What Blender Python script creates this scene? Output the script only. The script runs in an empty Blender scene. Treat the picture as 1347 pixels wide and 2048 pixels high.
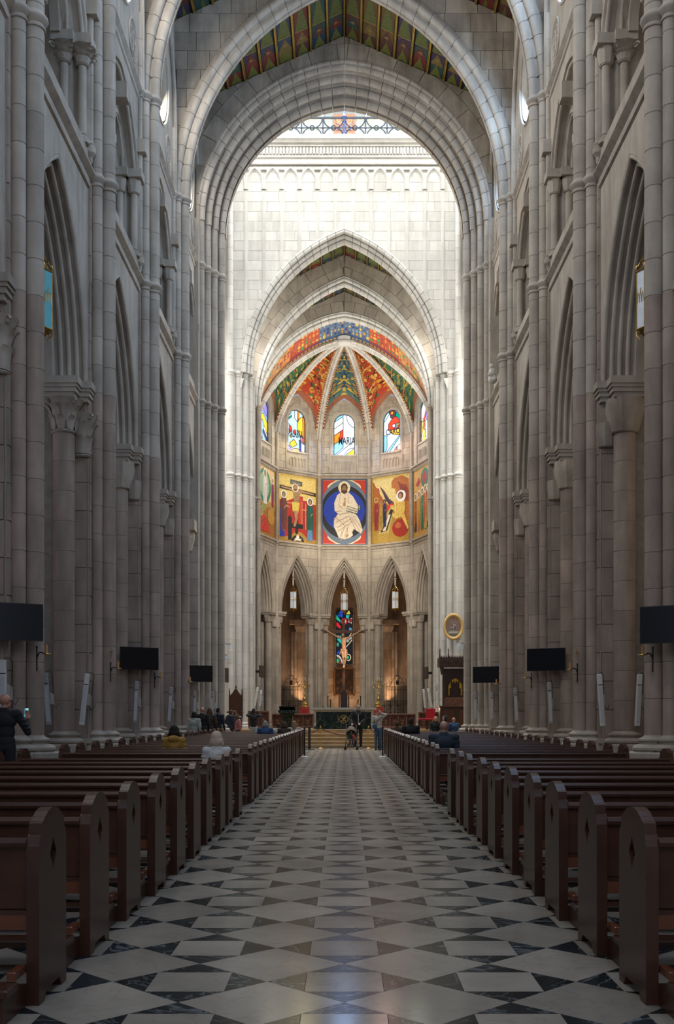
import bpy, bmesh, math, random
from math import sin, cos, pi, sqrt, acos, atan2, radians
from mathutils import Vector, Matrix
random.seed(7)
S = bpy.context.scene
COL = S.collection
# ------------------------------------------------------------------ camera
EYE = 1.4
cam = bpy.data.cameras.new('camera'); camo = bpy.data.objects.new('camera', cam); COL.objects.link(camo)
camo.location = (0, 0, EYE); camo.rotation_euler = (pi/2, 0, 0)
cam.sensor_fit = 'VERTICAL'; cam.sensor_height = 36.0; cam.lens = 36.0*2140/2048
cam.shift_x = -14.5/2048; cam.shift_y = 406/2048
cam.clip_start = 0.1; cam.clip_end = 300
S.camera = camo
# ------------------------------------------------------------------ world, exposure
w = bpy.data.worlds.new('world'); S.world = w; w.use_nodes = True
w.node_tree.nodes['Background'].inputs[0].default_value = (0.55, 0.68, 0.9, 1)
w.node_tree.nodes['Background'].inputs[1].default_value = 0.6
S.view_settings.view_transform = 'Standard'; S.view_settings.look = 'None'
S.view_settings.gamma = 1.0; S.view_settings.use_curve_mapping = False
S.view_settings.exposure = 0.0
S.cycles.max_bounces = 6; S.cycles.diffuse_bounces = 4; S.cycles.glossy_bounces = 3
S.cycles.caustics_reflective = False; S.cycles.caustics_refractive = False
S.cycles.sample_clamp_indirect = 6.0

def area(name, loc, target, sx, sy, power, color, spread=pi):
    L = bpy.data.lights.new(name, 'AREA'); L.shape = 'RECTANGLE'; L.size = sx; L.size_y = sy
    L.energy = power; L.color = color; L.spread = spread
    o = bpy.data.objects.new(name, L); COL.objects.link(o); o.location = loc
    d = Vector(target)-Vector(loc); o.rotation_euler = d.to_track_quat('-Z', 'Y').to_euler()
    o.visible_camera = False
    return o
def spot(name, loc, target, power, color, ang, r=.1):
    L = bpy.data.lights.new(name, 'SPOT'); L.energy = power; L.color = color; L.spot_size = radians(ang)
    L.spot_blend = .6; L.shadow_soft_size = r
    o = bpy.data.objects.new(name, L); COL.objects.link(o); o.location = loc
    o.rotation_euler = (Vector(target)-Vector(loc)).to_track_quat('-Z', 'Y').to_euler()
    return o
PIERS = [12.5, 18.2, 23.9, 29.6, 35.3]
COOL = (.42, .66, 1.0); WHITE = (.93, .97, 1.0); WARM = (1.0, .62, .36)
# daylight through the windows of the lantern tower over the crossing
for sx in (-1, 1):
    area('lantern_window_light', (sx*5.6, 47.5, 33.5), (sx*-2, 48.5, 22), 9, 4, 1150, WHITE)
    area('transept_window_light', (sx*9.6, 47.6, 15), (0, 49.5, 9.5), 9, 11, 1500, (1.0, .97, .9))
area('lantern_window_light', (0, 42.4, 33.5), (0, 53, 20), 9, 4, 1300, WHITE, radians(105))
area('lantern_window_light', (0, 52.6, 34.5), (0, 32, 4), 9, 3, 3800, WHITE)
# daylight through the round clerestory windows
for yb in (9.6, 15.35, 21.05, 26.75, 32.45, 38.0):
    for sx in (-1, 1):
        area('clerestory_light', (sx*5.45, yb, 21.0), (sx*-4.0, yb+1.5, 16.5), 2.3, 2.3, 330 if yb < 35 else 190, (.95, .94, .92) if sx < 0 else COOL)
# soft fill light added behind the camera in place of ambient light
area('west_fill_light', (0, -6, 13), (0, 24, 15), 7, 9, 560, (.86, .88, 1.0))
# aisle windows, weak, and warm lamps of the aisles and ambulatory
for yb in (21.0, 32.4):
    for sx in (-1, 1):
        area('aisle_light', (sx*10.6, yb, 7), (sx*5, yb+2, 4), 1.6, 3, 55, (.8, .8, 1) if sx < 0 else (1, .78, .6))
area('ambulatory_light', (-3.4, 73.6, 2.0), (-3.0, 70, 8), 1, 1, 170, (1.0, .55, .28))
area('ambulatory_light', (3.4, 73.6, 2.0), (3.0, 70, 8), 1, 1, 170, (1.0, .55, .28))
area('ambulatory_light', (0, 74.0, 1.9), (0, 75.2, 3.2), 2.4, .3, 28, (1.0, .55, .26))
for sx in (-1, 1):
    area('apse_window_light', (sx*2.6, 68.2, 19.6), (0, 55, 6), 1.2, 2.2, 150, (1.0, .85, .45) if sx < 0 else (1.0, .62, .5))
    area('apse_window_light', (sx*4.4, 66.2, 19.6), (0, 62, 16), 1.0, 2.2, 110, (.9, .98, .8) if sx > 0 else (1, .93, .75))
for sx in (-1, 1):
    for yc in (56.3, 61.2): area('chancel_window_light', (sx*5.2, yc, 20.5), (sx*-3.5, yc+1.2, 23.5), 1.6, 2.4, 270, (1.0, .98, .92))
    spot('apse_fill', (sx*3.9, 60.2, 15.5), (0, 70, 7.5), 1500, (1.0, .91, .78), 62, .4)  # added spots that brighten the lower apse, no fixtures there
area('apse_window_light', (0, 69.6, 19.7), (0, 50, 6), 1.3, 2.4, 260, (.35, .55, 1.0))
for sx in (-1, 1):
    spot('mural_fill', (sx*3.4, 62.6, 12.0), (0, 70, 14.8), 640, (1.0, .88, .66), 70, .3)  # added spots that brighten the murals
    spot('vault_lamp', (sx*4.2, 64.2, 17.4), (sx*-1.0, 67.5, 22.6), 700, (1.0, .88, .68), 95, .3)
spot('crucifix_fill', (1.2, 56.5, 9.0), (0, 62, 4.7), 1500, (1.0, .72, .5), 18, .1)  # added spot that brightens the carved figure

# ------------------------------------------------------------------ materials
MATS = {}
def nt(name):
    m = bpy.data.materials.new(name); m.use_nodes = True
    return m, m.node_tree, m.node_tree.nodes['Principled BSDF']
def mat(name, c=(.5, .5, .5), rough=.7, metal=0.0, emit=None, es=0.0, var=.0, nscale=6.0, bump=0.0, spec=None, coat=0, alpha=None, trans=0):
    if name in MATS: return MATS[name]
    m, t, b = nt(name); N = t.nodes; L = t.links
    b.inputs['Base Color'].default_value = (*c, 1); b.inputs['Roughness'].default_value = rough; b.inputs['Metallic'].default_value = metal
    if coat: b.inputs['Coat Weight'].default_value = coat; b.inputs['Coat Roughness'].default_value = .15
    if spec is not None: b.inputs['Specular IOR Level'].default_value = spec
    if trans: b.inputs['Transmission Weight'].default_value = trans
    if emit: b.inputs['Emission Color'].default_value = (*emit, 1); b.inputs['Emission Strength'].default_value = es
    geo = N.new('ShaderNodeNewGeometry')
    n = N.new('ShaderNodeTexNoise'); n.inputs['Scale'].default_value = nscale; n.inputs['Detail'].default_value = 4
    L.new(geo.outputs['Position'], n.inputs['Vector'])
    if var:
        mr = N.new('ShaderNodeMapRange'); mr.inputs[3].default_value = 1-var; mr.inputs[4].default_value = 1+var
        mr.inputs[1].default_value = .3; mr.inputs[2].default_value = .7
        L.new(n.outputs['Fac'], mr.inputs[0])
        vm = N.new('ShaderNodeVectorMath'); vm.operation = 'SCALE'; vm.inputs[0].default_value = c
        L.new(mr.outputs[0], vm.inputs['Scale']); L.new(vm.outputs[0], b.inputs['Base Color'])
    if bump:
        bp = N.new('ShaderNodeBump'); bp.inputs['Strength'].default_value = bump; bp.inputs['Distance'].default_value = .01
        L.new(n.outputs['Fac'], bp.inputs['Height']); L.new(bp.outputs[0], b.inputs['Normal'])
    MATS[name] = m
    return m
def stone(name, c, c2, obj_var=.09, rough=.85, streak=.17):
    """limestone: each block a tone of its own, cloudy patches, rain streaks and fine grain"""
    m, t, b = nt(name); N = t.nodes; L = t.links
    b.inputs['Roughness'].default_value = rough; b.inputs['Specular IOR Level'].default_value = .25
    geo = N.new('ShaderNodeNewGeometry'); oi = N.new('ShaderNodeObjectInfo')
    n1 = N.new('ShaderNodeTexNoise'); n1.inputs['Scale'].default_value = .9; n1.inputs['Detail'].default_value = 5; n1.inputs['Roughness'].default_value = .62
    mp = N.new('ShaderNodeMapping'); mp.inputs['Scale'].default_value = (2.2, 2.2, .35)
    n2 = N.new('ShaderNodeTexNoise'); n2.inputs['Scale'].default_value = 2.0; n2.inputs['Detail'].default_value = 6
    n3 = N.new('ShaderNodeTexNoise'); n3.inputs['Scale'].default_value = 55; n3.inputs['Detail'].default_value = 3
    L.new(geo.outputs['Position'], n1.inputs['Vector']); L.new(geo.outputs['Position'], mp.inputs['Vector'])
    L.new(mp.outputs[0], n2.inputs['Vector']); L.new(geo.outputs['Position'], n3.inputs['Vector'])
    mx = N.new('ShaderNodeMix'); mx.data_type = 'RGBA'
    mx.inputs[6].default_value = (*c, 1); mx.inputs[7].default_value = (*c2, 1)
    r1 = N.new('ShaderNodeMapRange'); r1.inputs[1].default_value = .35; r1.inputs[2].default_value = .68
    L.new(n1.outputs['Fac'], r1.inputs[0]); L.new(r1.outputs[0], mx.inputs[0])
    r2 = N.new('ShaderNodeMapRange'); r2.inputs[1].default_value = .3; r2.inputs[2].default_value = .7
    r2.inputs[3].default_value = 1-streak; r2.inputs[4].default_value = 1+streak*.6
    L.new(n2.outputs['Fac'], r2.inputs[0])
    r3 = N.new('ShaderNodeMapRange'); r3.inputs[3].default_value = 1-obj_var; r3.inputs[4].default_value = 1+obj_var*.7
    L.new(oi.outputs['Random'], r3.inputs[0])
    mu = N.new('ShaderNodeMath'); mu.operation = 'MULTIPLY'; L.new(r2.outputs[0], mu.inputs[0]); L.new(r3.outputs[0], mu.inputs[1])
    r4 = N.new('ShaderNodeMapRange'); r4.inputs[3].default_value = .9; r4.inputs[4].default_value = 1.1; L.new(n3.outputs['Fac'], r4.inputs[0])
    mu2 = N.new('ShaderNodeMath'); mu2.operation = 'MULTIPLY'; L.new(mu.outputs[0], mu2.inputs[0]); L.new(r4.outputs[0], mu2.inputs[1])
    vm = N.new('ShaderNodeVectorMath'); vm.operation = 'SCALE'
    L.new(mx.outputs[2], vm.inputs[0]); L.new(mu2.outputs[0], vm.inputs['Scale']); L.new(vm.outputs[0], b.inputs['Base Color'])
    bp = N.new('ShaderNodeBump'); bp.inputs['Strength'].default_value = .35; bp.inputs['Distance'].default_value = .006
    L.new(n3.outputs['Fac'], bp.inputs['Height']); L.new(bp.outputs[0], b.inputs['Normal'])
    MATS[name] = m
    return m
ST = stone('limestone', (.50, .44, .37), (.37, .32, .265))
STW = stone('lit_pale_limestone', (.62, .60, .56), (.53, .51, .47), .1, .8, .1)  # same limestone made paler, brightness of the lit crossing put into the colour
STD = stone('rough_limestone', (.50, .43, .35), (.33, .275, .22), .2, .9, .25)
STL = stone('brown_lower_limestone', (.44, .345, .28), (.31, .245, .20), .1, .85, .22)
MOR = mat('mortar', (.32, .29, .25), .95, var=.15)
MORW = mat('pale_mortar', (.42, .40, .36), .95, var=.15)
def marble(name, c, vein, amt, rough, ov=.12, gloss=.34):
    m, t, b = nt(name); N = t.nodes; L = t.links
    b.inputs['Roughness'].default_value = rough; b.inputs['Specular IOR Level'].default_value = .2
    geo = N.new('ShaderNodeNewGeometry'); oi = N.new('ShaderNodeObjectInfo')
    ofs = N.new('ShaderNodeVectorMath'); ofs.operation = 'ADD'
    sc = N.new('ShaderNodeMath'); sc.operation = 'MULTIPLY'; sc.inputs[1].default_value = 40; L.new(oi.outputs['Random'], sc.inputs[0])
    L.new(geo.outputs['Position'], ofs.inputs[0]); L.new(sc.outputs[0], ofs.inputs[1])
    n1 = N.new('ShaderNodeTexNoise'); n1.inputs['Scale'].default_value = 2.6; n1.inputs['Detail'].default_value = 8; n1.inputs['Distortion'].default_value = 1.6
    L.new(ofs.outputs[0], n1.inputs['Vector'])
    ab = N.new('ShaderNodeMath'); ab.operation = 'SUBTRACT'; ab.inputs[1].default_value = .5; L.new(n1.outputs['Fac'], ab.inputs[0])
    a2 = N.new('ShaderNodeMath'); a2.operation = 'ABSOLUTE'; L.new(ab.outputs[0], a2.inputs[0])
    mr = N.new('ShaderNodeMapRange'); mr.inputs[1].default_value = 0; mr.inputs[2].default_value = .022; mr.inputs[3].default_value = amt; mr.inputs[4].default_value = 0
    L.new(a2.outputs[0], mr.inputs[0])
    mx = N.new('ShaderNodeMix'); mx.data_type = 'RGBA'; mx.inputs[6].default_value = (*c, 1); mx.inputs[7].default_value = (*vein, 1)
    L.new(mr.outputs[0], mx.inputs[0])
    r3 = N.new('ShaderNodeMapRange'); r3.inputs[3].default_value = 1-ov; r3.inputs[4].default_value = 1+ov; L.new(oi.outputs['Random'], r3.inputs[0])
    n2 = N.new('ShaderNodeTexNoise'); n2.inputs['Scale'].default_value = 1.7; n2.inputs['Detail'].default_value = 5; L.new(ofs.outputs[0], n2.inputs['Vector'])
    r2 = N.new('ShaderNodeMapRange'); r2.inputs[1].default_value = .3; r2.inputs[2].default_value = .7; r2.inputs[3].default_value = .8; r2.inputs[4].default_value = 1.15
    L.new(n2.outputs['Fac'], r2.inputs[0])
    mu = N.new('ShaderNodeMath'); mu.operation = 'MULTIPLY'; L.new(r2.outputs[0], mu.inputs[0]); L.new(r3.outputs[0], mu.inputs[1])
    vm = N.new('ShaderNodeVectorMath'); vm.operation = 'SCALE'; L.new(mx.outputs[2], vm.inputs[0]); L.new(mu.outputs[0], vm.inputs['Scale'])
    L.new(vm.outputs[0], b.inputs['Base Color'])
    b.inputs['Specular IOR Level'].default_value = 0.0
    gl = N.new('ShaderNodeBsdfGlossy'); fr = N.new('ShaderNodeFresnel'); fm = N.new('ShaderNodeMath'); fm.operation = 'MULTIPLY'; fm.inputs[1].default_value = gloss
    ms = N.new('ShaderNodeMixShader'); fr.inputs['IOR'].default_value = 1.5; L.new(fr.outputs[0], fm.inputs[0]); L.new(fm.outputs[0], ms.inputs[0]); L.new(b.outputs[0], ms.inputs[1]); L.new(gl.outputs[0], ms.inputs[2])
    L.new(ms.outputs[0], N['Material Output'].inputs['Surface'])
    rr = N.new('ShaderNodeMapRange'); rr.inputs[3].default_value = rough*.75; rr.inputs[4].default_value = rough*1.5; L.new(n2.outputs['Fac'], rr.inputs[0]); L.new(rr.outputs[0], gl.inputs['Roughness'])
    MATS[name] = m
    return m
TW = marble('cream_marble', (.30, .265, .22), (.20, .16, .12), .35, .13)
TB = marble('black_marble', (.018, .022, .024), (.22, .24, .25), .55, .17, .3)
GM = marble('green_marble', (.012, .022, .017), (.18, .2, .18), .5, .12, .1)
RM = marble('red_brown_marble', (.13, .06, .04), (.3, .2, .15), .6, .2, .15)
def woodm(name, c, c2, rough=.32, coat=.3):
    m, t, b = nt(name); N = t.nodes; L = t.links
    tc = N.new('ShaderNodeTexCoord'); mp = N.new('ShaderNodeMapping'); mp.inputs['Scale'].default_value = (3, 22, 2.2)
    n = N.new('ShaderNodeTexNoise'); n.inputs['Scale'].default_value = 3; n.inputs['Detail'].default_value = 6; n.inputs['Distortion'].default_value = .6
    L.new(tc.outputs['Object'], mp.inputs['Vector']); L.new(mp.outputs[0], n.inputs['Vector'])
    mx = N.new('ShaderNodeMix'); mx.data_type = 'RGBA'; mx.inputs[6].default_value = (*c, 1); mx.inputs[7].default_value = (*c2, 1)
    L.new(n.outputs['Fac'], mx.inputs[0]); oi = N.new('ShaderNodeObjectInfo')
    r3 = N.new('ShaderNodeMapRange'); r3.inputs[3].default_value = .8; r3.inputs[4].default_value = 1.2; L.new(oi.outputs['Random'], r3.inputs[0])
    vm = N.new('ShaderNodeVectorMath'); vm.operation = 'SCALE'; L.new(mx.outputs[2], vm.inputs[0]); L.new(r3.outputs[0], vm.inputs['Scale'])
    L.new(vm.outputs[0], b.inputs['Base Color'])
    b.inputs['Specular IOR Level'].default_value = .3; b.inputs['Roughness'].default_value = rough; b.inputs['Coat Weight'].default_value = coat; b.inputs['Coat Roughness'].default_value = .2
    MATS[name] = m
    return m
WD = woodm('pew_wood', (.088, .036, .021), (.034, .015, .010), .3, .0)
WL = woodm('pew_wood_light', (.20, .060, .024), (.10, .03, .013))
WK = woodm('dark_carved_wood', (.045, .018, .012), (.018, .008, .006), .4)
def vcol(name, rough=.6, es=0.0):
    m, t, b = nt(name); a = t.nodes.new('ShaderNodeAttribute'); a.attribute_name = 'Col'
    geo = t.nodes.new('ShaderNodeNewGeometry'); n = t.nodes.new('ShaderNodeTexNoise'); n.inputs['Scale'].default_value = 9; n.inputs['Detail'].default_value = 5
    t.links.new(geo.outputs['Position'], n.inputs['Vector'])
    mr = t.nodes.new('ShaderNodeMapRange'); mr.inputs[1].default_value = .3; mr.inputs[2].default_value = .7; mr.inputs[3].default_value = .82; mr.inputs[4].default_value = 1.15
    t.links.new(n.outputs['Fac'], mr.inputs[0])
    vm = t.nodes.new('ShaderNodeVectorMath'); vm.operation = 'SCALE'; t.links.new(a.outputs['Color'], vm.inputs[0]); t.links.new(mr.outputs[0], vm.inputs['Scale'])
    t.links.new(vm.outputs[0], b.inputs['Base Color']); b.inputs['Roughness'].default_value = rough
    if es:
        b.inputs['Specular IOR Level'].default_value = .1
        t.links.new(vm.outputs[0], b.inputs['Emission Color']); b.inputs['Emission Strength'].default_value = es
    MATS[name] = m
    return m
PAINT = vcol('painted_surface'); GLASS = vcol('stained_glass', .2, .85); GLASSD = vcol('dim_stained_glass', .2, .8)
IRON = mat('wrought_iron', (.02, .02, .022), .5, .6)
BRASS = mat('brass', (.55, .36, .12), .3, 1.0, var=.15)
GOLD = mat('gold_paint', (.55, .36, .08), .4, .7, var=.2)
BLK = mat('black_plastic', (.012, .012, .014), .4)
SCRN = mat('black_screen', (.006, .008, .013), .18)
WHT = mat('white_enamel', (.62, .62, .6), .45, var=.05)

# ------------------------------------------------------------------ mesh builder
class MB:
    def __init__(s): s.v = []; s.f = []; s.m = []; s.c = []
    def add(s, vs, fs, mi=0, col=None):
        o = len(s.v); s.v += [tuple(v) for v in vs]
        for f in fs: s.f.append([i+o for i in f]); s.m.append(mi); s.c.append(col)
        return s
    def box(s, x0, x1, y0, y1, z0, z1, mi=0, W=None, col=None):
        p = [(x, y, z) for x in (x0, x1) for y in (y0, y1) for z in (z0, z1)]
        if W: p = [W(*q) for q in p]
        return s.add(p, [(0, 1, 3, 2), (4, 6, 7, 5), (0, 4, 5, 1), (2, 3, 7, 6), (0, 2, 6, 4), (1, 5, 7, 3)], mi, col)
    def rbox(s, x0, x1, y0, y1, z0, z1, b=.01, mi=0):
        """box with chamfered vertical and top edges"""
        n = []
        for (z, k) in ((z0, 0), (z1-b, 0), (z1, b)):
            xx0, xx1, yy0, yy1 = x0+k, x1-k, y0+k, y1-k
            n += [(xx0+b, yy0, z), (xx1-b, yy0, z), (xx1, yy0+b, z), (xx1, yy1-b, z), (xx1-b, yy1, z), (xx0+b, yy1, z), (xx0, yy1-b, z), (xx0, yy0+b, z)]
        fs = [list(range(8))[::-1], list(range(16, 24))]
        for k in (0, 8):
            for i in range(8): fs.append((k+i, k+(i+1) % 8, k+8+(i+1) % 8, k+8+i))
        return s.add(n, fs, mi)
    def prism(s, poly, W, d0, d1, mi=0, col=None):
        """poly of (u,z), extruded in depth d0..d1 through W(u,d,z)"""
        n = len(poly)
        vs = [W(u, d0, z) for u, z in poly]+[W(u, d1, z) for u, z in poly]
        fs = [list(range(n)), list(range(2*n-1, n-1, -1))]+[(i, i+n, (i+1) % n+n, (i+1) % n) for i in range(n)]
        return s.add(vs, fs, mi, col)
    def lathe(s, prof, c=(0, 0, 0), n=16, mi=0, a0=0, a1=2*pi, sy=1.0, col=None):
        full = abs(a1-a0-2*pi) < 1e-6; m = n if full else n+1
        vs = []
        for r, z in prof:
            for i in range(m):
                a = a0+(a1-a0)*i/n; vs.append((c[0]+r*cos(a), c[1]+r*sin(a)*sy, c[2]+z))
        fs = []
        for j in range(len(prof)-1):
            for i in range(n):
                k = (i+1) % m
                fs.append((j*m+i, j*m+k, (j+1)*m+k, (j+1)*m+i))
        if full:
            if prof[0][0] > 1e-4: fs.append(list(range(m))[::-1])
            if prof[-1][0] > 1e-4: fs.append([(len(prof)-1)*m+i for i in range(m)])
        return s.add(vs, fs, mi, col)
    def tube(s, pts, r, n=8, mi=0, closed=False, col=None, cap=True):
        pts = [Vector(p) for p in pts]; N = len(pts)
        rs = r if isinstance(r, (list, tuple)) else [r]*N
        vs = []; up = None
        for i, p in enumerate(pts):
            a = pts[(i-1) % N] if (i > 0 or closed) else p
            b = pts[(i+1) % N] if (i < N-1 or closed) else p
            t = (b-a).normalized() if (b-a).length > 1e-9 else Vector((0, 0, 1))
            if up is None: up = Vector((0, 0, 1)) if abs(t.z) < .9 else Vector((0, 1, 0))
            x = t.cross(up)
            if x.length < 1e-4: x = t.cross(Vector((1, 0, 0)))
            x.normalize(); y = x.cross(t).normalized(); up = y
            for k in range(n):
                an = 2*pi*k/n; vs.append(p+x*cos(an)*rs[i]+y*sin(an)*rs[i])
        fs = []
        for i in range(N if closed else N-1):
            j = (i+1) % N
            for k in range(n): fs.append((i*n+k, i*n+(k+1) % n, j*n+(k+1) % n, j*n+k))
        if not closed and cap: fs += [list(range(n))[::-1], [(N-1)*n+k for k in range(n)]]
        return s.add(vs, fs, mi, col)
    def ball(s, c, r, n=12, m=8, mi=0, col=None):
        rx, ry, rz = r if isinstance(r, (tuple, list)) else (r, r, r)
        vs = [(c[0], c[1], c[2]-rz)]
        for j in range(1, m):
            t = -pi/2+pi*j/m
            for i in range(n): vs.append((c[0]+rx*cos(t)*cos(2*pi*i/n), c[1]+ry*cos(t)*sin(2*pi*i/n), c[2]+rz*sin(t)))
        vs.append((c[0], c[1], c[2]+rz)); L = len(vs)-1
        fs = [(0, 1+(i+1) % n, 1+i) for i in range(n)]
        for j in range(m-2):
            for i in range(n): fs.append((1+j*n+i, 1+j*n+(i+1) % n, 1+(j+1)*n+(i+1) % n, 1+(j+1)*n+i))
        fs += [(L, 1+(m-2)*n+i, 1+(m-2)*n+(i+1) % n) for i in range(n)]
        return s.add(vs, fs, mi, col)
    def grid(s, P, mi=0, col=None):
        R = len(P); C = len(P[0]); vs = [p for row in P for p in row]
        return s.add(vs, [(r*C+c, r*C+c+1, (r+1)*C+c+1, (r+1)*C+c) for r in range(R-1) for c in range(C-1)], mi, col)
    def mesh(s, name, mats, smooth=None, recalc=True):
        me = bpy.data.meshes.new(name); me.from_pydata(s.v, [], s.f)
        for m in mats: me.materials.append(m)
        if any(s.m): me.polygons.foreach_set('material_index', s.m)
        if any(c is not None for c in s.c):
            ca = me.color_attributes.new('Col', 'FLOAT_COLOR', 'CORNER'); arr = []
            for f, c in zip(s.f, s.c): arr += list((*(c or (.5, .5, .5)), 1.0))*len(f)
            ca.data.foreach_set('color', arr)
        if recalc:
            bm = bmesh.new(); bm.from_mesh(me); bmesh.ops.recalc_face_normals(bm, faces=bm.faces); bm.to_mesh(me); bm.free()
        if smooth:
            me.polygons.foreach_set('use_smooth', [True]*len(me.polygons)); me.set_sharp_from_angle(angle=radians(smooth))
        me.update()
        return me
    def obj(s, name, mats, parent=None, smooth=None, loc=None, rot=None):
        if not isinstance(mats, (list, tuple)): mats = [mats]
        return link(name, s.mesh(name, mats, smooth), parent, loc, rot)
def link(name, me, parent=None, loc=None, rot=None):
    o = bpy.data.objects.new(name, me); COL.objects.link(o)
    if parent is not None: o.parent = parent
    if loc is not None: o.location = loc
    if rot is not None: o.rotation_euler = rot
    return o
def tag(o, label, cat, group=None):
    o['label'] = label; o['category'] = cat
    if group: o['group'] = group
    return o
def thing(name, label, cat, loc=(0, 0, 0), rz=0, group=None):
    o = link(name, None, None, loc, (0, 0, rz)); o.empty_display_size = .1
    return tag(o, label, cat, group)
def struct(name, loc=None):
    o = link(name, None, None, loc); o['kind'] = 'structure'
    return o
def lab(o, label): o['label'] = label; return o
def dup(root, loc, rz=None, label=None, group=None):
    r = root.copy(); COL.objects.link(r); r.location = loc
    if rz is not None: r.rotation_euler = (0, 0, rz)
    if label: r['label'] = label
    if group: r['group'] = group
    for ch in list(root.children):
        c = ch.copy(); COL.objects.link(c); c.parent = r
        for g in list(ch.children):
            d = g.copy(); COL.objects.link(d); d.parent = c
    return r

# ------------------------------------------------------------------ gothic helpers
def arc_off(a, zs, rise, n, N, jamb=None, uc=0.0):
    """outline of a pointed arch (half span a) offset by n, left foot over the apex to the right foot"""
    R = (a*a+rise*rise)/(2*a); c = a-R; Rn = R+n; th = acos(max(-1, min(1, -c/Rn)))
    right = [(c+Rn*cos(th*i/N), zs+Rn*sin(th*i/N)) for i in range(N+1)]
    left = [(-u, z) for u, z in right]
    pts = left+right[::-1][1:]
    if jamb is not None: pts = [(pts[0][0], jamb)]+pts+[(pts[-1][0], jamb)]
    return [(u+uc, z) for u, z in pts]
def arch_z(a, zs, rise, u):
    R = (a*a+rise*rise)/(2*a); c = a-R; u = abs(u)
    if u >= a: return -1e9
    return zs+sqrt(max(0, R*R-(u-c)**2))
def sweep_arch(mb, a, zs, rise, sec, W, N=12, jamb=None, uc=0, mi=0):
    return mb.grid([[W(u, d, z) for u, z in arc_off(a, zs, rise, n, N, jamb, uc)] for n, d in sec], mi)
def roll_sec(orders, n0, dn, dd, r, d0=0.0):
    """stepped moulding with a roll on every order: list of (n, d)"""
    out = []; n = n0; d = d0
    for k in range(orders):
        for i in range(8):
            f = radians(50+210*i/7); out.append((n+r*cos(f), d+r-r*sin(f)))
        out.append((n+dn*.05, d+dd*1.1)); out.append((n-dn*.25, d+dd*1.35)); out.append((n-dn*.55, d+dd*1.3))
        n -= dn; d += dd
    return out
def voussoirs(parent, a, zs, rise, sec, W, count, mat_, uc=0, gap=.012, name='voussoir', sub=2):
    """arch ring cut into single stones; count per half"""
    R = (a*a+rise*rise)/(2*a); c = a-R
    for side in (-1, 1):
        for k in range(count):
            P = []
            for j in range(sub+1):
                row = []
                for n, d in sec:
                    Rn = R+n; th = acos(max(-1, min(1, -c/Rn)))
                    g = gap/Rn
                    t = th*k/count+g/2+(th/count-g)*j/sub
                    row.append(W(uc+side*(c+Rn*cos(t)), d, zs+Rn*sin(t)))
                P.append(row)
            m = MB(); m.grid(P); L = len(sec)
            m.f.append(list(range(L))); m.m.append(0); m.c.append(None)
            m.f.append([sub*L+i for i in range(L)]); m.m.append(0); m.c.append(None)
            m.obj(name, mat_, parent, 40)
_BC = {}
def blocks(parent, W, u0, u1, z0, z1, hc, wb, d, mat_, fbot=None, ftop=None, gap=.014, th=.03, seed=1, name='stone_block', limit=300, jit=.2, cnt=None):
    rnd = random.Random(seed); z = z0; r = 0; n = 0; cnt = cnt if cnt is not None else [0]; left = MB()
    while z < z1-.02:
        zt = min(z1, z+hc); off = (r % 2)*.5*wb+rnd.uniform(-jit, jit)*wb*.5; u = u0-off; r += 1
        while u < u1:
            ue = u+wb*rnd.uniform(1-jit, 1+jit); a = max(u, u0)+gap/2; b = min(ue, u1)-gap/2; u = ue
            if b-a < .03: continue
            ub = [a+(b-a)*i/6 for i in range(7)] if (fbot or ftop) else [a, b]
            zb = [min(max(z+gap/2, fbot(q)+gap/2 if fbot else -9e9), zt-gap/2) for q in ub]
            ztp = [max(min(zt-gap/2, ftop(q)-gap/2 if ftop else 9e9), zb[i]) for i, q in enumerate(ub)]
            if max(t-bb for t, bb in zip(ztp, zb)) < .03: continue
            # keep the part with height
            idx = [i for i in range(len(ub)) if ztp[i]-zb[i] > 1e-4]
            lo = max(0, idx[0]-1); hi = min(len(ub)-1, idx[-1]+1)
            bot = [(ub[i], zb[i]) for i in range(lo, hi+1)]; top = [(ub[i], ztp[i]) for i in range(hi, lo-1, -1)]
            poly = []
            for p in bot+top:
                if not poly or abs(p[0]-poly[-1][0])+abs(p[1]-poly[-1][1]) > 1e-4: poly.append(p)
            if len(poly) < 3: continue
            dj = rnd.uniform(0, .012)
            if cnt[0] < limit:
                m = MB(); m.prism(poly, W, d-th-dj, d); m.obj(name, mat_, parent); cnt[0] += 1
            else: left.prism(poly, W, d-th-dj, d)
        z = zt
    if left.v:
        o = left.obj(name+'_field', mat_, parent); o['kind'] = 'stuff'
    return cnt
_DR = {}
def drum_mesh(r, h, mt):
    k = (round(r, 3), round(h, 2), mt.name)
    if k not in _DR:
        g = .005
        _DR[k] = MB().lathe([(r-.008, g), (r, g+.006), (r, h-g-.006), (r-.008, h-g)], n=18).mesh('drum', [mt], 40)
    return _DR[k]
_CORE = {}
def shaft(parent, x, y, r, z0, z1, h=.6, mt=None, name='shaft', off=0.0, core=None, low=False):
    mt = mt or ST; H = z1-z0; n = max(1, round(H/h)); hh = H/n
    k = (round(r, 3), round(H, 2), mt.name)
    if k not in _CORE: _CORE[k] = MB().lathe([(r-.007, 0), (r-.007, H)], n=18).mesh('shaft', [core or MOR], 40)
    s = link(name, _CORE[k], parent, (x, y, z0))
    hs = []; z = 0.0; first = hh*(.5+off % .5)
    for i in range(n):
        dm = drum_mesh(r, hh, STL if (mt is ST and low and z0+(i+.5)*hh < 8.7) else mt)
        link('drum', dm, s, (0, 0, i*hh), (0, 0, i*1.3))
    return s
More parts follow.
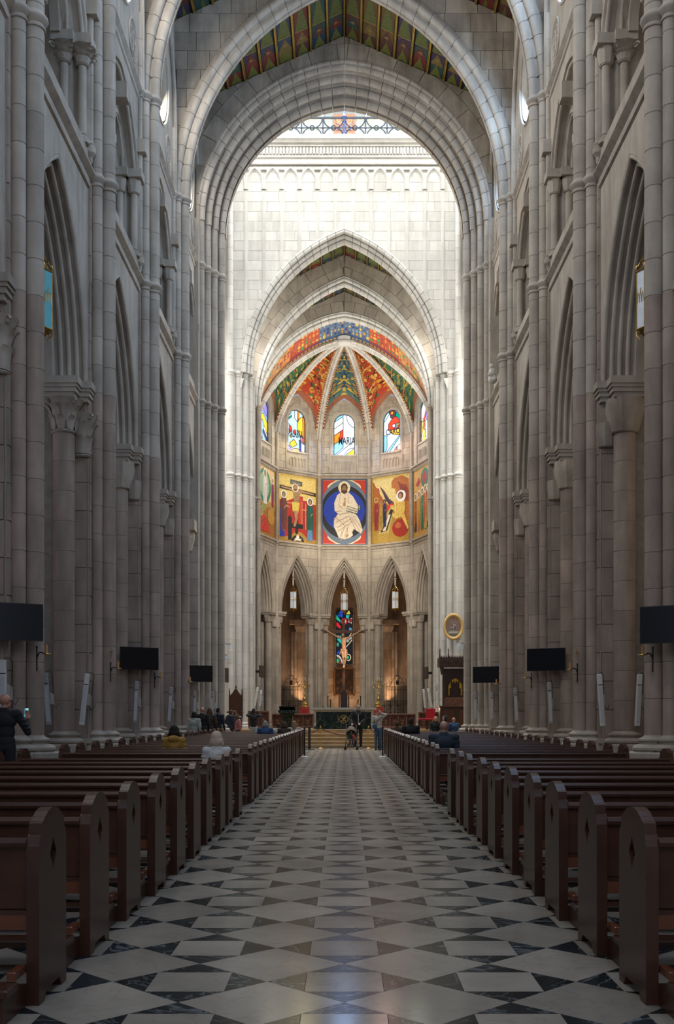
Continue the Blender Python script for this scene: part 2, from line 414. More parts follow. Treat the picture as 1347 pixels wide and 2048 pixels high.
def ring_prof(r):
    return [(r, -.17), (r+.025, -.16), (r+.03, -.13), (r+.01, -.11), (r+.005, -.09), (r+.03, -.06), (r+.06, -.02), (r+.075, .01), (r+.07, .04), (r+.045, .055), (r+.03, .09), (r, .13)]
_RG = {}
def rings(parent, spots, z, mt=None):
    for x, y, r in spots:
        k = (r, (mt or ST).name)
        if k not in _RG: _RG[k] = MB().lathe(ring_prof(r), n=18).mesh('shaft_ring', [mt or ST], 50)
        link('shaft_ring', _RG[k], parent, (x, y, z))
# ================================================================== FLOOR
P = .81; HP = P/2
floor = MB().box(-14, 14, -8, 44.7, -.25, -.012).obj('floor', MOR); floor['kind'] = 'structure'
def tile_mesh(poly, mt, g=.0015, b=.001):
    cx = sum(p[0] for p in poly)/len(poly); cy = sum(p[1] for p in poly)/len(poly)
    def sh(p, k):
        dx, dy = p[0]-cx, p[1]-cy; L = sqrt(dx*dx+dy*dy); return (cx+dx*(1-k/L), cy+dy*(1-k/L))
    m = MB(); n = len(poly)
    A = [(*sh(p, g), -.012) for p in poly]; B = [(*sh(p, g), -b) for p in poly]; C = [(*sh(p, g+b), 0) for p in poly]
    fs = [list(range(2*n, 3*n))]
    for k in (0, n): fs += [(k+i, k+(i+1) % n, k+n+(i+1) % n, k+n+i) for i in range(n)]
    return m.add(A+B+C, fs).mesh('tile', [mt])
s4 = HP/2
T_SQ = tile_mesh([(-s4, -s4), (s4, -s4), (s4, s4), (-s4, s4)], TW)
T_DI = tile_mesh([(0, -HP), (HP, 0), (0, HP), (-HP, 0)], TW)
T_TR = [tile_mesh([(s4*1, -s4), (HP, 0), (s4, s4)], TB), tile_mesh([(s4, s4), (0, HP), (-s4, s4)], TB),
        tile_mesh([(-s4, s4), (-HP, 0), (-s4, -s4)], TB), tile_mesh([(-s4, -s4), (0, -HP), (s4, -s4)], TB)]
Y0 = 5.62+.0; # phase of the square tiles along the aisle
slots = []
for i in range(-14, 15):
    for j in range(-4, 48):
        x = i*P; y = Y0+j*P
        slots.append((x, y, 'square_marble_tile', T_SQ)); slots.append((x+HP, y+HP, 'diamond_marble_tile', T_DI))
        for t in T_TR: slots.append((x, y, 'black_marble_triangle', t))
slots = [q for q in slots if q[1] < 44.3 and q[1] > 2.5]
slots.sort(key=lambda q: (0 if abs(q[0]) < 1.75 and q[1] > 4.6 else 1, q[1]))
ct = {}; rest = {}
for x, y, nm, me in slots:
    k = ct.get(nm, 0)
    if k < 290 and abs(x) < 2.2: link(nm, me, floor, (x, y, 0)); ct[nm] = k+1
    else: rest.setdefault(nm, []).append((x, y, me))
for nm, L in rest.items():
    m = MB()
    for x, y, me in L:
        m.add([(v.co.x+x, v.co.y+y, v.co.z) for v in me.vertices], [tuple(p.vertices) for p in me.polygons])
    o = m.obj(nm+'_field', TB if 'black' in nm else TW, floor); o['kind'] = 'stuff'

# ================================================================== SIDE WALLS OF THE NAVE
ZS1, ZS2 = 13.2, 18.35
AW = dict(a=2.3, zs=8.6, rise=3.85)
SECW = [(0, 0)]+roll_sec(4, -.05, .125, .14, .05, .0)+[(-.54, .58), (-.56, .6), (-.56, .8)]
SECB = [(-.56, .8), (-.4, .8), (-.4, 1.0), (-.1, 1.0), (-.1, 1.1), (.1, 1.1)]
def wall_strips(mb, W, u0, u1, uc, a, zs, rise, z0, z1, d, sill=None, N=14):
    pts = arc_off(a, zs, rise, 0, N, None, uc)
    for (ua, za), (ub, zb) in zip(pts[:-1], pts[1:]):
        mb.add([W(ua, d, za), W(ub, d, zb), W(ub, d, z1), W(ua, d, z1)], [(0, 1, 2, 3)])
    mb.add([W(u0, d, z0), W(uc-a, d, z0), W(uc-a, d, z1), W(u0, d, z1)], [(0, 1, 2, 3)])
    mb.add([W(uc+a, d, z0), W(u1, d, z0), W(u1, d, z1), W(uc+a, d, z1)], [(0, 1, 2, 3)])
    if sill is not None and sill > z0: mb.add([W(uc-a, d, z0), W(uc+a, d, z0), W(uc+a, d, sill), W(uc-a, d, sill)], [(0, 1, 2, 3)])
STRING = [(0, -.30), (-.05, -.27), (-.06, -.2), (-.03, -.17), (-.03, -.08), (-.10, -.02), (-.15, .03), (-.15, .07), (-.08, .10), (-.06, .15), (0, .20)]
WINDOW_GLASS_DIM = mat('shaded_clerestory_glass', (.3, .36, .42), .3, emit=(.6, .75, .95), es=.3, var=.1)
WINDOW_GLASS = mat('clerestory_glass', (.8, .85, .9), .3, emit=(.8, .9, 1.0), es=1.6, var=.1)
def carved_capital(m, cx, cy, r, z0, z1, s, half=False):
    """bell with two tiers of curled acanthus leaves and corner scrolls"""
    H = z1-z0
    m.lathe([(r+.03, -.03), (r+.06, 0), (r+.03, .03), (r, .05), (r+.02, H*.4), (r+.07, H*.7), (r+.17, H*.95), (r+.2, H)], (cx, cy, z0), 16)
    for tier, (zz, hh, out, n) in enumerate(((.04, .5, .09, 8), (.28, .62, .17, 8))):
        for k in range(n):
            a = 2*pi*(k+.5*tier)/n; ca, sa = cos(a), sin(a)
            pts = []
            for t in range(7):
                q = t/6; rr = r+.03+out*q**2.2+(.04 if t == 5 else 0); z = z0+H*(zz+hh*min(q, .93)-(.07 if t == 6 else 0))
                pts.append((rr, z))
            vs = []
            for i, (rr, z) in enumerate(pts):
                wd = (.055, .085, .1, .1, .085, .06, .03)[i]
                for sgn in (-1, -.35, .35, 1):
                    k2 = rr+(.022 if abs(sgn) < .5 else 0)
                    vs.append((cx+k2*ca-sa*wd*sgn, cy+k2*sa+ca*wd*sgn, z))
            m.add(vs, [(i*4+j, i*4+j+1, i*4+4+j+1, i*4+4+j) for i in range(6) for j in range(3)])
    for k in range(4):
        a = pi/4+k*pi/2; ca, sa = cos(a), sin(a); pts = []
        for t in range(14):
            q = t/13*2.2*pi; rr = .075*(1-t/16); pts.append((cx+(r+.2+rr*cos(q))*ca, cy+(r+.2+rr*cos(q))*sa, z1-.1+rr*sin(q)))
        m.tube(pts, .022, 6)
def rough_capital(m, cx, cy, r, w_, z0, z1):
    """uncarved block: square top chamfered down to an octagon"""
    h = w_/2; vs = []; n = 8
    for z, q, k in ((z1, h, 1.0), (z1-(z1-z0)*.35, h, 1.0), (z0+.06, r+.06, .55), (z0, r+.05, .5)):
        for i in range(8):
            a = pi/8+i*pi/4; x, y = cos(a), sin(a); s = q/max(abs(x), abs(y))
            s2 = q*1.04; f = k
            vs.append((cx+x*(s*f+s2*(1-f)), cy+y*(s*f+s2*(1-f)), z))
    fs = [list(range(8)), list(range(31, 23, -1))]
    for j in range(3): fs += [(j*8+i, j*8+(i+1) % 8, j*8+8+(i+1) % 8, j*8+8+i) for i in range(8)]
    m.add(vs, fs); m.lathe([(r, -.03), (r+.035, -.02), (r+.04, .0), (r+.035, .02), (r, .03)], (cx, cy, z0), 16)
def abacus(m, pts, W, z):
    """stack of plates around a plan polygon bounding box list"""
    for (u0, u1, d0, d1) in pts:
        for dz0, dz1, e in ((0, .1, -.04), (.1, .2, .0), (.2, .27, .03), (.27, .42, .06)):
            m.box(u0-e, u1+e, d0-e, d1+e, z+dz0, z+dz1, 0, W)

for side, sname in ((-1, 'left'), (1, 'right')):
    W = lambda u, d, z, s=side: (s*(5.6+d), u, z)
    wall = struct('wall_'+sname)
    bays = list(zip(PIERS[:-1], PIERS[1:]))+[(35.3, 41.0), (6.8, 12.5)]
    for bi, (ya, yb) in enumerate(bays):
        uc = (ya+yb)/2; hb = (yb-ya)/2
        m = MB(); wall_strips(m, W, ya, yb, uc, AW['a'], AW['zs'], AW['rise'], 0, ZS1+.05, 0)
        m.obj('spandrel_wall', ST, wall)
        m = MB(); wall_strips(m, W, ya, yb, uc, AW['a']+.1, AW['zs'], AW['rise'], 0, 12.8, 1.1)
        m.obj('aisle_spandrel_wall', ST, wall)
        m = MB(); sweep_arch(m, AW['a'], AW['zs'], AW['rise'], SECW+SECB, W, 14, 8.55, uc)
        m.obj('arch_moulding', ST, wall, 35)
        # string course
        m = MB(); m.grid([[W(u, d, ZS1+z) for u in (ya, yb)] for d, z in STRING]); m.obj('string_course', ST, wall, 40)
        m = MB(); m.grid([[W(u, d*.8, ZS2+z*.8) for u in (ya, yb)] for d, z in STRING]); m.obj('string_course', ST, wall, 40)
        # triforium
        ta, ts, tr = 2.25, 15.1, 2.55
        m = MB(); wall_strips(m, W, ya, yb, uc, ta, ts, tr, 13.2, 18.4, 0, 13.75)
        m.box(uc-ta-.1, uc+ta+.1, -.02, 1.0, 13.3, 13.75, 0, W)
        m.obj('triforium_wall', ST, wall)
        m = MB(); sweep_arch(m, ta, ts, tr, [(.12, 0), (.12, -.04), (.0, -.05), (-.02, 0)]+roll_sec(1, -.05, .16, .2, .05)+[(-.2, .3), (-.2, 1.0)], W, 12, 13.7, uc)
        m.obj('triforium_arch', ST, wall, 35)
        m = MB()
        for k in (-1, 1):
            wall_strips(m, W, uc+(k-1)*1.03, uc+(k+1)*1.03, uc+k*1.03, .82, 16.0, 1.02, 16.0, 17.9, .3)
            sweep_arch(m, .82, 16.0, 1.02, [(.08, .3), (.08, .26), (-.02, .26)]+roll_sec(1, -.05, .1, .12, .04, .28)+[(-.16, .45), (-.16, .65)], W, 10, 15.95, uc+k*1.03)
        m.obj('twin_arch', ST, wall, 35)
        m = MB().box(ya, yb, .95, 1.05, 13.2, 18.4, 0, W); m.obj('triforium_back_wall', ST, wall)
        for k, dd_ in ((-1, .42), (0, .38), (1, .42), (-1.06, .06), (1.06, .06)):
            x, y, _ = W(uc+k*1.98, dd_, 0); c = link('colonnette', None, wall, (x, y, 13.75))
            MB().lathe([(.16, 0), (.16, .1), (.12, .14), (.14, .18), (.09, .24), (.09, 1.7)], n=12).obj('shaft', ST, c, 40)
            mm = MB()
            if side < 0 and bi < 2 or side > 0 and bi == 1 and k == 1: carved_capital(mm, 0, 0, .09, 1.7, 2.05, 1)
            else: rough_capital(mm, 0, 0, .09, .36, 1.7, 2.05)
            mm.box(-.24, .24, -.24, .24, 2.05, 2.27); mm.obj('capital', ST, c, 30)
        m = MB().box(uc-.18, uc+.18, -.2, .3, 16.75, 17.15, 0, W); m.obj('uncarved_block', ST, wall)
        # tracery ring between the twin arches
        m = MB(); m.tube([W(uc+.28*cos(t*pi/8), .3, 17.25+.2*sin(t*pi/8)) for t in range(16)], .045, 6, closed=True); m.obj('tracery_ring', ST, wall, 40)
        # clerestory wall with a round window
        zc, rc = 21.0, 1.4; m = MB(); N = 24; z0, z1 = 18.35, 27.6
        for i in range(N):
            a, b = pi*i/N, pi*(i+1)/N
            ua, ub = uc-rc*cos(a), uc-rc*cos(b)
            m.add([W(ua, 0, zc+rc*sin(a)), W(ub, 0, zc+rc*sin(b)), W(ub, 0, z1), W(ua, 0, z1)], [(0, 1, 2, 3)])
            m.add([W(ua, 0, zc-rc*sin(a)), W(ub, 0, zc-rc*sin(b)), W(ub, 0, z0), W(ua, 0, z0)], [(0, 1, 2, 3)])
        for ua, ub in ((ya, uc-rc), (uc+rc, yb)): m.add([W(ua, 0, z0), W(ub, 0, z0), W(ub, 0, z1), W(ua, 0, z1)], [(0, 1, 2, 3)])
        m.obj('clerestory_wall', ST, wall)
        m = MB(); sec = [(.16, 0), (.14, -.05), (.08, -.05), (.05, 0), (.0, .0), (-.04, .06), (-.04, .18), (-.12, .22), (-.12, .45)]
        m.grid([[W(uc+(rc+n)*cos(2*pi*i/32), d, zc+(rc+n)*sin(2*pi*i/32)) for i in range(33)] for n, d in sec]); m.obj('round_window_moulding', ST, wall, 40)
        m = MB(); m.tube([W(uc+.42*rc*cos(2*pi*i/24), .38, zc+.42*rc*sin(2*pi*i/24)) for i in range(24)], .05, 6, closed=True)
        for k in range(8): m.tube([W(uc+q*rc*cos(k*pi/4), .38, zc+q*rc*sin(k*pi/4)) for q in (.42, .95)], .045, 6)
        m.obj('round_window_tracery', ST, wall, 40)
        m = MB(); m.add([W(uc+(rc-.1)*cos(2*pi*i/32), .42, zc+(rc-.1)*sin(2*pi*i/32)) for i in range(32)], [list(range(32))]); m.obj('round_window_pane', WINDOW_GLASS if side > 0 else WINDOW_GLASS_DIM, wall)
        for k in (-1, 1):
            m = MB(); u = uc+k*1.55; r = .45
            for n in range(3): m.tube([W(u+(r+.05-.06*n)*cos(i*pi/12), -.01+.02*n, 19.25+(r+.05-.06*n)*sin(i*pi/12)) for i in range(24)], .035, 6, closed=True)
            for q in range(4): m.tube([W(u+r*.42*cos(q*pi/2+pi/4)+r*.36*cos(i*pi/8), .0, 19.25+r*.42*sin(q*pi/2+pi/4)+r*.36*sin(i*pi/8)) for i in range(16)], .03, 6, closed=True)
            m.obj('quatrefoil', ST, wall, 40)
            m = MB(); m.prism([(u+r*.9*cos(i*pi/8), 19.25+r*.9*sin(i*pi/8)) for i in range(16)], W, -.004, .0); m.obj('quatrefoil_shade_disc', MOR, wall)  # darker disc on the wall face, colouring in the shade of a recess
        # wall rib
        m = MB(); sweep_arch(m, 2.42, 20.3, 3.9, roll_sec(1, .02, .1, .1, .075, -.16)+[(-.12, 0)], W, 14, 18.4, uc); m.obj('wall_rib', ST, wall, 35)
    # aisle
    m = MB(); m.box(-4, 41.5, 5.2, 5.4, 0, 13.2, 0, W); m.obj('aisle_outer_wall', STD, wall)
    m = MB(); m.box(-4, 41.5, 1.0, 5.4, 12.8, 13.0, 0, W); m.obj('aisle_ceiling', STD, wall)
    for yp in PIERS+[41.0]:
        m = MB(); sweep_arch(m, 1.95, 8.2, 3.2, [(.5, -.3), (.05, -.3), (0, -.22), (0, .22), (.05, .3), (.5, .3)], lambda u, d, z, s=side, y=yp: (s*(8.7+u), y+d, z), 10, 0)
        m.obj('aisle_transverse_arch', ST, wall, 35)

# ================================================================== NAVE PIERS
SECN = [(.62, -.2), (.5, -.2)]+roll_sec(2, .34, .26, .16, .13, -.28)[:-1]+[(0, .08), (0, .2)]
PL = {('left', 1): 'clustered stone pier at the left edge of the view behind the bald man',
      ('left', 2): 'clustered stone pier on the left, with carved leaf capital and two slanting white loudspeakers',
      ('left', 3): 'clustered stone pier on the left carrying the middle screen, next after the leaf capital pier',
      ('left', 4): 'clustered stone pier on the left, plain, last before the crossing',
      ('left', 0): 'clustered stone pier on the left beside the camera',
      ('right', 0): 'clustered stone pier on the right beside the camera',
      ('right', 1): 'clustered stone pier cut by the right edge of the view',
      ('right', 2): 'clustered stone pier on the right with uncarved capital and two white loudspeakers',
      ('right', 3): 'clustered stone pier on the right carrying the larger of two middle screens',
      ('right', 4): 'clustered stone pier on the right, plain, last before the crossing'}
def base_mold(m, x, y, r, z0=.78):
    m.lathe([(r+.17, 0), (r+.2, .03), (r+.2, .07), (r+.15, .11), (r+.08, .13), (r+.08, .16), (r+.11, .18), (r+.11, .21), (r+.02, .25), (r, .28)], (x, y, z0), 18)
def plinth(m, x, y, r, z=.78):
    vs = []
    for q, zz in ((r+.06, 0), (r+.06, .32), (r, .36), (r, z-.03), (r-.02, z)):
        vs += [(x+q*cos(pi/8+i*pi/4)*1.08, y+q*sin(pi/8+i*pi/4)*1.08, zz) for i in range(8)]
    fs = [list(range(32, 40))]
    for j in range(4): fs += [(j*8+i, j*8+(i+1) % 8, j*8+8+(i+1) % 8, j*8+8+i) for i in range(8)]
    m.add(vs, fs)
NAVE_A = dict(a=5.1, zs=18.5, rise=7.0)
pier_roots = {}
for side, sname in ((-1, 'left'), (1, 'right')):
    for pi_, yp in enumerate(PIERS):
        s = side
        p = thing('nave_pier', PL[(sname, pi_)], 'pier', (0, 0, 0)); pier_roots[(sname, pi_)] = p
        W = lambda u, d, z, s=s, y=yp: (s*(5.6+d), y+u, z)
        m = MB(); m.box(-.52, .52, -.02, 1.1, .3, 13.3, 0, W); m.obj('core', MOR, p)
        # face masonry of the stepped pilaster towards the nave and along the bay
        for sg in (-1, 1):
            # stones of the reveals that look west and east
            Wx = lambda u, d, z, s=s, y=yp, g=sg: (s*(5.6+u), y+g*(.52-d), z)
            Wf = lambda u, d, z, s=s, y=yp: (s*(5.6+d-.02), y+u, z)
            cn = [0]
            if sg < 0:
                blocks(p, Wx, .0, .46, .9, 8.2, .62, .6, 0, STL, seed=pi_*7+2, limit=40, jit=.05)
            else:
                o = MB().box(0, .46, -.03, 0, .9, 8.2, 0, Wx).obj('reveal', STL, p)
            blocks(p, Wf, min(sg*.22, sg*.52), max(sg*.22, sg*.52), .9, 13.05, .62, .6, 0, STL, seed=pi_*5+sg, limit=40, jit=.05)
        sh = [(0.0, -.33, .165), (-.26, -.14, .125), (.26, -.14, .125)]
        for k, (u, d, r) in enumerate(sh):
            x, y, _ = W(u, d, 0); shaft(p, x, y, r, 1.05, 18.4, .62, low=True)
        for sg in (-1, 1):
            x, y, _ = W(sg*.47, -.04, 0); shaft(p, x, y, .075, 13.9, 20.5, .7)
            m = MB(); m.lathe([(.02, -.55), (.06, -.5), (.06, -.4), (.13, -.32), (.13, -.2), (.1, -.17), (.12, -.12), (.075, -.06), (.075, 0)], (x, y, 14.0), 12); m.obj('corbel', ST, p, 40)
            m = MB(); m.box(sg*.47-.17, sg*.47+.17, -.22, .12, 16.65, 17.0, 0, W); m.obj('uncarved_block', ST, p)
            # arcade respond column
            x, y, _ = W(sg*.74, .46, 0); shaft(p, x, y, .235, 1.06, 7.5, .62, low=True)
        spots = [(*W(u, d, 0)[:2], r) for u, d, r in sh]
        rings(p, spots, ZS1); rings(p, spots+[(*W(q*.47, -.04, 0)[:2], .075) for q in (-1, 1)], ZS2)
        m = MB()
        for (u, d, r) in sh: base_mold(m, *W(u, d, 0)[:2], r)
        for sg in (-1, 1): base_mold(m, *W(sg*.74, .46, 0)[:2], .235)
        m.box(-.7, .7, -.1, 1.2, .78, .9, 0, W); m.obj('base_moulding', ST, p, 40)
        m = MB(); plinth(m, *W(0, -.28, 0)[:2], .44); plinth(m, *W(-.28, -.1, 0)[:2], .36); plinth(m, *W(.28, -.1, 0)[:2], .36)
        for sg in (-1, 1): plinth(m, *W(sg*.74, .46, 0)[:2], .47)
        m.box(-.8, .8, .0, 1.2, 0, .74, 0, W); m.obj('plinth', ST, p)
        carved = side < 0 and pi_ in (1, 2)
        for sg in (-1, 1):
            m = MB(); x, y, _ = W(sg*.74, .46, 0)
            if carved: carved_capital(m, x, y, .225, 7.5, 8.2, 1)
            else: rough_capital(m, x, y, .235, .78, 7.5, 8.2)
            m.obj('capital', ST if carved else STD, p, 30); m = MB()
            if carved:
                Wc = W(sg*.5, .12, 0); carved_capital(m, Wc[0], Wc[1], .13, 7.05, 7.95, 1)
            else:
                x, y, _ = W(sg*.5, .13, 0); rough_capital(m, x, y, .13, .42, 7.25, 7.75)
            m.obj('capital', ST if carved else STD, p, 30)
        for sg in (-1, 1):
            m = MB(); ua, ub = sorted((sg*.36, sg*1.1)); abacus(m, [(ua, ub, .12, .86)], W, 8.2)
            ua, ub = sorted((sg*.3, sg*.72)); abacus(m, [(ua, ub, -.08, .4)], W, 8.2); m.obj('abacus', ST, p)
for k, yp in enumerate(PIERS):
    Wt = lambda u, d, z, y=yp: (u, y+d, z)
    t = struct('trim_transverse_arch')
    sec = [(.62, .14), (.62, -.06)]+[(n, d) for n, d in roll_sec(2, .42, .28, .12, .13, -.16)]+[(-.02, .1), (0, .26)]
    if k >= 3: voussoirs(t, NAVE_A['a'], NAVE_A['zs'], NAVE_A['rise'], sec, Wt, 18, ST)
    else:
        m = MB(); sweep_arch(m, NAVE_A['a'], NAVE_A['zs'], NAVE_A['rise'], sec, Wt, 16); m.obj('arch_ring', ST, t, 40)
    R_ = 7.36; fb = lambda u: max(18.4, arch_z(NAVE_A['a']+.55, NAVE_A['zs'], NAVE_A['rise']+.55, u)) if abs(u) < 5.64 else 18.4
    if k >= 3:
        blocks(t, Wt, -5.6, 5.6, 18.4, 27, .62, .9, .14, STD, fbot=fb, ftop=lambda u: 26.9-.45*abs(u), seed=k+50, th=.06, limit=200)
    m = MB()
    N = 24
    for i in range(N):
        ua, ub = -5.6+11.2*i/N, -5.6+11.2*(i+1)/N
        for d in (.15, .3): m.add([Wt(ua, d, fb(ua)), Wt(ub, d, fb(ub)), Wt(ub, d, 26.9-.45*abs(ub)), Wt(ua, d, 26.9-.45*abs(ua))], [(0, 1, 2, 3)])
    m.obj('arch_backing', MOR if k >= 3 else STD, t)

# ================================================================== PAINTED CEILINGS
def ceiling(y0, y1, name, seed, RZ=26.9):
    c = struct(name); rnd = random.Random(seed)
    sl = .45; hw = 5.7
    for s in (-1, 1):
        W = lambda u, d, z, s=s: (s*u, d, RZ-sl*u+z)      # u across, d along nave, z above slope
        m = MB(); m.box(0, hw, y0, y1, .03, .2, 0, W); m.obj('backing_board', mat('dark_board', (.06, .05, .035), .8), c)
        st = .62; n = int(hw/st)+1
        for i in range(n+1):
            u = i*st
            m = MB(); m.box(u-.014, u+.014, y0, y1, -.08, .04, 0, W); m.box(u-.04, u-.026, y0, y1, -.04, .04, 0, W); m.box(u+.026, u+.04, y0, y1, -.04, .04, 0, W)
            m.obj('gilded_beam', GOLD, c)
        L = 2.3; k = 0; y = y0
        pal = [(.16, .025, .018), (.02, .05, .09), (.15, .08, .02), (.025, .07, .06), (.10, .035, .025), (.05, .03, .07), (.18, .12, .03)]
        while y < y1:
            ye = min(y+L, y1)
            m = MB()
            for i in range(n):
                u0, u1 = i*st+.07, (i+1)*st-.07; uc = (u0+u1)/2
                def q(poly, col, z): m.add([W(a, b, z) for a, b in poly], [list(range(len(poly)))], 0, col)
                bg = rnd.choice(pal); q([(u0, y), (u1, y), (u1, ye), (u0, ye)], bg, .02)
                # palm fan triangles
                ym = y+(ye-y)*.7
                q([(u0, ym), (u1, ym), (uc, y)], (.09, .12, .03), .015)
                for f in range(12):
                    yy = y+(ym-y)*(f+1)/12.5; hw_ = (u1-u0)/2*(f+1)/12.5
                    for g_ in (-1, 1): q([(uc, yy-.22), (uc+g_*hw_, yy), (uc+g_*hw_, yy+.035), (uc, yy-.18)], (.19, .19, .04), .010)
                q([(u0, ym-.03), (u1, ym-.03), (u1, ym), (u0, ym)], (.45, .28, .06), .008)
                c2 = rnd.choice(pal); c3 = (.28, .18, .06)
                q([(u0, ye), (uc, ym+.05), (u1, ye)], c2, .012)
                rr = .11; cy = ym+(ye-ym)*.6
                q([(uc+rr*cos(t*pi/3)*(1 if t % 2 else .5), cy+rr*sin(t*pi/3)*(1 if t % 2 else .5)) for t in range(6)], c3, .006)
                for t in range(3): q([(u0+.02+.06*t, ym+.08), (u0+.05+.06*t, ym+.08), (u0+.035+.04*t, ym+.2)], rnd.choice(pal+[c3]), .009)
            m.obj('painted_panel', PAINT, c); y = ye; k += 1
    m = MB(); m.box(-5.7, 5.7, y0, y1, 27.2, 27.4); m.obj('roof_board', MOR, c)
    return c
ceiling(5, 40.6, 'ceiling_nave', 3)
ceiling(54.2, 64.6, 'ceiling_chancel', 4, 26.6)

# ================================================================== CROSSING, WEST ARCH (seen from the nave)
CW = dict(a=4.6, zs=20.0, rise=4.8)
wcw = struct('wall_crossing_west')
Wc = lambda u, d, z: (u, d, z)
sec = [(.92, 40.1), (.86, 40.1)]
nd = [(.76, 40.3, .12), (.56, 40.72, .12), (.35, 41.1, .13), (.14, 41.45, .14)]
for n, d, r in nd:
    for i in range(8):
        f = radians(60+200*i/7); sec.append((n+r*cos(f), d+r-r*sin(f)-.13))
    sec.append((n+.03, d+.30)); sec.append((n-.07, d+.34)); sec.append((n-.13, d+.30))
sec += [(0, 41.65), (0, 41.9), (.5, 42.0)]
voussoirs(wcw, 4.6, 20.0, 5.05, sec, Wc, 17, ST, gap=.02)
fbw = lambda u: arch_z(5.48, 20.0, 5.9, u)
m = MB(); N = 40
for i in range(N):
    ua, ub = -6.2+12.4*i/N, -6.2+12.4*(i+1)/N
    za, zb = max(18, fbw(ua)), max(18, fbw(ub))
    for d in (40.2, 42.9): m.add([Wc(ua, d, za), Wc(ub, d, zb), Wc(ub, d, 38 if d > 41 else 27.6), Wc(ua, d, 38 if d > 41 else 27.6)], [(0, 1, 2, 3)])
m.obj('arch_backing', MOR, wcw)
# spandrel stones: radial rings around the arch, cut by the ceiling
def radial_blocks(parent, a, zs, rise, n0, n1, dn, W, d, cnt, mat_, ztop, umax, seed, th=.05):
    rnd = random.Random(seed); n = n0; row = 0
    R = (a*a+rise*rise)/(2*a); c = a-R
    while n < n1:
        ne = n+dn*rnd.uniform(.85, 1.15); 
        for side in (-1, 1):
            k = 0; t = -.12 if row % 2 else 0
            thm = acos(max(-1, min(1, -c/(R+ne))))
            while t < thm:
                te = min(thm, t+(thm/cnt)*rnd.uniform(.75, 1.3)); g = .009/(R+n)
                ta, tb = max(t, 0)+g, te-g
                if tb-ta > .012:
                    P = [(n+.009, ta), (ne-.009, ta), (ne-.009, (ta+tb)/2), (ne-.009, tb), (n+.009, tb), (n+.009, (ta+tb)/2)]
                    pl = [(side*(c+(R+q)*cos(w_)), zs+(R+q)*sin(w_)) for q, w_ in P]
                    if side > 0: pl = [(max(0.008, u), z) for u, z in pl]
                    else: pl = [(min(-.008, u), z) for u, z in pl]
                    pl = clip_half(pl, lambda p: ztop(p[0])-p[1]); pl = clip_half(pl, lambda p: umax-abs(p[0]))
                    if len(pl) > 2 and abs(poly_area(pl)) > .01:
                        m = MB(); m.prism(pl, W, d-th-rnd.uniform(0, .02), d); m.obj('stone_block', mat_, parent)
                t = te
        n = ne; row += 1
def poly_area(p): return sum(p[i][0]*p[(i+1) % len(p)][1]-p[(i+1) % len(p)][0]*p[i][1] for i in range(len(p)))/2
def clip_half(p, f):
    out = []
    for i in range(len(p)):
        a, b = p[i], p[(i+1) % len(p)]; fa, fb_ = f(a), f(b)
        if fa >= 0: out.append(a)
        if (fa >= 0) != (fb_ >= 0):
            t = fa/(fa-fb_); out.append((a[0]+(b[0]-a[0])*t, a[1]+(b[1]-a[1])*t))
    return out
gable = lambda u: 26.88-.45*abs(u)
radial_blocks(wcw, 4.6, 20.0, 5.05, .9, 4.6, .62, Wc, 40.2, 11, STD, gable, 5.55, 5)
blocks(wcw, Wc, -6.2, -5.52, 18.4, 20.0, .5, .7, 40.2, ST, seed=9)
blocks(wcw, Wc, 5.52, 6.2, 18.4, 20.0, .5, .7, 40.2, ST, seed=9)
for s, nm in ((-1, 'left'), (1, 'right')):
    p = thing('crossing_pier', 'tall clustered pier at the near %s corner of the bright crossing, rings at two heights' % nm, 'pier')
    cl = [(5.38, 40.33, .11), (5.2, 40.75, .125), (5.0, 41.12, .135), (4.78, 41.5, .155), (4.95, 42.1, .13), (5.3, 42.5, .12), (5.75, 42.8, .12)]
    for x, y, r in cl: shaft(p, s*x, y, r, 1.05, 20.05, .62)
    rings(p, [(s*x, y, r) for x, y, r in cl], ZS1); rings(p, [(s*x, y, r) for x, y, r in cl], ZS2)
    m = MB(); m.add([(s*x, y, z) for z in (0, 20) for x, y in ((6.6, 40.0), (5.45, 40.0), (5.35, 40.55), (5.15, 40.9), (4.95, 41.3), (4.85, 41.9), (5.2, 42.5), (6.6, 42.9))],
          [(i, (i+1) % 8, (i+1) % 8+8, i+8) for i in range(8)]+[list(range(8, 16))]); m.obj('core', ST, p)
    Wn = lambda u, d, z, s=s: (s*(5.45+u), 40.0+d, z)
    blocks(p, Wn, .0, 1.1, .9, 8.2, .62, .7, 0, ST, seed=3, jit=.1)
    m = MB()
    for x, y, r in cl: base_mold(m, s*x, y, r); plinth(m, s*x, y, r+.24)
    m.obj('base_moulding', ST, p, 40)
    m = MB(); rough_capital(m, s*5.95, 39.75, .235, .78, 7.5, 8.2); m.box(min(s*5.5, s*6.4), max(s*5.5, s*6.4), 39.3, 40.1, 8.2, 8.6); m.obj('capital', STD, p)
    shaft(p, s*6.0, 39.78, .235, 0, 7.5, .62)

# ================================================================== CROSSING, EAST WALL OF THE LANTERN (white from its light)

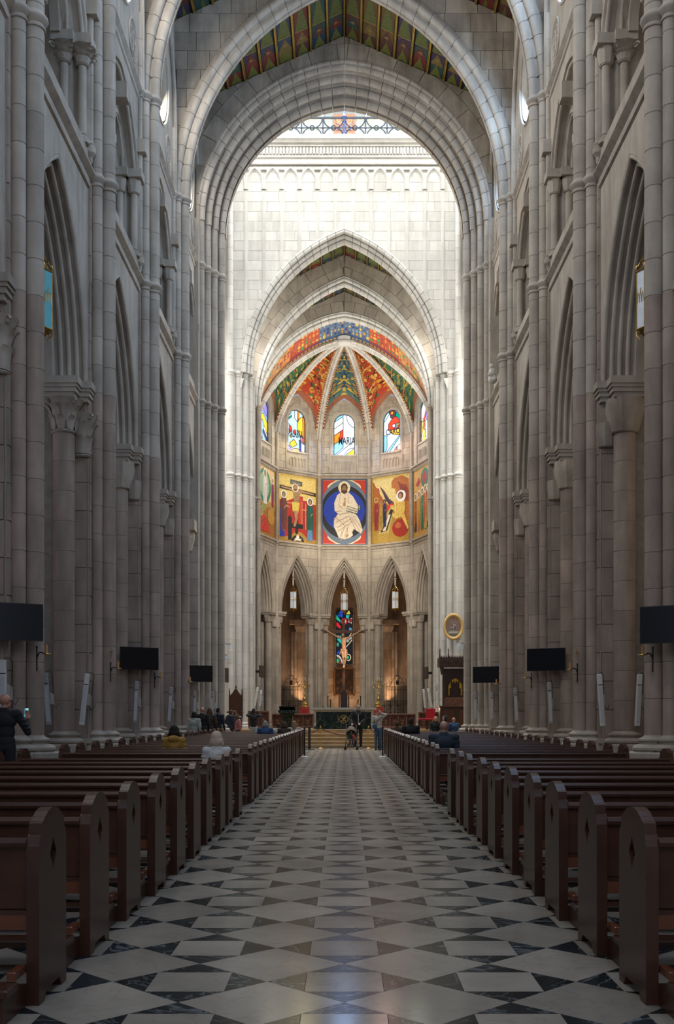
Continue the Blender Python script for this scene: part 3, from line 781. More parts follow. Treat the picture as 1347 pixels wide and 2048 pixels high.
wce = struct('wall_crossing_east')
We = lambda u, d, z: (u, d, z)
sec = [(.54, 53.0), (.52, 52.9), (.44, 52.86)]
for n, d, r in ((.36, 52.93, .1), (.21, 53.12, .1), (.07, 53.3, .1)):
    for i in range(8):
        f = radians(60+200*i/7); sec.append((n+r*cos(f), d+r-r*sin(f)-.06))
    sec.append((n-.0, d+.16)); sec.append((n-.06, d+.18))
sec += [(0, 53.45), (0, 53.65), (.6, 53.75)]
voussoirs(wce, 4.58, 18.35, 6.6, sec, We, 20, STW, gap=.02)
fbe = lambda u: arch_z(4.58+.5, 18.35, 6.6+.48, u) if abs(u) < 5.07 else 17.5
m = MB(); N = 40
for i in range(N):
    ua, ub = -6.6+13.2*i/N, -6.6+13.2*(i+1)/N
    m.add([We(ua, 53, max(17, fbe(ua))), We(ub, 53, max(17, fbe(ub))), We(ub, 53, 29.4), We(ua, 53, 29.4)], [(0, 1, 2, 3)])
m.obj('arch_backing', MORW, wce)
blocks(wce, We, -6.4, 6.4, 17.6, 28.55, .485, .85, 53.0, STW, fbot=fbe, seed=11, gap=.012, th=.015, limit=300)
# blind arcade: thin pilaster strips and lancets
sp = .885
for k in range(-7, 8):
    u = (k-.5)*sp+sp/2+sp/2
    m = MB(); zb = max(18.5, fbe(u)+.05); m.box(u-.05, u+.05, 52.945, 52.975, zb, 28.0); m.box(u-.09, u+.09, 52.965, 52.98, zb, 28.0)
    m.box(u-.14, u+.14, 52.86, 52.97, 28.35, 28.42)
    m.obj('pilaster_strip', STW, wce)
for k in range(-7, 8):
    u = k*sp
    m = MB(); sweep_arch(m, .33, 27.75, .62, [(.13, 52.965), (.11, 52.88), (.05, 52.87), (.03, 52.93), (0, 52.94), (-.02, 52.97)], We, 6, 27.4, u); m.obj('blind_lancet', STW, wce, 40)
cor = [(0, 28.62), (-.08, 28.64), (-.1, 28.74), (-.05, 28.78), (-.05, 28.9), (-.14, 28.94), (-.16, 29.02), (-.1, 29.04), (-.1, 29.42), (-.2, 29.46), (-.2, 29.54), (-.32, 29.58), (-.36, 29.66), (-.45, 29.72), (-.45, 29.92), (-.3, 29.96), (1.2, 29.98)]
m = MB(); m.grid([[We(u, 52.96+d, z) for u in (-6.6, 6.6)] for d, z in cor]); m.obj('cornice', STW, wce, 30)
for k in range(-37, 38):
    m = MB() if k == -37 else m; m.box(k*.165-.045, k*.165+.045, 52.76, 52.87, 29.08, 29.4)
o = m.obj('dentil_band', STW, wce)
for s, nm in ((-1, 'left'), (1, 'right')):
    p = thing('crossing_pier', 'pale clustered pier at the far %s corner of the crossing beside the chancel' % nm, 'pier')
    cl = [(5.62, 52.75, .15), (5.27, 53.05, .14), (4.97, 53.35, .13), (4.72, 53.75, .13)]
    for i, (x, y, r) in enumerate(cl):
        shaft(p, s*x, y, r, .9, 28.6 if i == 0 else 18.4, .6, STW, core=MORW)
    rings(p, [(s*x, y, r) for x, y, r in cl], 18.3, STW); rings(p, [(s*x, y, r) for x, y, r in cl], 13.25, STW)
    m = MB(); m.add([(s*x, y, z) for z in (0, 18.4) for x, y in ((7, 52.7), (5.75, 52.7), (5.4, 52.95), (5.05, 53.3), (4.75, 53.7), (4.7, 54.4), (7, 54.4))],
          [(i, (i+1) % 7, (i+1) % 7+7, i+7) for i in range(7)]+[list(range(7, 14))]); m.obj('core', STW, p)
    Wp = lambda u, d, z, s=s: (s*(4.60+d), 53.9+u, z)
    blocks(p, Wp, 0, .7, 1, 18, .6, .5, 0, STW, seed=4, jit=.1)
    m = MB()
    for x, y, r in cl: base_mold(m, s*x, y, r); plinth(m, s*x, y, r+.22)
    m.obj('base_moulding', STW, p, 40)
# north and south sides: transept arms
for s, nm in ((-1, 'left'), (1, 'right')):
    t = struct('wall_transept_'+nm)
    MB().box(min(s*10, s*10.3), max(s*10, s*10.3), 41, 54.5, 0, 26).obj('end_wall', STW, t)
    MB().box(min(s*6.5, s*10.3), max(s*6.5, s*10.3), 41.2, 41.4, 0, 26).obj('return_wall', STW, t)
    MB().box(min(s*6.5, s*10.3), max(s*6.5, s*10.3), 54.2, 54.4, 0, 26).obj('return_wall', STW, t)
    MB().box(min(s*6, s*10.3), max(s*6, s*10.3), 41, 54.5, 26, 26.2).obj('vault', STW, t)
    MB().box(min(s*6, s*6.4), max(s*6, s*6.4), 42.3, 53.4, 26, 37.5).obj('lantern_side_wall', STW, t)
lan = struct('ceiling_lantern'); MB().box(-6.5, 6.5, 42, 56.5, 37.5, 37.8).obj('tower_ceiling', STW, lan)
# gallery behind the iron railing
gal = struct('wall_gallery')
m = MB().box(-6.5, 6.5, 55.3, 55.5, 29.9, 37.6); m.obj('back_wall', mat('cream_plaster', (.22, .24, .23), .8), gal)
for k in (-3, -2, -1, 1, 2, 3):
    x = k*1.55
    MB().box(x-.48, x+.48, 55.22, 55.32, 30.3, 33.2).obj('window_frame', STW, gal)
    MB().box(x-.38, x+.38, 55.19, 55.22, 30.4, 33.1).obj('window_pane', mat('gallery_pane', (.2, .24, .17), .3, emit=(.72, .85, .6), es=.12), gal)
dr = struct('door_gallery')
MB().box(-.55, .55, 55.2, 55.3, 29.95, 32.4).obj('door_frame', mat('orange_wood', (.22, .085, .03), .5, var=.15), dr)
for sx in (-1, 1):
    MB().box(min(sx*.03, sx*.45), max(sx*.03, sx*.45), 55.15, 55.2, 30.0, 32.2).obj('door_leaf', mat('orange_wood_panel', (.15, .055, .02), .5, var=.15), dr)
    for z in (30.15, 30.85, 31.55): MB().box(min(sx*.09, sx*.39), max(sx*.09, sx*.39), 55.12, 55.16, z, z+.55).obj('door_panel', MATS['orange_wood'], dr)
RI = mat('blue_grey_iron', (.014, .022, .038), .6, .1)
rl = thing('gallery_railing', 'ornamental blue-grey iron railing of interlaced circles high above the bright wall', 'railing', (0, 53.05, 29.98))
m = MB(); m.box(-6.5, 6.5, -.03, .03, .98, 1.07); m.obj('handrail', RI, rl)
m = MB(); m.box(-6.5, 6.5, -.025, .025, .03, .07); m.obj('bottom_rail', RI, rl)
for k in range(-6, 7):
    u = k*1.06; m = MB()
    m.box(u-.032, u+.032, -.02, .02, 0, 1.05)
    if k: m.ball((u, 0, .53), .06, 8, 6)
    for sx in (-1, 1):
        for sz in (-1, 1):
            m.tube([(u+sx*(.53-.5*cos(t*pi/16)), 0, .53+sz*(.5-.5*sin(t*pi/16))-sz*.02) for t in range(9)], .032, 6)
        m.tube([(u+sx*.53+.11*cos(t*pi/8), 0, .53+.11*sin(t*pi/8)) for t in range(16)], .026, 5, closed=True)
        m.tube([(u+sx*(.27+.12*cos(t*pi/4)), 0, .92+.08*sin(t*pi/4)) for t in range(8)], .01, 5, closed=True, mi=1)
        m.tube([(u+sx*(.27+.12*cos(t*pi/4)), 0, .14+.08*sin(t*pi/4)) for t in range(8)], .01, 5, closed=True, mi=1)
    m.box(u-.5, u+.5, -.015, .015, .505, .555)
    m.obj('circle_panel', [RI, BRASS], rl, 40)
m = MB(); m.lathe([(.02, 0), (.16, .02), (.16, .1), (.05, .2), (.035, .8), (.08, .95), (.12, 1.05), (.05, 1.15), (.06, 1.25), (.02, 1.4)], (0, -.06, 0), 8); m.ball((0, -.06, 1.42), .05)
for a in range(8): m.tube([(0, -.08, .53), (.42*cos(a*pi/4+.39), -.08, .53+.42*sin(a*pi/4+.39))], .018, 5)
m.obj('central_emblem', mat('navy_enamel', (.02, .05, .16), .4), rl, 40)

# ================================================================== CHANCEL ARCHES
def chancel_arch(y, a, zs, rise, seed):
    t = struct('trim_chancel_arch')
    Wt = lambda u, d, z: (u, y+d, z)
    sec = [(.38, .0), (.37, -.1)]+[(n, d-.1) for n, d in roll_sec(2, .26, .18, .16, .1, 0)]+[(0, .25), (0, .45), (.5, .5)]
    voussoirs(t, a, zs, rise, sec, Wt, 18, STW, gap=.02)
    fb = lambda u: arch_z(a+.34, zs, rise+.33, u) if abs(u) < a+.34 else 17
    m = MB(); N = 32
    for i in range(N):
        ua, ub = -5.6+11.2*i/N, -5.6+11.2*(i+1)/N
        m.add([Wt(ua, 0, max(17, fb(ua))), Wt(ub, 0, max(17, fb(ub))), Wt(ub, 0, 27.2), Wt(ua, 0, 27.2)], [(0, 1, 2, 3)])
    m.obj('arch_backing', MOR, t)
    radial_blocks(t, a, zs, rise, .32, 3.6, .62, Wt, 0, 11, ST, lambda u: 26.58-.45*abs(u), 5.55, seed)
    for s in (-1, 1):
        for (x, dy, r) in ((a+.12, -.1, .13), (a+.36, -.3, .12)):
            shaft(t, s*x, y+dy+.25, r, .8, zs+.05, .6, ST)
        rings(t, [(s*(a+.12), y+.15, .13), (s*(a+.36), y-.05, .12)], 18.3 if y < 60 else 16.9, ST)
        rings(t, [(s*(a+.12), y+.15, .13), (s*(a+.36), y-.05, .12)], 13.25, ST)
        MB().box(min(s*(a+.1), s*6), max(s*(a+.1), s*6), y+.1, y+.9, .7, zs).obj('jamb', ST, t)
chancel_arch(58.6, 4.6, 18.35, 6.65, 21)
chancel_arch(63.7, 5.08, 19.2, 5.8, 22)
for s, nm in ((-1, 'left'), (1, 'right')):
    t = struct('wall_chancel_'+nm)
    Wq = lambda u, d, z, s=s: (s*(5.5+d), u, z)
    MB().box(54.3, 65, 0, .3, .7, 27.4, 0, Wq).obj('backing', MORW, t)
    blocks(t, Wq, 54.4, 58.5, 1, 24.6, .6, .95, 0, STW, seed=31)
    blocks(t, Wq, 59.5, 63.7, 1, 24.6, .6, .95, 0, STW, seed=32)
# ================================================================== APSE
AR = 5.4; AY = 64.9; ABZ = 24.1; HWB = AR*sin(pi/10)   # 1.669
AP = AR*cos(pi/10)
def vert(k): a = pi*k/5; return (-AR*cos(a), AY+AR*sin(a))   # k=0 left ... 5 right
def clip_convex(poly, cv):
    out = poly
    for i in range(len(cv)):
        a, b = cv[i], cv[(i+1) % len(cv)]
        out = clip_half(out, lambda p: (b[0]-a[0])*(p[1]-a[1])-(b[1]-a[1])*(p[0]-a[0]))
        if len(out) < 3: return []
    return out
def circ(cx, cy, r, n=16, a0=0, a1=2*pi, asp=1.0): return [(cx+r*cos(a0+(a1-a0)*i/n), cy+r*asp*sin(a0+(a1-a0)*i/n)) for i in range(n+(0 if abs(a1-a0-2*pi) < 1e-6 else 1))]
Z_ = dict(mb0=12.55, mb1=16.8)
def seg_poly(x0, y0, x1, y1, w_):
    dx, dy = x1-x0, y1-y0; L = sqrt(dx*dx+dy*dy) or 1; nx, ny = -dy/L*w_/2, dx/L*w_/2
    return [(x0+nx, y0+ny), (x1+nx, y1+ny), (x1-nx, y1-ny), (x0-nx, y0-ny)]
# ---- stained glass designs, unit square (0..1 across, 0..1 up, window is rounded at the top)
B_ = (.03, .14, .7); R_D = (.85, .06, .03); Y_ = (.9, .55, .05); O_ = (.95, .25, .02); Wt_ = (.74, .83, .88); LB = (.25, .58, .8); G_ = (.0, .35, .2); V_ = (.3, .25, .75); N_ = (.02, .04, .14); LG = (.45, .72, .78)
DES = {
 2: [('bg', Wt_), (LB, [(0, .8), (.45, .95), (.45, 1), (0, 1)]), (Wt_, [(0, .64), (.45, .80), (.45, .95), (0, .8)]), ((.95, .95, .96), [(0, .48), (.45, .64), (.45, .8), (0, .64)]),
     (R_D, [(0, .27), (.45, .42), (.45, .64), (0, .48)]), (O_, [(0, .27), (.26, .355), (.33, .59), (0, .48)]), (LB, [(0, .02), (.10, .04), (.45, .2), (.45, .42), (0, .27)]),
     ((.8, .85, 1), circ(1.05, 1.02, .46, 12, pi, 1.5*pi, .75)+[(1.05, 1.02)]), (Y_, [(1, 0)]+circ(1.0, 0, .48, 10, pi/2, pi, .4)), (Wt_, [(.10, .0), (1, .38), (1, .19), (.52, .0)])],
 1: [('bg', LG), (LB, [(0, .8), (.22, .9), (.1, 1), (0, 1)]), (Wt_, [(.42, 1), (.42, .8), (.58, .72), (.58, 1)]), (G_, [(0, .72), (.25, .82), (.25, .86), (0, .76)]), (Wt_, [(.0, .40), (.12, .42), (.12, .64), (0, .64)]),
     (O_, [(.58, 1), (.66, 1), (.66, .8), (.58, .76)]), (Y_, circ(.98, .62, .42, 12, pi*.5, pi*1.5, .62)), (O_, [(.86, .88), (1, .8), (1, .25), (.9, .25)]), (R_D, circ(.12, .53, .14, 10, -pi/2, pi/2, .62)), (R_D, circ(.46, .47, .1, 8, pi/2, 1.5*pi, .6)),
     (Y_, circ(.24, .36, .08, 8, pi/2, 1.5*pi, .5)), (Y_, [(.12, .18), (.38, .3), (.56, .18), (.27, .09)]), (V_, [(0, .02), (.22, .0), (.22, .08), (.1, .14), (0, .1)]), ((1, .45, .25), circ(.5, -.02, .25, 12, 0, pi, .45)),
     ((.95, .2, .2), [(.76, .26), (.9, .2), (.86, .4), (.74, .4)]), (B_, [(.70, .02), (.76, .02), (.74, .3), (.66, .3)]), (Wt_, [(.78, .04), (1, 0), (1, .2), (.78, .28)])],
 3: [('bg', Wt_), (LG, [(0, .72), (.34, .92), (.3, 1), (0, 1)]), ((.10, .07, .08), [(.34, 1), (.40, .82), (.58, .8), (.7, .92), (.66, 1)]), (R_D, circ(.48, .93, .12, 12, 0, 2*pi, .5)), (Y_, circ(.48, .93, .07, 12, 0, 2*pi, .5)),
     (G_, [(.66, .84), (.7, .84), (1, .74), (1, .78), (.74, .95)]), (R_D, [(.28, .68), (.6, .86), (.86, .76), (.86, .53), (.28, .53)]), (Y_, [(.3, .53), (.88, .53), (.88, .38), (.6, .41), (.42, .46)]), (V_, [(.88, .38), (1, .40), (1, .76), (.88, .76)]),
     (LB, [(0, .0), (.08, 0), (.2, .12), (.2, .42), (0, .42)]), (Wt_, circ(.58, .62, .09, 10, 0, 2*pi, .5)), (Y_, circ(.86, .64, .08, 10, 0, 2*pi, .5)), (LG, circ(.72, .61, .07, 10, -pi/2, pi/2, 1.0)), ((1, .3, .15), [(.56, 0), (.74, .0), (.74, .12)]), ((.95, .93, .93), [(.78, .02), (1, .05), (1, .18), (.78, .13)]), (LB, [(.12, 0), (.32, 0), (.95, .36), (.95, .4)])],
 0: [('bg', (.25, .45, .75)), (V_, [(.4, 1), (1, .95), (1, .62), (.62, .7)]), (N_, [(0, .62), (.4, .7), (.4, .95), (0, .9)]), (Y_, [(0, .42), (.4, .5), (.95, .2), (1, .3), (1, .48), (.5, .66), (0, .55)]), ((.9, .92, .9), [(.55, .3), (.95, .14), (1, .2), (.6, .38)]), (R_D, [(0, .12), (.4, .06), (.35, .25), (0, .3)]), (N_, [(.0, .0), (.6, .0), (.4, .1), (0, .12)]), (N_, [(.45, .22), (.9, .05), (1, .1), (.5, .3)])],
 4: [('bg', (.9, .93, .98)), ((.1, .6, .4), [(0, .8), (.25, .9), (.3, 1), (0, 1)]), (R_D, [(.25, .52), (.45, .5), (.85, .8), (.75, .88)]), (V_, circ(.82, .62, .26, 10, 0, 2*pi, .62)), (Y_, [(0, .1), (.22, .3), (.3, .5), (.1, .5), (0, .56)]), (LG, [(.5, .1), (1, .1), (1, .5), (.5, .48)]), (Y_, [(.1, .05), (.5, .02), (.55, .28), (.4, .3)]), ((1, .8, .3), circ(.25, .46, .14, 10, 0, 2*pi, .8)), (O_, [(.3, .3), (.42, .3), (.5, .48), (.35, .5)])],
}
WORD = {2: 'MARIA', 1: 'PALABRA', 3: 'CARO'}
LEAD = mat('lead_came', (.012, .02, .06), .5)
def glass_window(parent, W, u0, u1, z0, z1, d, design, gmat, outline, lw=.038, bg=(.0, .0, .0)):
    sx, sz = u1-u0, z1-z0
    def T(p): return (u0+p[0]*sx, z0+p[1]*sz)
    m = MB(); m.prism(outline, W, d+.02, d+.04, 0, design[0][1]); m.obj('pane', gmat, parent)
    lm = MB()
    for k, (c, poly) in enumerate(design[1:]):
        pl = [T(p) for p in poly]
        if poly_area(pl) < 0: pl = pl[::-1]
        pl = clip_convex(pl, outline)
        if len(pl) < 3: continue
        m = MB(); m.prism(pl, W, d+.018-.0012*k, d+.02-.0012*k, 0, c); m.obj('pane', gmat, parent)
        for i in range(len(pl)):
            a, b = pl[i], pl[(i+1) % len(pl)]
            if (a[0]-b[0])**2+(a[1]-b[1])**2 > 1e-5: lm.prism(seg_poly(*a, *b, lw), W, d-.012, d-.004)
    n = len(outline)
    for i in range(n): lm.prism(seg_poly(*outline[i], *outline[(i+1) % n], lw*2.2), W, d-.02, d+.01)
    lm.obj('lead_came', LEAD, parent)
    return T
def text_on(parent, name, body, P, size, rotm, mt, ext=.01, xs=1.0, align='CENTER'):
    c = bpy.data.curves.new(name, 'FONT'); c.body = body; c.size = size; c.offset = .006*size/.5 if name == 'lettering' else 0; c.extrude = ext; c.align_x = align; c.align_y = 'CENTER'; c.resolution_u = 2
    o = bpy.data.objects.new(name, c); dg = bpy.context.evaluated_depsgraph_get(); me = bpy.data.meshes.new_from_object(o)
    me.materials.clear(); me.materials.append(mt); bpy.data.objects.remove(o)
    t = link(name, me, parent, P); t.rotation_euler = rotm; t.scale = (xs, 1, 1)
    return t
def bay_frame(k):
    (xa, ya), (xb, yb) = vert(k), vert(k+1); L = sqrt((xb-xa)**2+(yb-ya)**2); ux, uy = (xb-xa)/L, (yb-ya)/L
    cx, cy = (xa+xb)/2, (ya+yb)/2
    nx, ny = -uy, ux     # outward
    if nx*cx+ny*(cy-AY) < 0: nx, ny = -nx, -ny
    return (lambda u, d, z: (cx+ux*u+nx*d, cy+uy*u+ny*d, z)), atan2(uy, ux)
# ---- mural drawings (unit coordinates), all simple flat shapes
SK = (.45, .25, .11); CR = (.78, .70, .56); HAL = (.86, .80, .62); GLD = (.72, .50, .12); RED = (.50, .035, .02); BLU = (.01, .045, .42); DK = (.012, .014, .02); SLB = (.13, .18, .26); OCH = (.42, .24, .05); GRN = (.02, .16, .10); LBL = (.12, .25, .5)
def fig(L, x, y, h, robe, cloak, face=SK, halo=HAL, lean=0.0, w_=.085, asp=.7):
    """a standing robed figure, x = middle, y = feet, h = height"""
    hw = w_*h/.6
    P = lambda a, b: (x+a*hw+lean*b, y+b*h)
    L.append((robe, [P(-.9, 0), P(.9, 0), P(1.0, .35), P(.95, .7), P(.6, .84), P(-.6, .84), P(-.95, .7), P(-1.0, .35)]))
    L.append((cloak, [P(-1.0, .2), P(-.3, .1), P(.1, .45), P(-.1, .83), P(-.65, .84), P(-1.05, .7)]))
    L.append((cloak, [P(1.05, .25), P(.7, .2), P(.35, .5), P(.4, .83), P(.7, .84), P(1.1, .7)]))
    for q in (-.5, 0, .45): L.append((tuple(c*.35 for c in robe), seg_poly(*P(q, .04), *P(q*.6, .5), .006)))
    L.append((halo, circ(*P(0, .93), hw*1.0, 18, asp=1/1.3*.95))); L.append((tuple(c*.25 for c in cloak), circ(*P(0, .925), hw*.62, 12, asp=.85))); L.append((face, circ(*P(0, .915), hw*.42, 12, asp=1.0)))
    L.append((face, [P(.2, .55), P(.75, .62), P(.75, .66), P(.2, .6)])); L.append(((.3, .14, .07), [P(-.25, 0), P(.25, 0), P(.3, -.03), P(-.3, -.03)]))
def pantocrator():
    L = [('bg', (.80, .70, .45)), (RED, [(0, .99), (.0, .80), (.16, .93), (.32, .99)]), (RED, [(1, .99), (1, .80), (.84, .93), (.68, .99)]), (RED, [(0, .01), (0, .2), (.16, .07), (.32, .01)]), (RED, [(1, .01), (1, .2), (.84, .07), (.68, .01)]),
         (RED, [(0, .7), (.12, .8), (.12, .93), (0, .96)]), (RED, [(1, .7), (.88, .8), (.88, .93), (1, .96)]), (RED, [(0, .3), (.12, .2), (.12, .07), (0, .04)]), (RED, [(1, .3), (.88, .2), (.88, .07), (1, .04)])]
    def el(c, rx, ry, cy=.5): L.append((c, [(min(1, max(0, .5+rx*cos(t*pi/20))), cy+ry*sin(t*pi/20)) for t in range(40)]))
    el(SLB, .56, .497); el(DK, .54, .41, .5); el(BLU, .47, .315, .52)
    rb = [(.42, .80), (.60, .80), (.70, .74), (.80, .62), (.86, .56), (.80, .50), (.74, .48), (.80, .44), (.86, .36), (.92, .22), (.88, .17), (.72, .24), (.62, .10), (.50, .08), (.38, .10), (.34, .16), (.26, .28), (.27, .40), (.36, .47), (.28, .52), (.27, .64), (.34, .76)]
    L.append((CR, rb)); L.append((CR, [(.36, .1), (.5, .2), (.62, .1), (.70, .14), (.66, .24), (.4, .22)]))
    ln = [((.42, .79), (.37, .6)), ((.37, .6), (.47, .55)), ((.58, .79), (.6, .6)), ((.30, .34), (.62, .44)), ((.34, .26), (.66, .40)), ((.36, .2), (.7, .36)), ((.66, .42), (.86, .2)), ((.62, .42), (.78, .2)), ((.70, .44), (.90, .24)), ((.38, .46), (.6, .49)), ((.30, .5), (.44, .52)), ((.33, .46), (.28, .38)), ((.44, .12), (.52, .3)), ((.60, .12), (.56, .26)), ((.48, .72), (.55, .70)), ((.5, .1), (.6, .3)), ((.3, .42), (.5, .3)), ((.4, .1), (.45, .2))]
    for a, b in ln: L.append(((.30, .07, .05), seg_poly(*a, *b, .007)))
    L.append((HAL, circ(.5, .875, .135, 24, asp=.72))); L.append(((.62, .42, .2), circ(.5, .875, .118, 24, asp=.72))); L.append((HAL, circ(.5, .875, .108, 24, asp=.72)))
    L.append(((.07, .035, .015), circ(.5, .875, .08, 16, asp=.85))); L.append(((.10, .05, .02), [(.43, .87), (.57, .87), (.57, .80), (.5, .775), (.43, .80)])); L.append(((.30, .17, .08), circ(.5, .86, .05, 14, asp=.95))); L.append(((.08, .04, .02), [(.455, .835), (.545, .835), (.53, .795), (.5, .785), (.47, .795)]))
    L.append(((.05, .02, .01), [(.465, .87), (.488, .87), (.488, .876), (.465, .876)])); L.append(((.05, .02, .01), [(.512, .87), (.535, .87), (.535, .876), (.512, .876)])); L.append(((.2, .1, .05), seg_poly(.5, .872, .5, .85, .01)))
    L.append((SK, [(.47, .62), (.50, .66), (.505, .71), (.525, .71), (.525, .66), (.53, .60), (.49, .58)])); L.append((SK, [(.80, .60), (.86, .60), (.86, .54), (.8, .52)])); L.append((SK, [(.40, .06), (.43, .10), (.47, .09), (.42, .055)])); L.append((SK, [(.52, .11), (.56, .16), (.6, .15), (.56, .1)]))
    L.append((GRN, [(.80, .46), (.84, .56), (.82, .6), (.78, .6)])); L.append(((.80, .72, .58), [(.55, .64), (.82, .585), (.79, .475), (.52, .53)]))
    for r in range(3):
        y = .60-.036*r
        for q in range(9):
            x = .57+.027*q-.01*r; yy = y-.2*(x-.55)
            L.append((DK, [(x, yy), (x+.012, yy-.002), (x+.010, yy-.022), (x-.002, yy-.02)]))
            if q % 2: L.append((DK, [(x, yy-.008), (x+.02, yy-.011), (x+.02, yy-.015), (x, yy-.012)]))
    return L
def crucifixion():
    L = [('bg', (.80, .60, .17)), ((.45, .03, .02), [(0, 0), (1, 0), (1, .60), (.92, .60), (.92, .68), (.80, .68), (.80, .64), (.64, .64), (.64, .70), (.5, .7), (.36, .65), (.2, .60), (0, .62)]), ((.62, .07, .03), [(.55, .66), (.62, .66), (.62, .2), (.55, .2)]),
         ((.75, .35, .2), seg_poly(.72, .2, .72, .6, .02)), ((.75, .35, .2), seg_poly(.62, .5, .84, .5, .015)), ((.75, .35, .2), seg_poly(.62, .62, .62, .2, .012)), ((.75, .35, .2), seg_poly(.84, .62, .84, .25, .012)), ((.75, .35, .2), seg_poly(.08, .58, .35, .58, .012)), (OCH, [(0, 0), (1, 0), (1, .05), (.75, .08), (.6, .15), (.45, .16), (.3, .08), (0, .05)]),
         (DK, [(.24, .02), (.24, .36), (.28, .40), (.34, .36), (.34, .02)]), (DK, circ(.5, .0, .17, 12, 0, pi, .62)), ((.8, .75, .6), circ(.5, .065, .045, 10)), ((.8, .75, .6), seg_poly(.4, .02, .6, .05, .015)), ((.8, .75, .6), seg_poly(.6, .02, .42, .05, .015)),
         (DK, seg_poly(.47, .12, .47, .86, .075)), (DK, seg_poly(0, .81, 1, .75, .055)), (DK, seg_poly(.32, .24, .64, .24, .07)), ((.08, .10, .09), [(.3, .94), (.62, .92), (.62, .85), (.3, .87)])]
    for q in range(7): L.append(((.5, .4, .25), [(.34+.035*q, .915-.003*q), (.355+.035*q, .913-.003*q), (.355+.035*q, .88-.003*q), (.34+.035*q, .882-.003*q)]))
    B = (.42, .25, .12)
    L += [(B, [(.04, .80), (.35, .77), (.40, .74), (.56, .73), (.62, .755), (.94, .745), (.94, .765), (.60, .79), (.38, .80), (.05, .82)]), (B, [(.39, .79), (.57, .785), (.55, .68), (.52, .60), (.40, .60), (.38, .7)]), ((.72, .55, .1), [(.34, .6), (.55, .6), (.53, .5), (.5, .42), (.42, .45), (.36, .46)]),
          (B, [(.39, .47), (.5, .47), (.50, .36), (.46, .27), (.42, .22), (.38, .24), (.43, .34)]), (HAL, circ(.43, .82, .095, 16, asp=.65)), ((.3, .12, .02), circ(.43, .82, .065, 12, asp=.8)), (B, circ(.43, .815, .045, 10, asp=.9)), ((.15, .07, .03), [(.385, .80), (.475, .80), (.46, .77), (.4, .77)])]
    for y in (.63, .66, .69, .72): L.append(((.22, .11, .05), seg_poly(.41, y, .53, y, .006)))
    L.append((BLU, [(.0, .06), (.14, .06), (.16, .4), (.04, .5), (0, .5)])); fig(L, .12, .16, .58, (.17, .05, .04), (.12, .035, .03), halo=(.85, .82, .75)); L.append((SK, [(.18, .52), (.28, .5), (.28, .52), (.18, .55)]))
    fig(L, .83, .06, .62, GRN, (.015, .1, .08), halo=(.85, .82, .75)); L.append((LBL, [(.74, .04), (.9, .04), (.88, .2), (.76, .2)]))
    return L
def tomb_angel():
    L = [('bg', (.74, .60, .24)), ((.42, .12, .03), [(0, .95), (.05, .93), (.1, .86), (.18, .84), (.2, .76), (.34, .62), (.46, .56), (.5, .4), (.2, .1), (0, .1)]), ((.45, .14, .03), [(.52, .92), (.6, .97), (.8, .99), (.98, .93), (1, .6), (1, .3), (.9, .1), (.6, .2), (.6, .55), (.66, .62), (.62, .8), (.52, .82)]),
         ((.42, .25, .04), [(0, 0), (1, 0), (1, .3), (.7, .3), (.5, .42), (.3, .5), (.0, .3)]), ((.10, .045, .08), [(.2, .88), (.34, .78), (.46, .66), (.58, .6), (.6, .52), (.5, .5), (.44, .58), (.34, .68)]), ((.30, .05, .03), [(.68, .92), (.78, .86), (.92, .84), (1, .72), (1, .58), (.9, .6), (.78, .74)])]
    for q in range(6): L.append(((.03, .02, .05), seg_poly(.22+.05*q, .85-.05*q, .4+.03*q, .62-.02*q, .008)))
    for q in range(4): L.append(((.08, .02, .02), seg_poly(.7+.06*q, .9-.03*q, .8+.04*q, .72, .008)))
    L += [((.75, .02, .02), circ(.52, .5, .12, 14, asp=.7)), (DK, circ(.53, .49, .09, 14, asp=.75)), ((.55, .40, .12), [(.14, .12), (.5, .56), (.62, .56), (.44, .12)]), ((.02, .015, .02), [(.22, .16), (.5, .5), (.57, .48), (.4, .18)]), ((.78, .72, .6), [(.28, .18), (.36, .30), (.44, .32), (.36, .18)]), ((.78, .72, .6), [(.37, .31), (.44, .42), (.5, .42), (.44, .31)]), ((.45, .3, .06), [(.14, .0), (.44, .0), (.44, .14), (.14, .14)]),
          ((.35, .02, .01), circ(.76, .2, .22, 20, asp=.62)), ((.5, .12, .04), circ(.70, .24, .08, 12, asp=.6))]
    fig(L, .11, .2, .5, (.35, .04, .03), (.28, .03, .03), halo=GLD, w_=.07); fig(L, .24, .2, .44, (.5, .34, .08), (.4, .26, .06), halo=(.5, .34, .1), w_=.06); fig(L, .34, .24, .42, (.02, .03, .12), (.02, .02, .09), halo=(.05, .05, .12), w_=.06)
    L += [((.74, .52, .12), [(.64, .62), (.86, .62), (.9, .5), (.86, .42), (.98, .2), (.96, .16), (.8, .36), (.62, .34), (.6, .48)]), ((.74, .52, .12), [(.62, .52), (.64, .46), (.52, .5), (.53, .54)]), ((.85, .84, .78), circ(.78, .68, .13, 18, asp=.68)), ((.12, .03, .05), circ(.77, .69, .075, 12, asp=.75)), (SK, circ(.76, .68, .045, 10, asp=.9))]
    for q in range(6): L.append(((.4, .2, .03), seg_poly(.66+.04*q, .58, .68+.045*q, .3+.01*q, .007)))
    return L
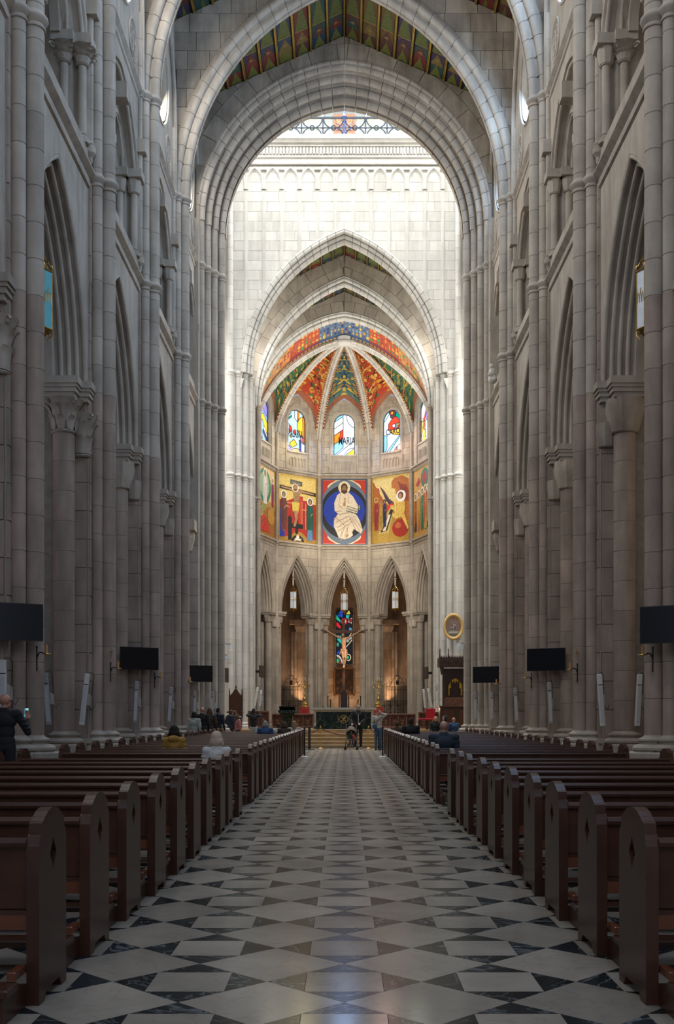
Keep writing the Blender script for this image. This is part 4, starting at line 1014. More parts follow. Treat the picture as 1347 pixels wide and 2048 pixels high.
def transfiguration():
    L = [('bg', (.50, .30, .08)), ((.75, .55, .25), [(0, .55), (1, .5), (1, 1), (0, 1)]), ((.02, .22, .10), circ(.42, .72, .36, 24, asp=.70)), ((.3, .5, .3), circ(.42, .73, .27, 20, asp=.72)), ((.42, .18, .04), [(0, .0), (1, 0), (1, .38), (.7, .44), (.4, .4), (.2, .48), (0, .44)])]
    fig(L, .45, .46, .48, (.86, .82, .76), (.75, .68, .64), w_=.13); fig(L, .88, .46, .42, (.4, .03, .05), (.2, .03, .12), w_=.1); fig(L, .06, .62, .28, (.25, .12, .4), (.2, .1, .3), w_=.12)
    L += [((.65, .05, .03), [(.0, .1), (.3, .3), (.5, .26), (.7, .1), (.72, .06), (.1, .05)]), ((.6, .42, .1), circ(.2, .33, .13, 12, asp=.6)), (SK, circ(.2, .33, .07, 10, asp=.8)), ((.6, .3, .05), circ(.76, .3, .2, 12, asp=.6)), ((.3, .35, .1), circ(.35, .4, .12, 10, asp=.5)), ((.25, .1, .03), seg_poly(.1, .12, .45, .25, .02)), ((.4, .02, .02), seg_poly(.3, .06, .5, .22, .015))]
    return L
def pentecost():
    L = [('bg', (.58, .35, .10)), ((.5, .28, .07), [(0, 0), (1, 0), (1, .6), (0, .55)]), ((.02, .2, .13), circ(.62, .84, .22, 16, asp=.62)), ((.45, .05, .03), circ(.62, .84, .12, 12, asp=.8)), ((.4, .05, .05), [(.1, .78), (.3, .88), (.4, .8), (.28, .74)]), ((.4, .08, .05), [(.85, .9), (1, .92), (1, .8), (.88, .82)])]
    for x, h, c, d in ((.1, .56, (.05, .03, .03), (.5, .15, .03)), (.3, .58, (.5, .15, .04), (.55, .33, .05)), (.5, .6, (.02, .14, .08), (.05, .25, .14)), (.68, .62, (.55, .36, .07), (.5, .1, .03)), (.86, .62, (.06, .03, .05), (.45, .3, .06))): fig(L, x, .09, h, c, d, w_=.085)
    return L
MUR = {0: ('white robed figure in a green ring above crouching figures, narrow leftmost mural', transfiguration), 1: ('mural of a crucifixion with two mourners on gold and red, left of the centre', crucifixion), 2: ('central mural of a seated figure in cream robe on a blue disc', pantocrator),
       3: ('mural of a winged figure at an open tomb with three women, right of the centre', tomb_angel), 4: ('narrow rightmost mural of a row of haloed standing figures', pentecost)}
# ---- apse vault ornaments
def vault_color(k, s, t, rnd):
    pass
WINO = lambda hw, z0, zs, n=14: [(-hw, z0), (hw, z0)]+[(hw*cos(pi*i/n), zs+hw*sin(pi*i/n)*1.0) for i in range(n+1)]
for k in range(5):
    W, rz = bay_frame(k)
    t = struct('wall_apse_bay')
    hw = HWB
    # --- lower arcade
    a, zs, ri = 1.33, 8.0, 3.65
    m = MB(); wall_strips(m, W, -hw, hw, 0, a, zs, ri, 8.0, 12.3, 0); m.obj('backing', MORW, t)
    fb = lambda u: arch_z(a+.06, zs, ri+.08, u)
    blocks(t, W, -hw, hw, 8.05, 12.2, .5, .85, 0, ST, fbot=fb, seed=60+k, th=.03)
    m = MB(); sweep_arch(m, a, zs, ri, [(.12, 0), (.12, -.07), (.04, -.08), (0, -.03)]+roll_sec(3, -.03, .13, .14, .05)+[(-.44, .45), (-.46, .9)], W, 12, 7.95); m.obj('arch_moulding', ST, t, 35)
    # piers
    for sg in (-1, 1):
        x, y, _ = W(sg*1.27, .34, 0); shaft(t, x, y, .21, .9, 7.3, .6, ST)
        x, y, _ = W(sg*1.25, .74, 0); shaft(t, x, y, .14, .9, 7.3, .6, ST)
        m = MB(); u0, u1 = sorted((sg*1.42, sg*1.72)); m.box(u0, u1, .0, .9, .9, 8.0, 0, W); m.obj('pilaster', ST, t)
        Wf = W; blocks(t, W, u0, u1, .9, 7.1, .6, .5, 0, ST, seed=70, jit=.05)
        m = MB(); x, y, _ = W(sg*1.27, .34, 0)
        rough_capital(m, 0, 0, .21, .62, 7.3, 7.75); o = m.obj('capital', ST, t); o.location = (x, y, 0); o.rotation_euler = (0, 0, rz)
        m = MB(); u0, u1 = sorted((sg*.93, sg*1.62)); m.box(u0, u1, -.06, .95, 7.75, 7.86, 0, W); m.box(u0-.04, u1+.04, -.1, .95, 7.86, 8.0, 0, W); m.obj('abacus', ST, t)
        m = MB(); x, y, _ = W(sg*1.52, .02, 0); rough_capital(m, 0, 0, .12, .34, 7.0, 7.45); o = m.obj('capital', ST, t); o.location = (x, y, 0); o.rotation_euler = (0, 0, rz)
    # --- cornices, mural
    for zc in (12.2, 16.82):
        m = MB(); m.grid([[W(u, d, zc+z) for u in (-hw, hw)] for d, z in ((0, 0), (-.06, .03), (-.1, .1), (-.1, .16), (-.2, .22), (-.2, .3), (-.08, .34), (0, .36))]); m.obj('cornice', ST, t, 30)
    MB().box(-hw, hw, -.0, .2, 12.3, 17.2, 0, W).obj('mural_wall', ST, t)
    mu = thing('mural', MUR[k][0], 'mural', (0, 0, 0), 0, 'murals round the apse')
    L = MUR[k][1](); m = MB(); u0, u1, z0, z1 = -1.43, 1.43, 12.56, 16.8
    T = lambda p: (u0+(u1-u0)*min(1, max(0, p[0])), z0+(z1-z0)*min(1, max(0, p[1])))
    m.prism([T(p) for p in ((0, 0), (1, 0), (1, 1), (0, 1))], W, -.03, 0, 0, L[0][1])
    for i, (c, poly) in enumerate(L[1:]):
        d = -.031-.0006*i; m.add([W(T(p)[0], d, T(p)[1]) for p in poly], [list(range(len(poly)))], 0, c)
    m.obj('painted_panel', PAINT, mu)
    m = MB()
    for (p, q) in (((0, 0), (1, 0)), ((1, 0), (1, 1)), ((1, 1), (0, 1)), ((0, 1), (0, 0))): m.prism(seg_poly(*T(p), *T(q), .05), W, -.06, 0)
    m.obj('frame', GOLD if k != 2 else mat('blue_frame', (.05, .08, .2), .6), mu)
    # --- upper wall with window
    la, lz, lr = 1.6, 19.7, 2.35
    m = MB(); pts = arc_off(la, lz, lr, 0, 12)
    # wall around a round-headed opening: polar strips
    whw, wz0, wzs = .69, 18.4, 20.42; N = 24
    inn = [(-whw, wz0), (0, wz0), (whw, wz0), (whw, 19.4)]+[(whw*cos(pi*i/10), wzs+whw*sin(pi*i/10)) for i in range(11)]+[(-whw, 19.4)]
    out = [(-hw, 17.1), (0, 17.1), (hw, 17.1), (hw, lz)]+[pts[::-1][int(round(i*(len(pts)-1)/10))] for i in range(11)]+[(-hw, lz)]
    n = len(inn)
    m.add([W(u, 0, z) for u, z in inn]+[W(u, 0, z) for u, z in out]+[W(u, .3, z) for u, z in inn], [(i, (i+1) % n, (i+1) % n+n, i+n) for i in range(n)]+[(i, (i+1) % n, (i+1) % n+2*n, i+2*n) for i in range(n)])
    m.obj('window_wall', MORW, t)
    cn = [0]
    ft = lambda u: arch_z(la, lz, lr, u) if abs(u) < la else lz
    fw = lambda u: wzs+sqrt(max(0, (whw+.1)**2-u*u)) if abs(u) < whw+.1 else wzs
    blocks(t, W, -hw+.1, -whw-.1, 17.2, 22.1, .42, .5, 0, ST, ftop=ft, seed=80+k, cnt=cn); blocks(t, W, whw+.1, hw-.1, 17.2, 22.1, .42, .5, 0, ST, ftop=ft, seed=90+k, cnt=cn)
    blocks(t, W, -whw-.1, whw+.1, 20.42, 22.1, .42, .5, 0, ST, fbot=fw, ftop=ft, seed=95+k, cnt=cn)
    MB().box(-whw-.1, whw+.1, -.02, 0, 17.2, 18.35, 0, W).obj('sill_panel', ST, t)
    m = MB(); sweep_arch(m, .88, 20.2, 1.35, [(.07, 0), (.05, -.07), (-.02, -.08), (-.04, -.02), (-.1, 0)], W, 8, 17.25); m.obj('niche_moulding', ST, t, 35)
    m = MB(); m.prism([(-.78, 18.3), (.78, 18.3), (.78, 18.4), (-.78, 18.4)], W, -.08, .1); m.obj('window_sill', ST, t)
    m = MB()
    for q in range(-2, 3): sweep_arch(m, .085, 17.85, .14, [(.045, 0), (.03, -.06), (0, -.06), (-.01, 0)], W, 4, 17.45, q*.24)
    m.obj('blind_arcade', ST, t, 40)
    wn = struct('window_%d' % (k+1))
    outl = WINO(whw, wz0, wzs)
    glass_window(wn, W, -whw, whw, wz0, wzs+whw, .16, DES[k], GLASS, outl)
    if k in WORD:
        if k == 2: p = W(.16, .13, 19.35); sz, xs = .72, .52
        elif k == 1: p = W(-.05, .13, 19.55); sz, xs = .72, .36
        else: p = W(.05, .13, 19.7); sz, xs = .55, .72
        o = text_on(wn, 'lettering', WORD[k], p, sz, (pi/2, 0, rz), LEAD, .004, xs)
    # --- vault cell
    (xa, ya), (xb, yb) = vert(k), vert(k+1); rnd = random.Random(k)
    ap = arc_off(la+.06, lz-.3, lr+.45, 0, 12)
    def cell(s, t_, off=0.0):
        """s -1..1 along the wall arch, t 0..1 to the boss"""
        i = (s+1)/2*(len(ap)-1); i0 = min(len(ap)-2, int(i)); f = i-i0
        u = ap[i0][0]*(1-f)+ap[i0+1][0]*f; z = ap[i0][1]*(1-f)+ap[i0+1][1]*f
        x, y, _ = W(u*1.02, .0, 0)
        px = x*(1-t_); py = AY+(y-AY)*(1-t_)
        g = (1-(1-t_)**1.55)**(1/1.55)
        zz = z+(ABZ-z)*g
        return (px, py, zz+off)
    TN = 18; SN = 16
    cv = struct('ceiling_apse_cell')
    base = {0: ((.45, .09, .04), (.55, .25, .08)), 4: ((.45, .09, .04), (.55, .25, .08)), 1: ((.03, .13, .06), (.35, .22, .04)), 3: ((.03, .13, .06), (.35, .22, .04)), 2: ((.10, .20, .20), (.30, .30, .16))}
    base = {0: ((.05, .16, .08), (.36, .24, .05)), 4: ((.05, .16, .08), (.36, .24, .05)), 1: ((.50, .05, .02), (.55, .16, .03)), 3: ((.50, .05, .02), (.55, .16, .03)), 2: ((.08, .20, .20), (.20, .28, .20))}
    b0, b1 = base[k]
    m = MB(); m.grid([[cell(-1+2*i/SN, j/TN) for i in range(SN+1)] for j in range(TN+1)], 0, b0)
    # ornament: petals, fans and bands laid mirror-symmetrically on the cell
    pal = {1: [(.72, .30, .03), (.75, .45, .06), (.10, .02, .01), (.65, .12, .03), (.04, .16, .05), (.8, .55, .15)], 2: [(.72, .50, .08), (.02, .06, .16), (.35, .42, .30), (.55, .30, .06), (.12, .3, .32), (.02, .04, .08)], 0: [(.7, .5, .06), (.04, .22, .09), (.12, .05, .02), (.55, .2, .04), (.3, .4, .1), (.02, .05, .04)]}
    pal[3] = pal[1]; pal[4] = pal[0]; pl = pal[k]
    def petal(s, t_, ls, lt, ang, col, o):
        pts = []
        for q in range(10):
            a_ = 2*pi*q/10; x_, y_ = cos(a_)*(.5+.5*abs(cos(a_/1))), sin(a_)*.45
            ds = (x_*cos(ang)-y_*sin(ang))*ls; dt = (x_*sin(ang)+y_*cos(ang))*lt
            ss = max(-.97, min(.97, s+ds)); tt = max(.01, min(.95, t_+dt)); pts.append(cell(ss, tt, -o))
        m.add(pts, [list(range(10))], 0, col)
    o = .02
    for j in range(21):
        tt = .03+.045*j; sc = 1.0
        for row in range(int(13*(1-tt*.5))):
            s = rnd.uniform(.05, .95); o += .0002
            c = rnd.choice(pl); an = rnd.uniform(0, pi); ls, lt = rnd.uniform(.05, .13), rnd.uniform(.014, .03)
            t2 = tt+rnd.uniform(-.03, .03)
            for sg in (-1, 1): petal(sg*s, t2, ls, lt, an*sg, c, o)
        for sg in (-1, 1):
            petal(sg*(.5 if j % 2 else .3), tt, .07, .02, 0, pl[0], .05); petal(sg*(.5 if j % 2 else .3), tt, .035, .01, 0, pl[2], .054)
        petal(0, tt, .1, .028, pi/2 if j % 2 else 0, pl[(j//2) % 2], .052); petal(0, tt, .05, .014, 0, pl[2], .056)
    # borders: gilt and dark key pattern beside each rib
    for sg in (-1, 1):
        for (sa, sb, c) in ((.90, 1.0, (.30, .10, .04)), (.925, .965, (.72, .5, .18))):
            m.grid([[cell(sg*q, j/TN, -.06-(.004 if c[0] > .5 else 0)) for q in (sa, sb)] for j in range(TN)], 0, c)
        for j in range(46): m.grid([[cell(sg*q, (j+w_)/48, -.07) for q in (.92, .97)] for w_ in (0, .35)], 0, (.12, .03, .015))
    m.grid([[cell(-1+2*i/SN, q, -.06) for i in range(SN+1)] for q in (0, .035)], 0, (.36, .12, .05)); m.grid([[cell(-1+2*i/SN, q, -.066) for i in range(SN+1)] for q in (.01, .022)], 0, (.6, .38, .12))
    m.obj('painted_cell', PAINT, cv)
# chancel-side half cells of the vault, between the last arch and the boss
cv = struct('ceiling_apse_cell')
m = MB()
def wcell(s, q, off=0):
    """ruled strip from the last arch (q=0) to the side rib (q=1)"""
    x0 = 5.14*s; z0 = max(19.3, arch_z(5.16, 19.2, 5.9, x0)); t_ = 1-abs(s); g = (1-(1-t_)**1.55)**(1/1.55)
    return (x0*(1-q)+5.32*s*q, 64.15+(AY-64.15)*q, z0*(1-q)+(19.45+(ABZ+.1-19.45)*g)*q-off)
for i in range(48):
    s0, s1 = -1+i/24, -1+(i+1)/24; sm = abs(s0+s1)/2
    c = (.10, .16, .26) if sm < .28 else (.50, .07, .03) if sm < .62 else (.60, .24, .08) if sm < .75 else (.55, .28, .14)
    m.grid([[wcell(s0+(s1-s0)*j, q/3) for j in (0, 1)] for q in range(4)], 0, c)
    m.grid([[wcell(s0+(s1-s0)*j, q, .01) for j in (.1, .75)] for q in (.84, .93)], 0, (.75, .5, .2)); m.grid([[wcell(s0+(s1-s0)*j, q, .008) for j in (0, 1)] for q in (.76, .80)], 0, (.05, .08, .25))
    for q in (.12, .3, .46, .62):
        w1, w2, w3 = rnd.uniform(.006, .022), rnd.uniform(.04, .10), rnd.choice((1, .45)); c = rnd.choice([(.75, .45, .08), (.75, .3, .04), (.05, .3, .1), (.3, .05, .03)] if sm > .28 else [(.75, .5, .1), (.3, .35, .4), (.6, .3, .06), (.04, .06, .2)]); cs = (s0+s1)/2
        m.add([wcell(max(-1, min(1, cs+w1*cos(a*pi/4)*(w3 if a % 2 else 1))), q+w2*sin(a*pi/4)*(w3 if a % 2 else 1), .012) for a in range(8)], [list(range(8))], 0, c)
m.obj('painted_cell', PAINT, cv)
# ---- ribs, wall ribs, boss, corner shafts
rb = struct('trim_apse_ribs')
def rib_pt(k, t_):
    x, y = vert(k); x *= .985; g = (1-(1-t_)**1.55)**(1/1.55)
    return Vector((x*(1-t_), AY+(y-AY)*(1-t_), 19.3+(ABZ-.05-19.3)*g))
for k in range(6):
    n = 20; segs = 14
    for q in range(segs):
        P_ = [rib_pt(k, (q+.02+.96*j/3)/segs) for j in range(4)]
        x, y = vert(k); rad = Vector((x, y-AY, 0)).normalized(); tan = Vector((-rad.y, rad.x, 0))
        sec = [(-.17, .12), (-.17, 0), (-.12, -.05), (-.08, -.03), (-.07, -.12), (-.05, -.18), (0, -.21), (.05, -.18), (.07, -.12), (.08, -.03), (.12, -.05), (.17, 0), (.17, .12)]
        m = MB(); rows = []
        for j in range(4):
            d = (P_[min(3, j+1)]-P_[max(0, j-1)]).normalized(); nn = tan.cross(d)
            if nn.z < 0: nn = -nn
            rows.append([P_[j]+tan*a+nn*b for a, b in sec])
        m.grid(rows); L = len(sec); m.f += [list(range(L)), [3*L+i for i in range(L)]]; m.m += [0, 0]; m.c += [None, None]
        m.obj('rib_stone', STW, rb, 40)
bm_ = MB()
for k in range(6):
    n = 44; x, y = vert(k); rad = Vector((x, y-AY, 0)).normalized(); tan = Vector((-rad.y, rad.x, 0))
    for sg in (-1, 1):
        if k in (0, 5) and sg*(1 if k == 0 else -1) > 0 and False: continue
        for q in range(n):
            a, b = rib_pt(k, .03+.86*q/n), rib_pt(k, .03+.86*(q+1)/n); up = Vector((0, 0, .03)); c_ = a+(b-a)*.45
            for (l0, l1, e0, e1, col, dz) in ((.16, .285, a, b, (.30, .05, .02), 0), (.19, .255, a, c_, (.75, .55, .22), -.006), (.19, .255, c_, b, (.10, .03, .02), -.006)):
                bm_.add([tuple(e0+tan*sg*l0+up+Vector((0, 0, dz))), tuple(e1+tan*sg*l0+up+Vector((0, 0, dz))), tuple(e1+tan*sg*l1+up+Vector((0, 0, dz))), tuple(e0+tan*sg*l1+up+Vector((0, 0, dz)))], [(0, 1, 2, 3)], 0, col)
bm_.obj('painted_border', PAINT, rb)
m = MB(); m.lathe([(.0, -.28), (.3, -.27), (.42, -.2), (.44, -.1), (.36, 0), (.4, .2)], (0, AY, ABZ), 20); m.obj('boss', STW, rb, 40)
for k in range(6):
    x, y = vert(k); x *= .985; y = AY+(y-AY)*.985
    shaft(rb, x, y, .13, .9, 19.35, .6, ST)
    rings(rb, [(x, y, .12)], 12.35, ST); rings(rb, [(x, y, .12)], 17.0, ST)
# ================================================================== AMBULATORY
am = struct('wall_ambulatory')
for (x0, y0, x1, y1) in ((-3.6, 75.6, -.0, 75.6),):
    pass
Wb = lambda u, d, z: (u, 75.6+d, z)
m = MB(); m.box(-6, -.62, 0, .3, 0, 13, 0, Wb); m.box(.62, 6, 0, .3, 0, 13, 0, Wb); m.box(-.62, .62, 0, .3, 0, 5.0, 0, Wb); m.box(-.62, .62, 0, .3, 9.0, 13, 0, Wb); m.box(-.62, .62, .16, .3, 5, 9, 0, Wb); m.obj('back_wall', STD, am)
blocks(am, Wb, -1.9, -.75, 1, 9, .5, .8, 0, STD, seed=1); blocks(am, Wb, .75, 1.9, 1, 9, .5, .8, 0, STD, seed=2); blocks(am, Wb, -.75, .75, 1, 4.9, .5, .8, 0, STD, seed=3)
for s in (-1, 1):
    m = MB(); m.add([(s*x, y, z) for z in (0, 13) for x, y in ((5.8, 75.8), (10.5, 70.5), (10.5, 64), (10.7, 64), (10.7, 70.7), (6, 76))], [(i, (i+1) % 6, (i+1) % 6+6, i+6) for i in range(6)]); m.obj('side_wall', STD, am)
    for (x, y) in ((3.0, 74.6), (5.3, 73.2), (7.4, 71.0)):
        for (dx, dy, r) in ((0, 0, .3), (-.35, .25, .16), (.35, .1, .16), (-.6, .5, .12), (.62, .3, .12)): shaft(am, s*(x+dx), y+dy, r, .9, 7.2, .6, STD)
        m = MB(); rough_capital(m, s*x, y, .3, .9, 7.2, 7.7); m.box(s*x-.8, s*x+.8, y-.45, y+.8, 7.7, 8.0); m.obj('capital', STD, am)
        m = MB(); 
        m.tube([(s*x*(1-.5*q), y-3.2*q, 8+3.6*sqrt(1-(1-q)**2)) for q in [i/10*(.4 if x > 6 else .5) for i in range(11)]], .12, 8); m.obj('vault_rib', STD, am, 40)
    m = MB(); m.box(min(s*5.5, s*10.7), max(s*5.5, s*10.7), 54.4, 54.5, 0, 13); m.obj('side_wall', STD, am)
    m = MB(); m.box(min(s*10.3, s*10.6), max(s*10.3, s*10.6), 54, 70, 0, 13); m.obj('side_wall', STD, am)
m = MB(); m.box(-11, 11, 54.4, 76, 12.9, 13.1)
o = MB(); 
R2 = [(-11, 54.4), (11, 54.4), (11, 76), (-11, 76)]
va = [vert(k) for k in range(6)]
mm = MB(); ring_in = [(x*1.02, AY+(y-AY)*1.02+.3) for x, y in va]; ring_out = [(-11, 60), (-11, 72), (-4, 78), (4, 78), (11, 72), (11, 60)]
mm.add([(x, y, 12.2) for x, y in ring_in]+[(x, y, 12.2) for x, y in ring_out], [(i, i+1, i+7, i+6) for i in range(5)]); mm.obj('ambulatory_ceiling', STD, am)
af = MB().box(-11, 11, 54, 78, .5, .9).obj('floor_apse', TW); af['kind'] = 'structure'
# window behind the crucifix and painting under it
w6 = struct('window_6')
D6 = [('bg', (.01, .012, .015)), ((.02, .08, .75), [(.1, .86), (.3, .98), (.42, .98), (.42, .84), (.36, .83)]), ((.02, .1, .6), [(.2, .9), (.42, .9), (.42, .83), (.3, .83)]), ((.02, .5, .3), [(.02, .9), (.06, .88), (.3, .78), (.28, .74), (.02, .8)]), ((.75, .02, .03), [(.03, .76), (.14, .74), (.34, .66), (.24, .63), (.03, .68)]),
      ((.8, .65, .1), [(.6, .9), (.78, .97), (.86, .92), (.84, .89), (.62, .89)]), ((.03, .5, .5), [(.58, .88), (.82, .88), (.76, .8), (.6, .82)]), ((.7, .7, .62), [(.72, .79), (.86, .84), (.98, .82), (.94, .72), (.74, .74)]), ((.6, .03, .03), seg_poly(.78, .79, .95, .78, .05)), ((.6, .03, .03), seg_poly(.86, .84, .84, .73, .05)),
      ((.75, .02, .04), circ(.5, .765, .2, 18, asp=.32)), ((.85, .75, .75), circ(.5, .765, .12, 14, asp=.35)), ((.02, .48, .42), [(.05, .44), (.34, .54), (.34, .36), (.28, .37)]), ((.02, .4, .38), [(.26, .52), (.36, .56), (.36, .5), (.3, .5)]), ((.6, .62, .5), [(.2, .5), (.04, .44), (.06, .46), (.22, .55)]), ((.75, .7, .4), seg_poly(.62, .42, .98, .58, .03)), ((.75, .7, .4), seg_poly(.6, .3, .98, .44, .03)),
      ((.02, .08, .7), [(.05, .2), (.22, .26), (.22, .19), (.05, .18)]), ((.05, .3, .2), circ(.12, .35, .09, 10, asp=.5)), ((.8, .7, .4), circ(.75, .12, .16, 14, asp=.42)), ((.01, .02, .02), circ(.73, .12, .11, 12, asp=.42)), ((.03, .5, .35), circ(.71, .12, .075, 10, asp=.45)), ((.7, .7, .6), circ(.04, .0, .38, 14, 0, pi/2, .45)+[(.04, 0)]), ((.1, .12, .12), circ(.04, .0, .3, 12, 0, pi/2, .45)+[(.04, 0)]), ((.05, .5, .2), circ(.04, .02, .2, 10, 0, pi/2, .4)+[(.04, .02)]), ((.85, .6, .05), circ(.04, .01, .09, 8, 0, pi/2, .4)+[(.04, .01)]), ((.6, .02, .02), [(.18, .0), (.28, 0), (.26, .06), (.2, .07)]),
      ((.35, .4, .38), circ(.85, .47, .11, 12, asp=.3)), ((.3, .33, .3), circ(.7, .42, .1, 12, asp=.3)), ((.08, .3, .6), [(.78, .6), (.94, .56), (.94, .64), (.8, .66)])]
glass_window(w6, Wb, -.60, .60, 5.0, 8.95, .1, D6, GLASSD, WINO(.60, 5.0, 8.35), .03)
MB().box(-.68, -.6, -.06, .1, 4.95, 8.5, 0, Wb).obj('window_frame', ST, w6); MB().box(.6, .68, -.06, .1, 4.95, 8.5, 0, Wb).obj('window_frame', ST, w6)
pt = thing('altar_painting', 'dark old painting in gilt frame on the wall under the far stained glass', 'painting', (0, 75.45, 3.75))
m = MB()
for (a, b, c, d) in ((-.72, .72, .9, .98), (-.72, .72, -.98, -.9), (-.72, -.64, -.98, .98), (.64, .72, -.98, .98)): m.box(a, b, -.06, .04, c, d)
m.obj('frame', mat('dull_gilt', (.30, .15, .04), .5, .4), pt)
m = MB(); m.box(-.65, .65, -.01, .03, -.92, .92, 0, None, (.035, .02, .012)); rnd = random.Random(5)
for i in range(60):
    x, z = rnd.uniform(-.55, .55), rnd.uniform(-.8, .8); r = rnd.uniform(.03, .13); c = rnd.choice([(.10, .045, .02), (.06, .03, .02), (.14, .07, .03), (.02, .02, .02), (.09, .03, .02)])
    m.add([(x+r*cos(q*pi/4)*rnd.uniform(.6, 1.2), -.012-.0003*i, z+r*1.3*sin(q*pi/4)) for q in range(8)], [list(range(8))], 0, c)
m.obj('canvas', PAINT, pt)
# ================================================================== PEWS
def at(px, py, Y): return ((px-688)/2140*Y, Y, EYE+(1430-py)/2140*Y)
EP = [(0, .0), (0, .765), (.008, .795), (.022, .815), (.04, .826), (.04, .874), (.075, .885), (.10, .90), (.11, .903), (.15, .922), (.20, .933), (.25, .937), (.30, .933), (.35, .922), (.39, .903), (.40, .90), (.425, .885), (.46, .874), (.46, .826), (.478, .815), (.492, .795), (.5, .765), (.5, .0), (.41, .0), (.37, .05), (.13, .05), (.09, .0)]
SL = [(.25, .62), (.262, .643), (.268, .66), (.282, .668), (.29, .683), (.306, .70), (.306, .712), (.29, .729), (.282, .744), (.268, .752), (.262, .769), (.25, .79), (.238, .769), (.232, .752), (.218, .744), (.21, .729), (.194, .712), (.194, .70), (.21, .683), (.218, .668), (.232, .66), (.238, .643)]
def panel_mesh(th=.062):
    bm = bmesh.new()
    def loop(p): vs = [bm.verts.new((0, y, z)) for y, z in p]; return [bm.edges.new((vs[i], vs[(i+1) % len(vs)])) for i in range(len(vs))]
    es = loop(EP)+loop(SL[::-1]); bmesh.ops.triangle_fill(bm, edges=es, use_beauty=True)
    bmesh.ops.recalc_face_normals(bm, faces=bm.faces)
    r = bmesh.ops.extrude_face_region(bm, geom=list(bm.faces)); vs = [e for e in r['geom'] if isinstance(e, bmesh.types.BMVert)]
    bmesh.ops.translate(bm, vec=(th, 0, 0), verts=vs); bmesh.ops.recalc_face_normals(bm, faces=bm.faces)
    me = bpy.data.meshes.new('end_panel'); bm.to_mesh(me); bm.free(); me.materials.append(WD); return me
PM = panel_mesh()
PWL = 3.05
def make_pew():
    t = thing('pew', 'pew', 'pew')
    link('end_panel', PM, t, (0, -.25, 0)); link('end_panel', PM, t, (PWL-.062, -.25, 0))
    A, B = .062, PWL-.062
    m = MB(); m.add([(x, y, z) for x in (A, B) for y, z in ((-.20, .46), (-.175, .46), (-.215, .78), (-.24, .78))], [(0, 1, 5, 4), (1, 2, 6, 5), (2, 3, 7, 6), (3, 0, 4, 7), (0, 1, 2, 3), (4, 5, 6, 7)]); m.obj('backrest', WD, t)
    m = MB(); m.add([(x, y, z) for x in (A, B) for y, z in ((-.262, .765), (-.17, .765), (-.165, .785), (-.19, .803), (-.25, .803), (-.268, .785))], [(i, (i+1) % 6, (i+1) % 6+6, i+6) for i in range(6)]+[(0, 1, 2, 3, 4, 5), (6, 7, 8, 9, 10, 11)]); m.obj('top_rail', WD, t)
    m = MB(); m.rbox(A, B, -.19, .2, .425, .455, .006); m.obj('seat', WD, t)
    m = MB(); m.box(A, B, -.20, -.175, .355, .425); m.obj('seat_rail', WL, t)
    m = MB(); m.box(A, B, -.215, -.2, .60, .625); m.obj('back_moulding', WD, t)
    m = MB(); m.rbox(A-.02, B+.02, -.62, -.44, .13, .165, .006); m.obj('kneeler', WD, t)
    for x in (A, (A+B)/2, B-.05):
        m = MB(); m.add([(x+q, y, z) for q in (0, .05) for y, z in ((-.60, 0), (-.60, .13), (-.42, .13), (-.22, .10), (-.2, 0))], [(i, (i+1) % 5, (i+1) % 5+5, i+5) for i in range(5)]+[(0, 1, 2, 3, 4), (5, 6, 7, 8, 9)]); m.obj('kneeler_bracket', WD, t)
    for x in (A+.01, B-.01):
        m = MB(); m.rbox(x-.02, x+.02, -.46, -.30, .17, .21, .004); m.obj('hinge_block', WL, t)
    return t
ROWS = [5.40+1.055*i for i in range(10)]+[17.15+1.1*i for i in range(21)]
pew0 = make_pew(); first = True
ORD = ['first', 'second', 'third', 'fourth', 'fifth', 'sixth', 'seventh', 'eighth', 'ninth', 'tenth', 'eleventh', 'twelfth', 'thirteenth', 'fourteenth', 'fifteenth', 'sixteenth', 'seventeenth', 'eighteenth', 'nineteenth', 'twentieth', 'twenty-first']
for side, sn in ((-1, 'left'), (1, 'right')):
    for i, y in enumerate(ROWS):
        blk = 'near' if i < 10 else 'far'; k = i if i < 10 else i-10; rem = (10 if i < 10 else 21)-k
        if k < rem: l = 'dark wooden pew left of the aisle, %s from the front edge of the %s block' % (ORD[k], blk)
        else: l = 'dark wooden pew left of the aisle, %s from the altar end of the %s block' % (ORD[rem-1], blk)
        l = l.replace('left of', sn+' of').replace('front edge', 'camera end')
        x = 1.46 if side > 0 else -1.46-PWL
        j = random.uniform(-.02, .02); g = 'pews %s of the aisle' % sn
        if first: pew0.location = (x+j, y, 0); pew0['label'] = l; pew0['group'] = g; first = False
        else: dup(pew0, (x+j, y+random.uniform(-.02, .02), 0), None, l, g)

# ================================================================== STEPS AND SANCTUARY
STEP = mat('golden_marble', (.30, .19, .085), .35, var=.25, nscale=3)
NOSE = mat('pale_nosing', (.48, .36, .2), .3, var=.1)
sf = struct('floor_sanctuary')
for k in range(5):
    y = 44.75+.42*k; z = .15*k
    m = MB().box(-5.0, 5.0, y+.03, 47.2, z, z+.12); m.obj('step_riser', STEP, sf)
    m = MB().box(-5.0, 5.0, y, y+.46, z+.115, z+.15); m.obj('step_tread', NOSE, sf)
MB().box(-10, 10, 46.4, 54.4, .3, .75).obj('platform', STEP, sf)
MB().box(-14, 14, 44.5, 46.5, -.2, 0).obj('side_paving', TW, sf)
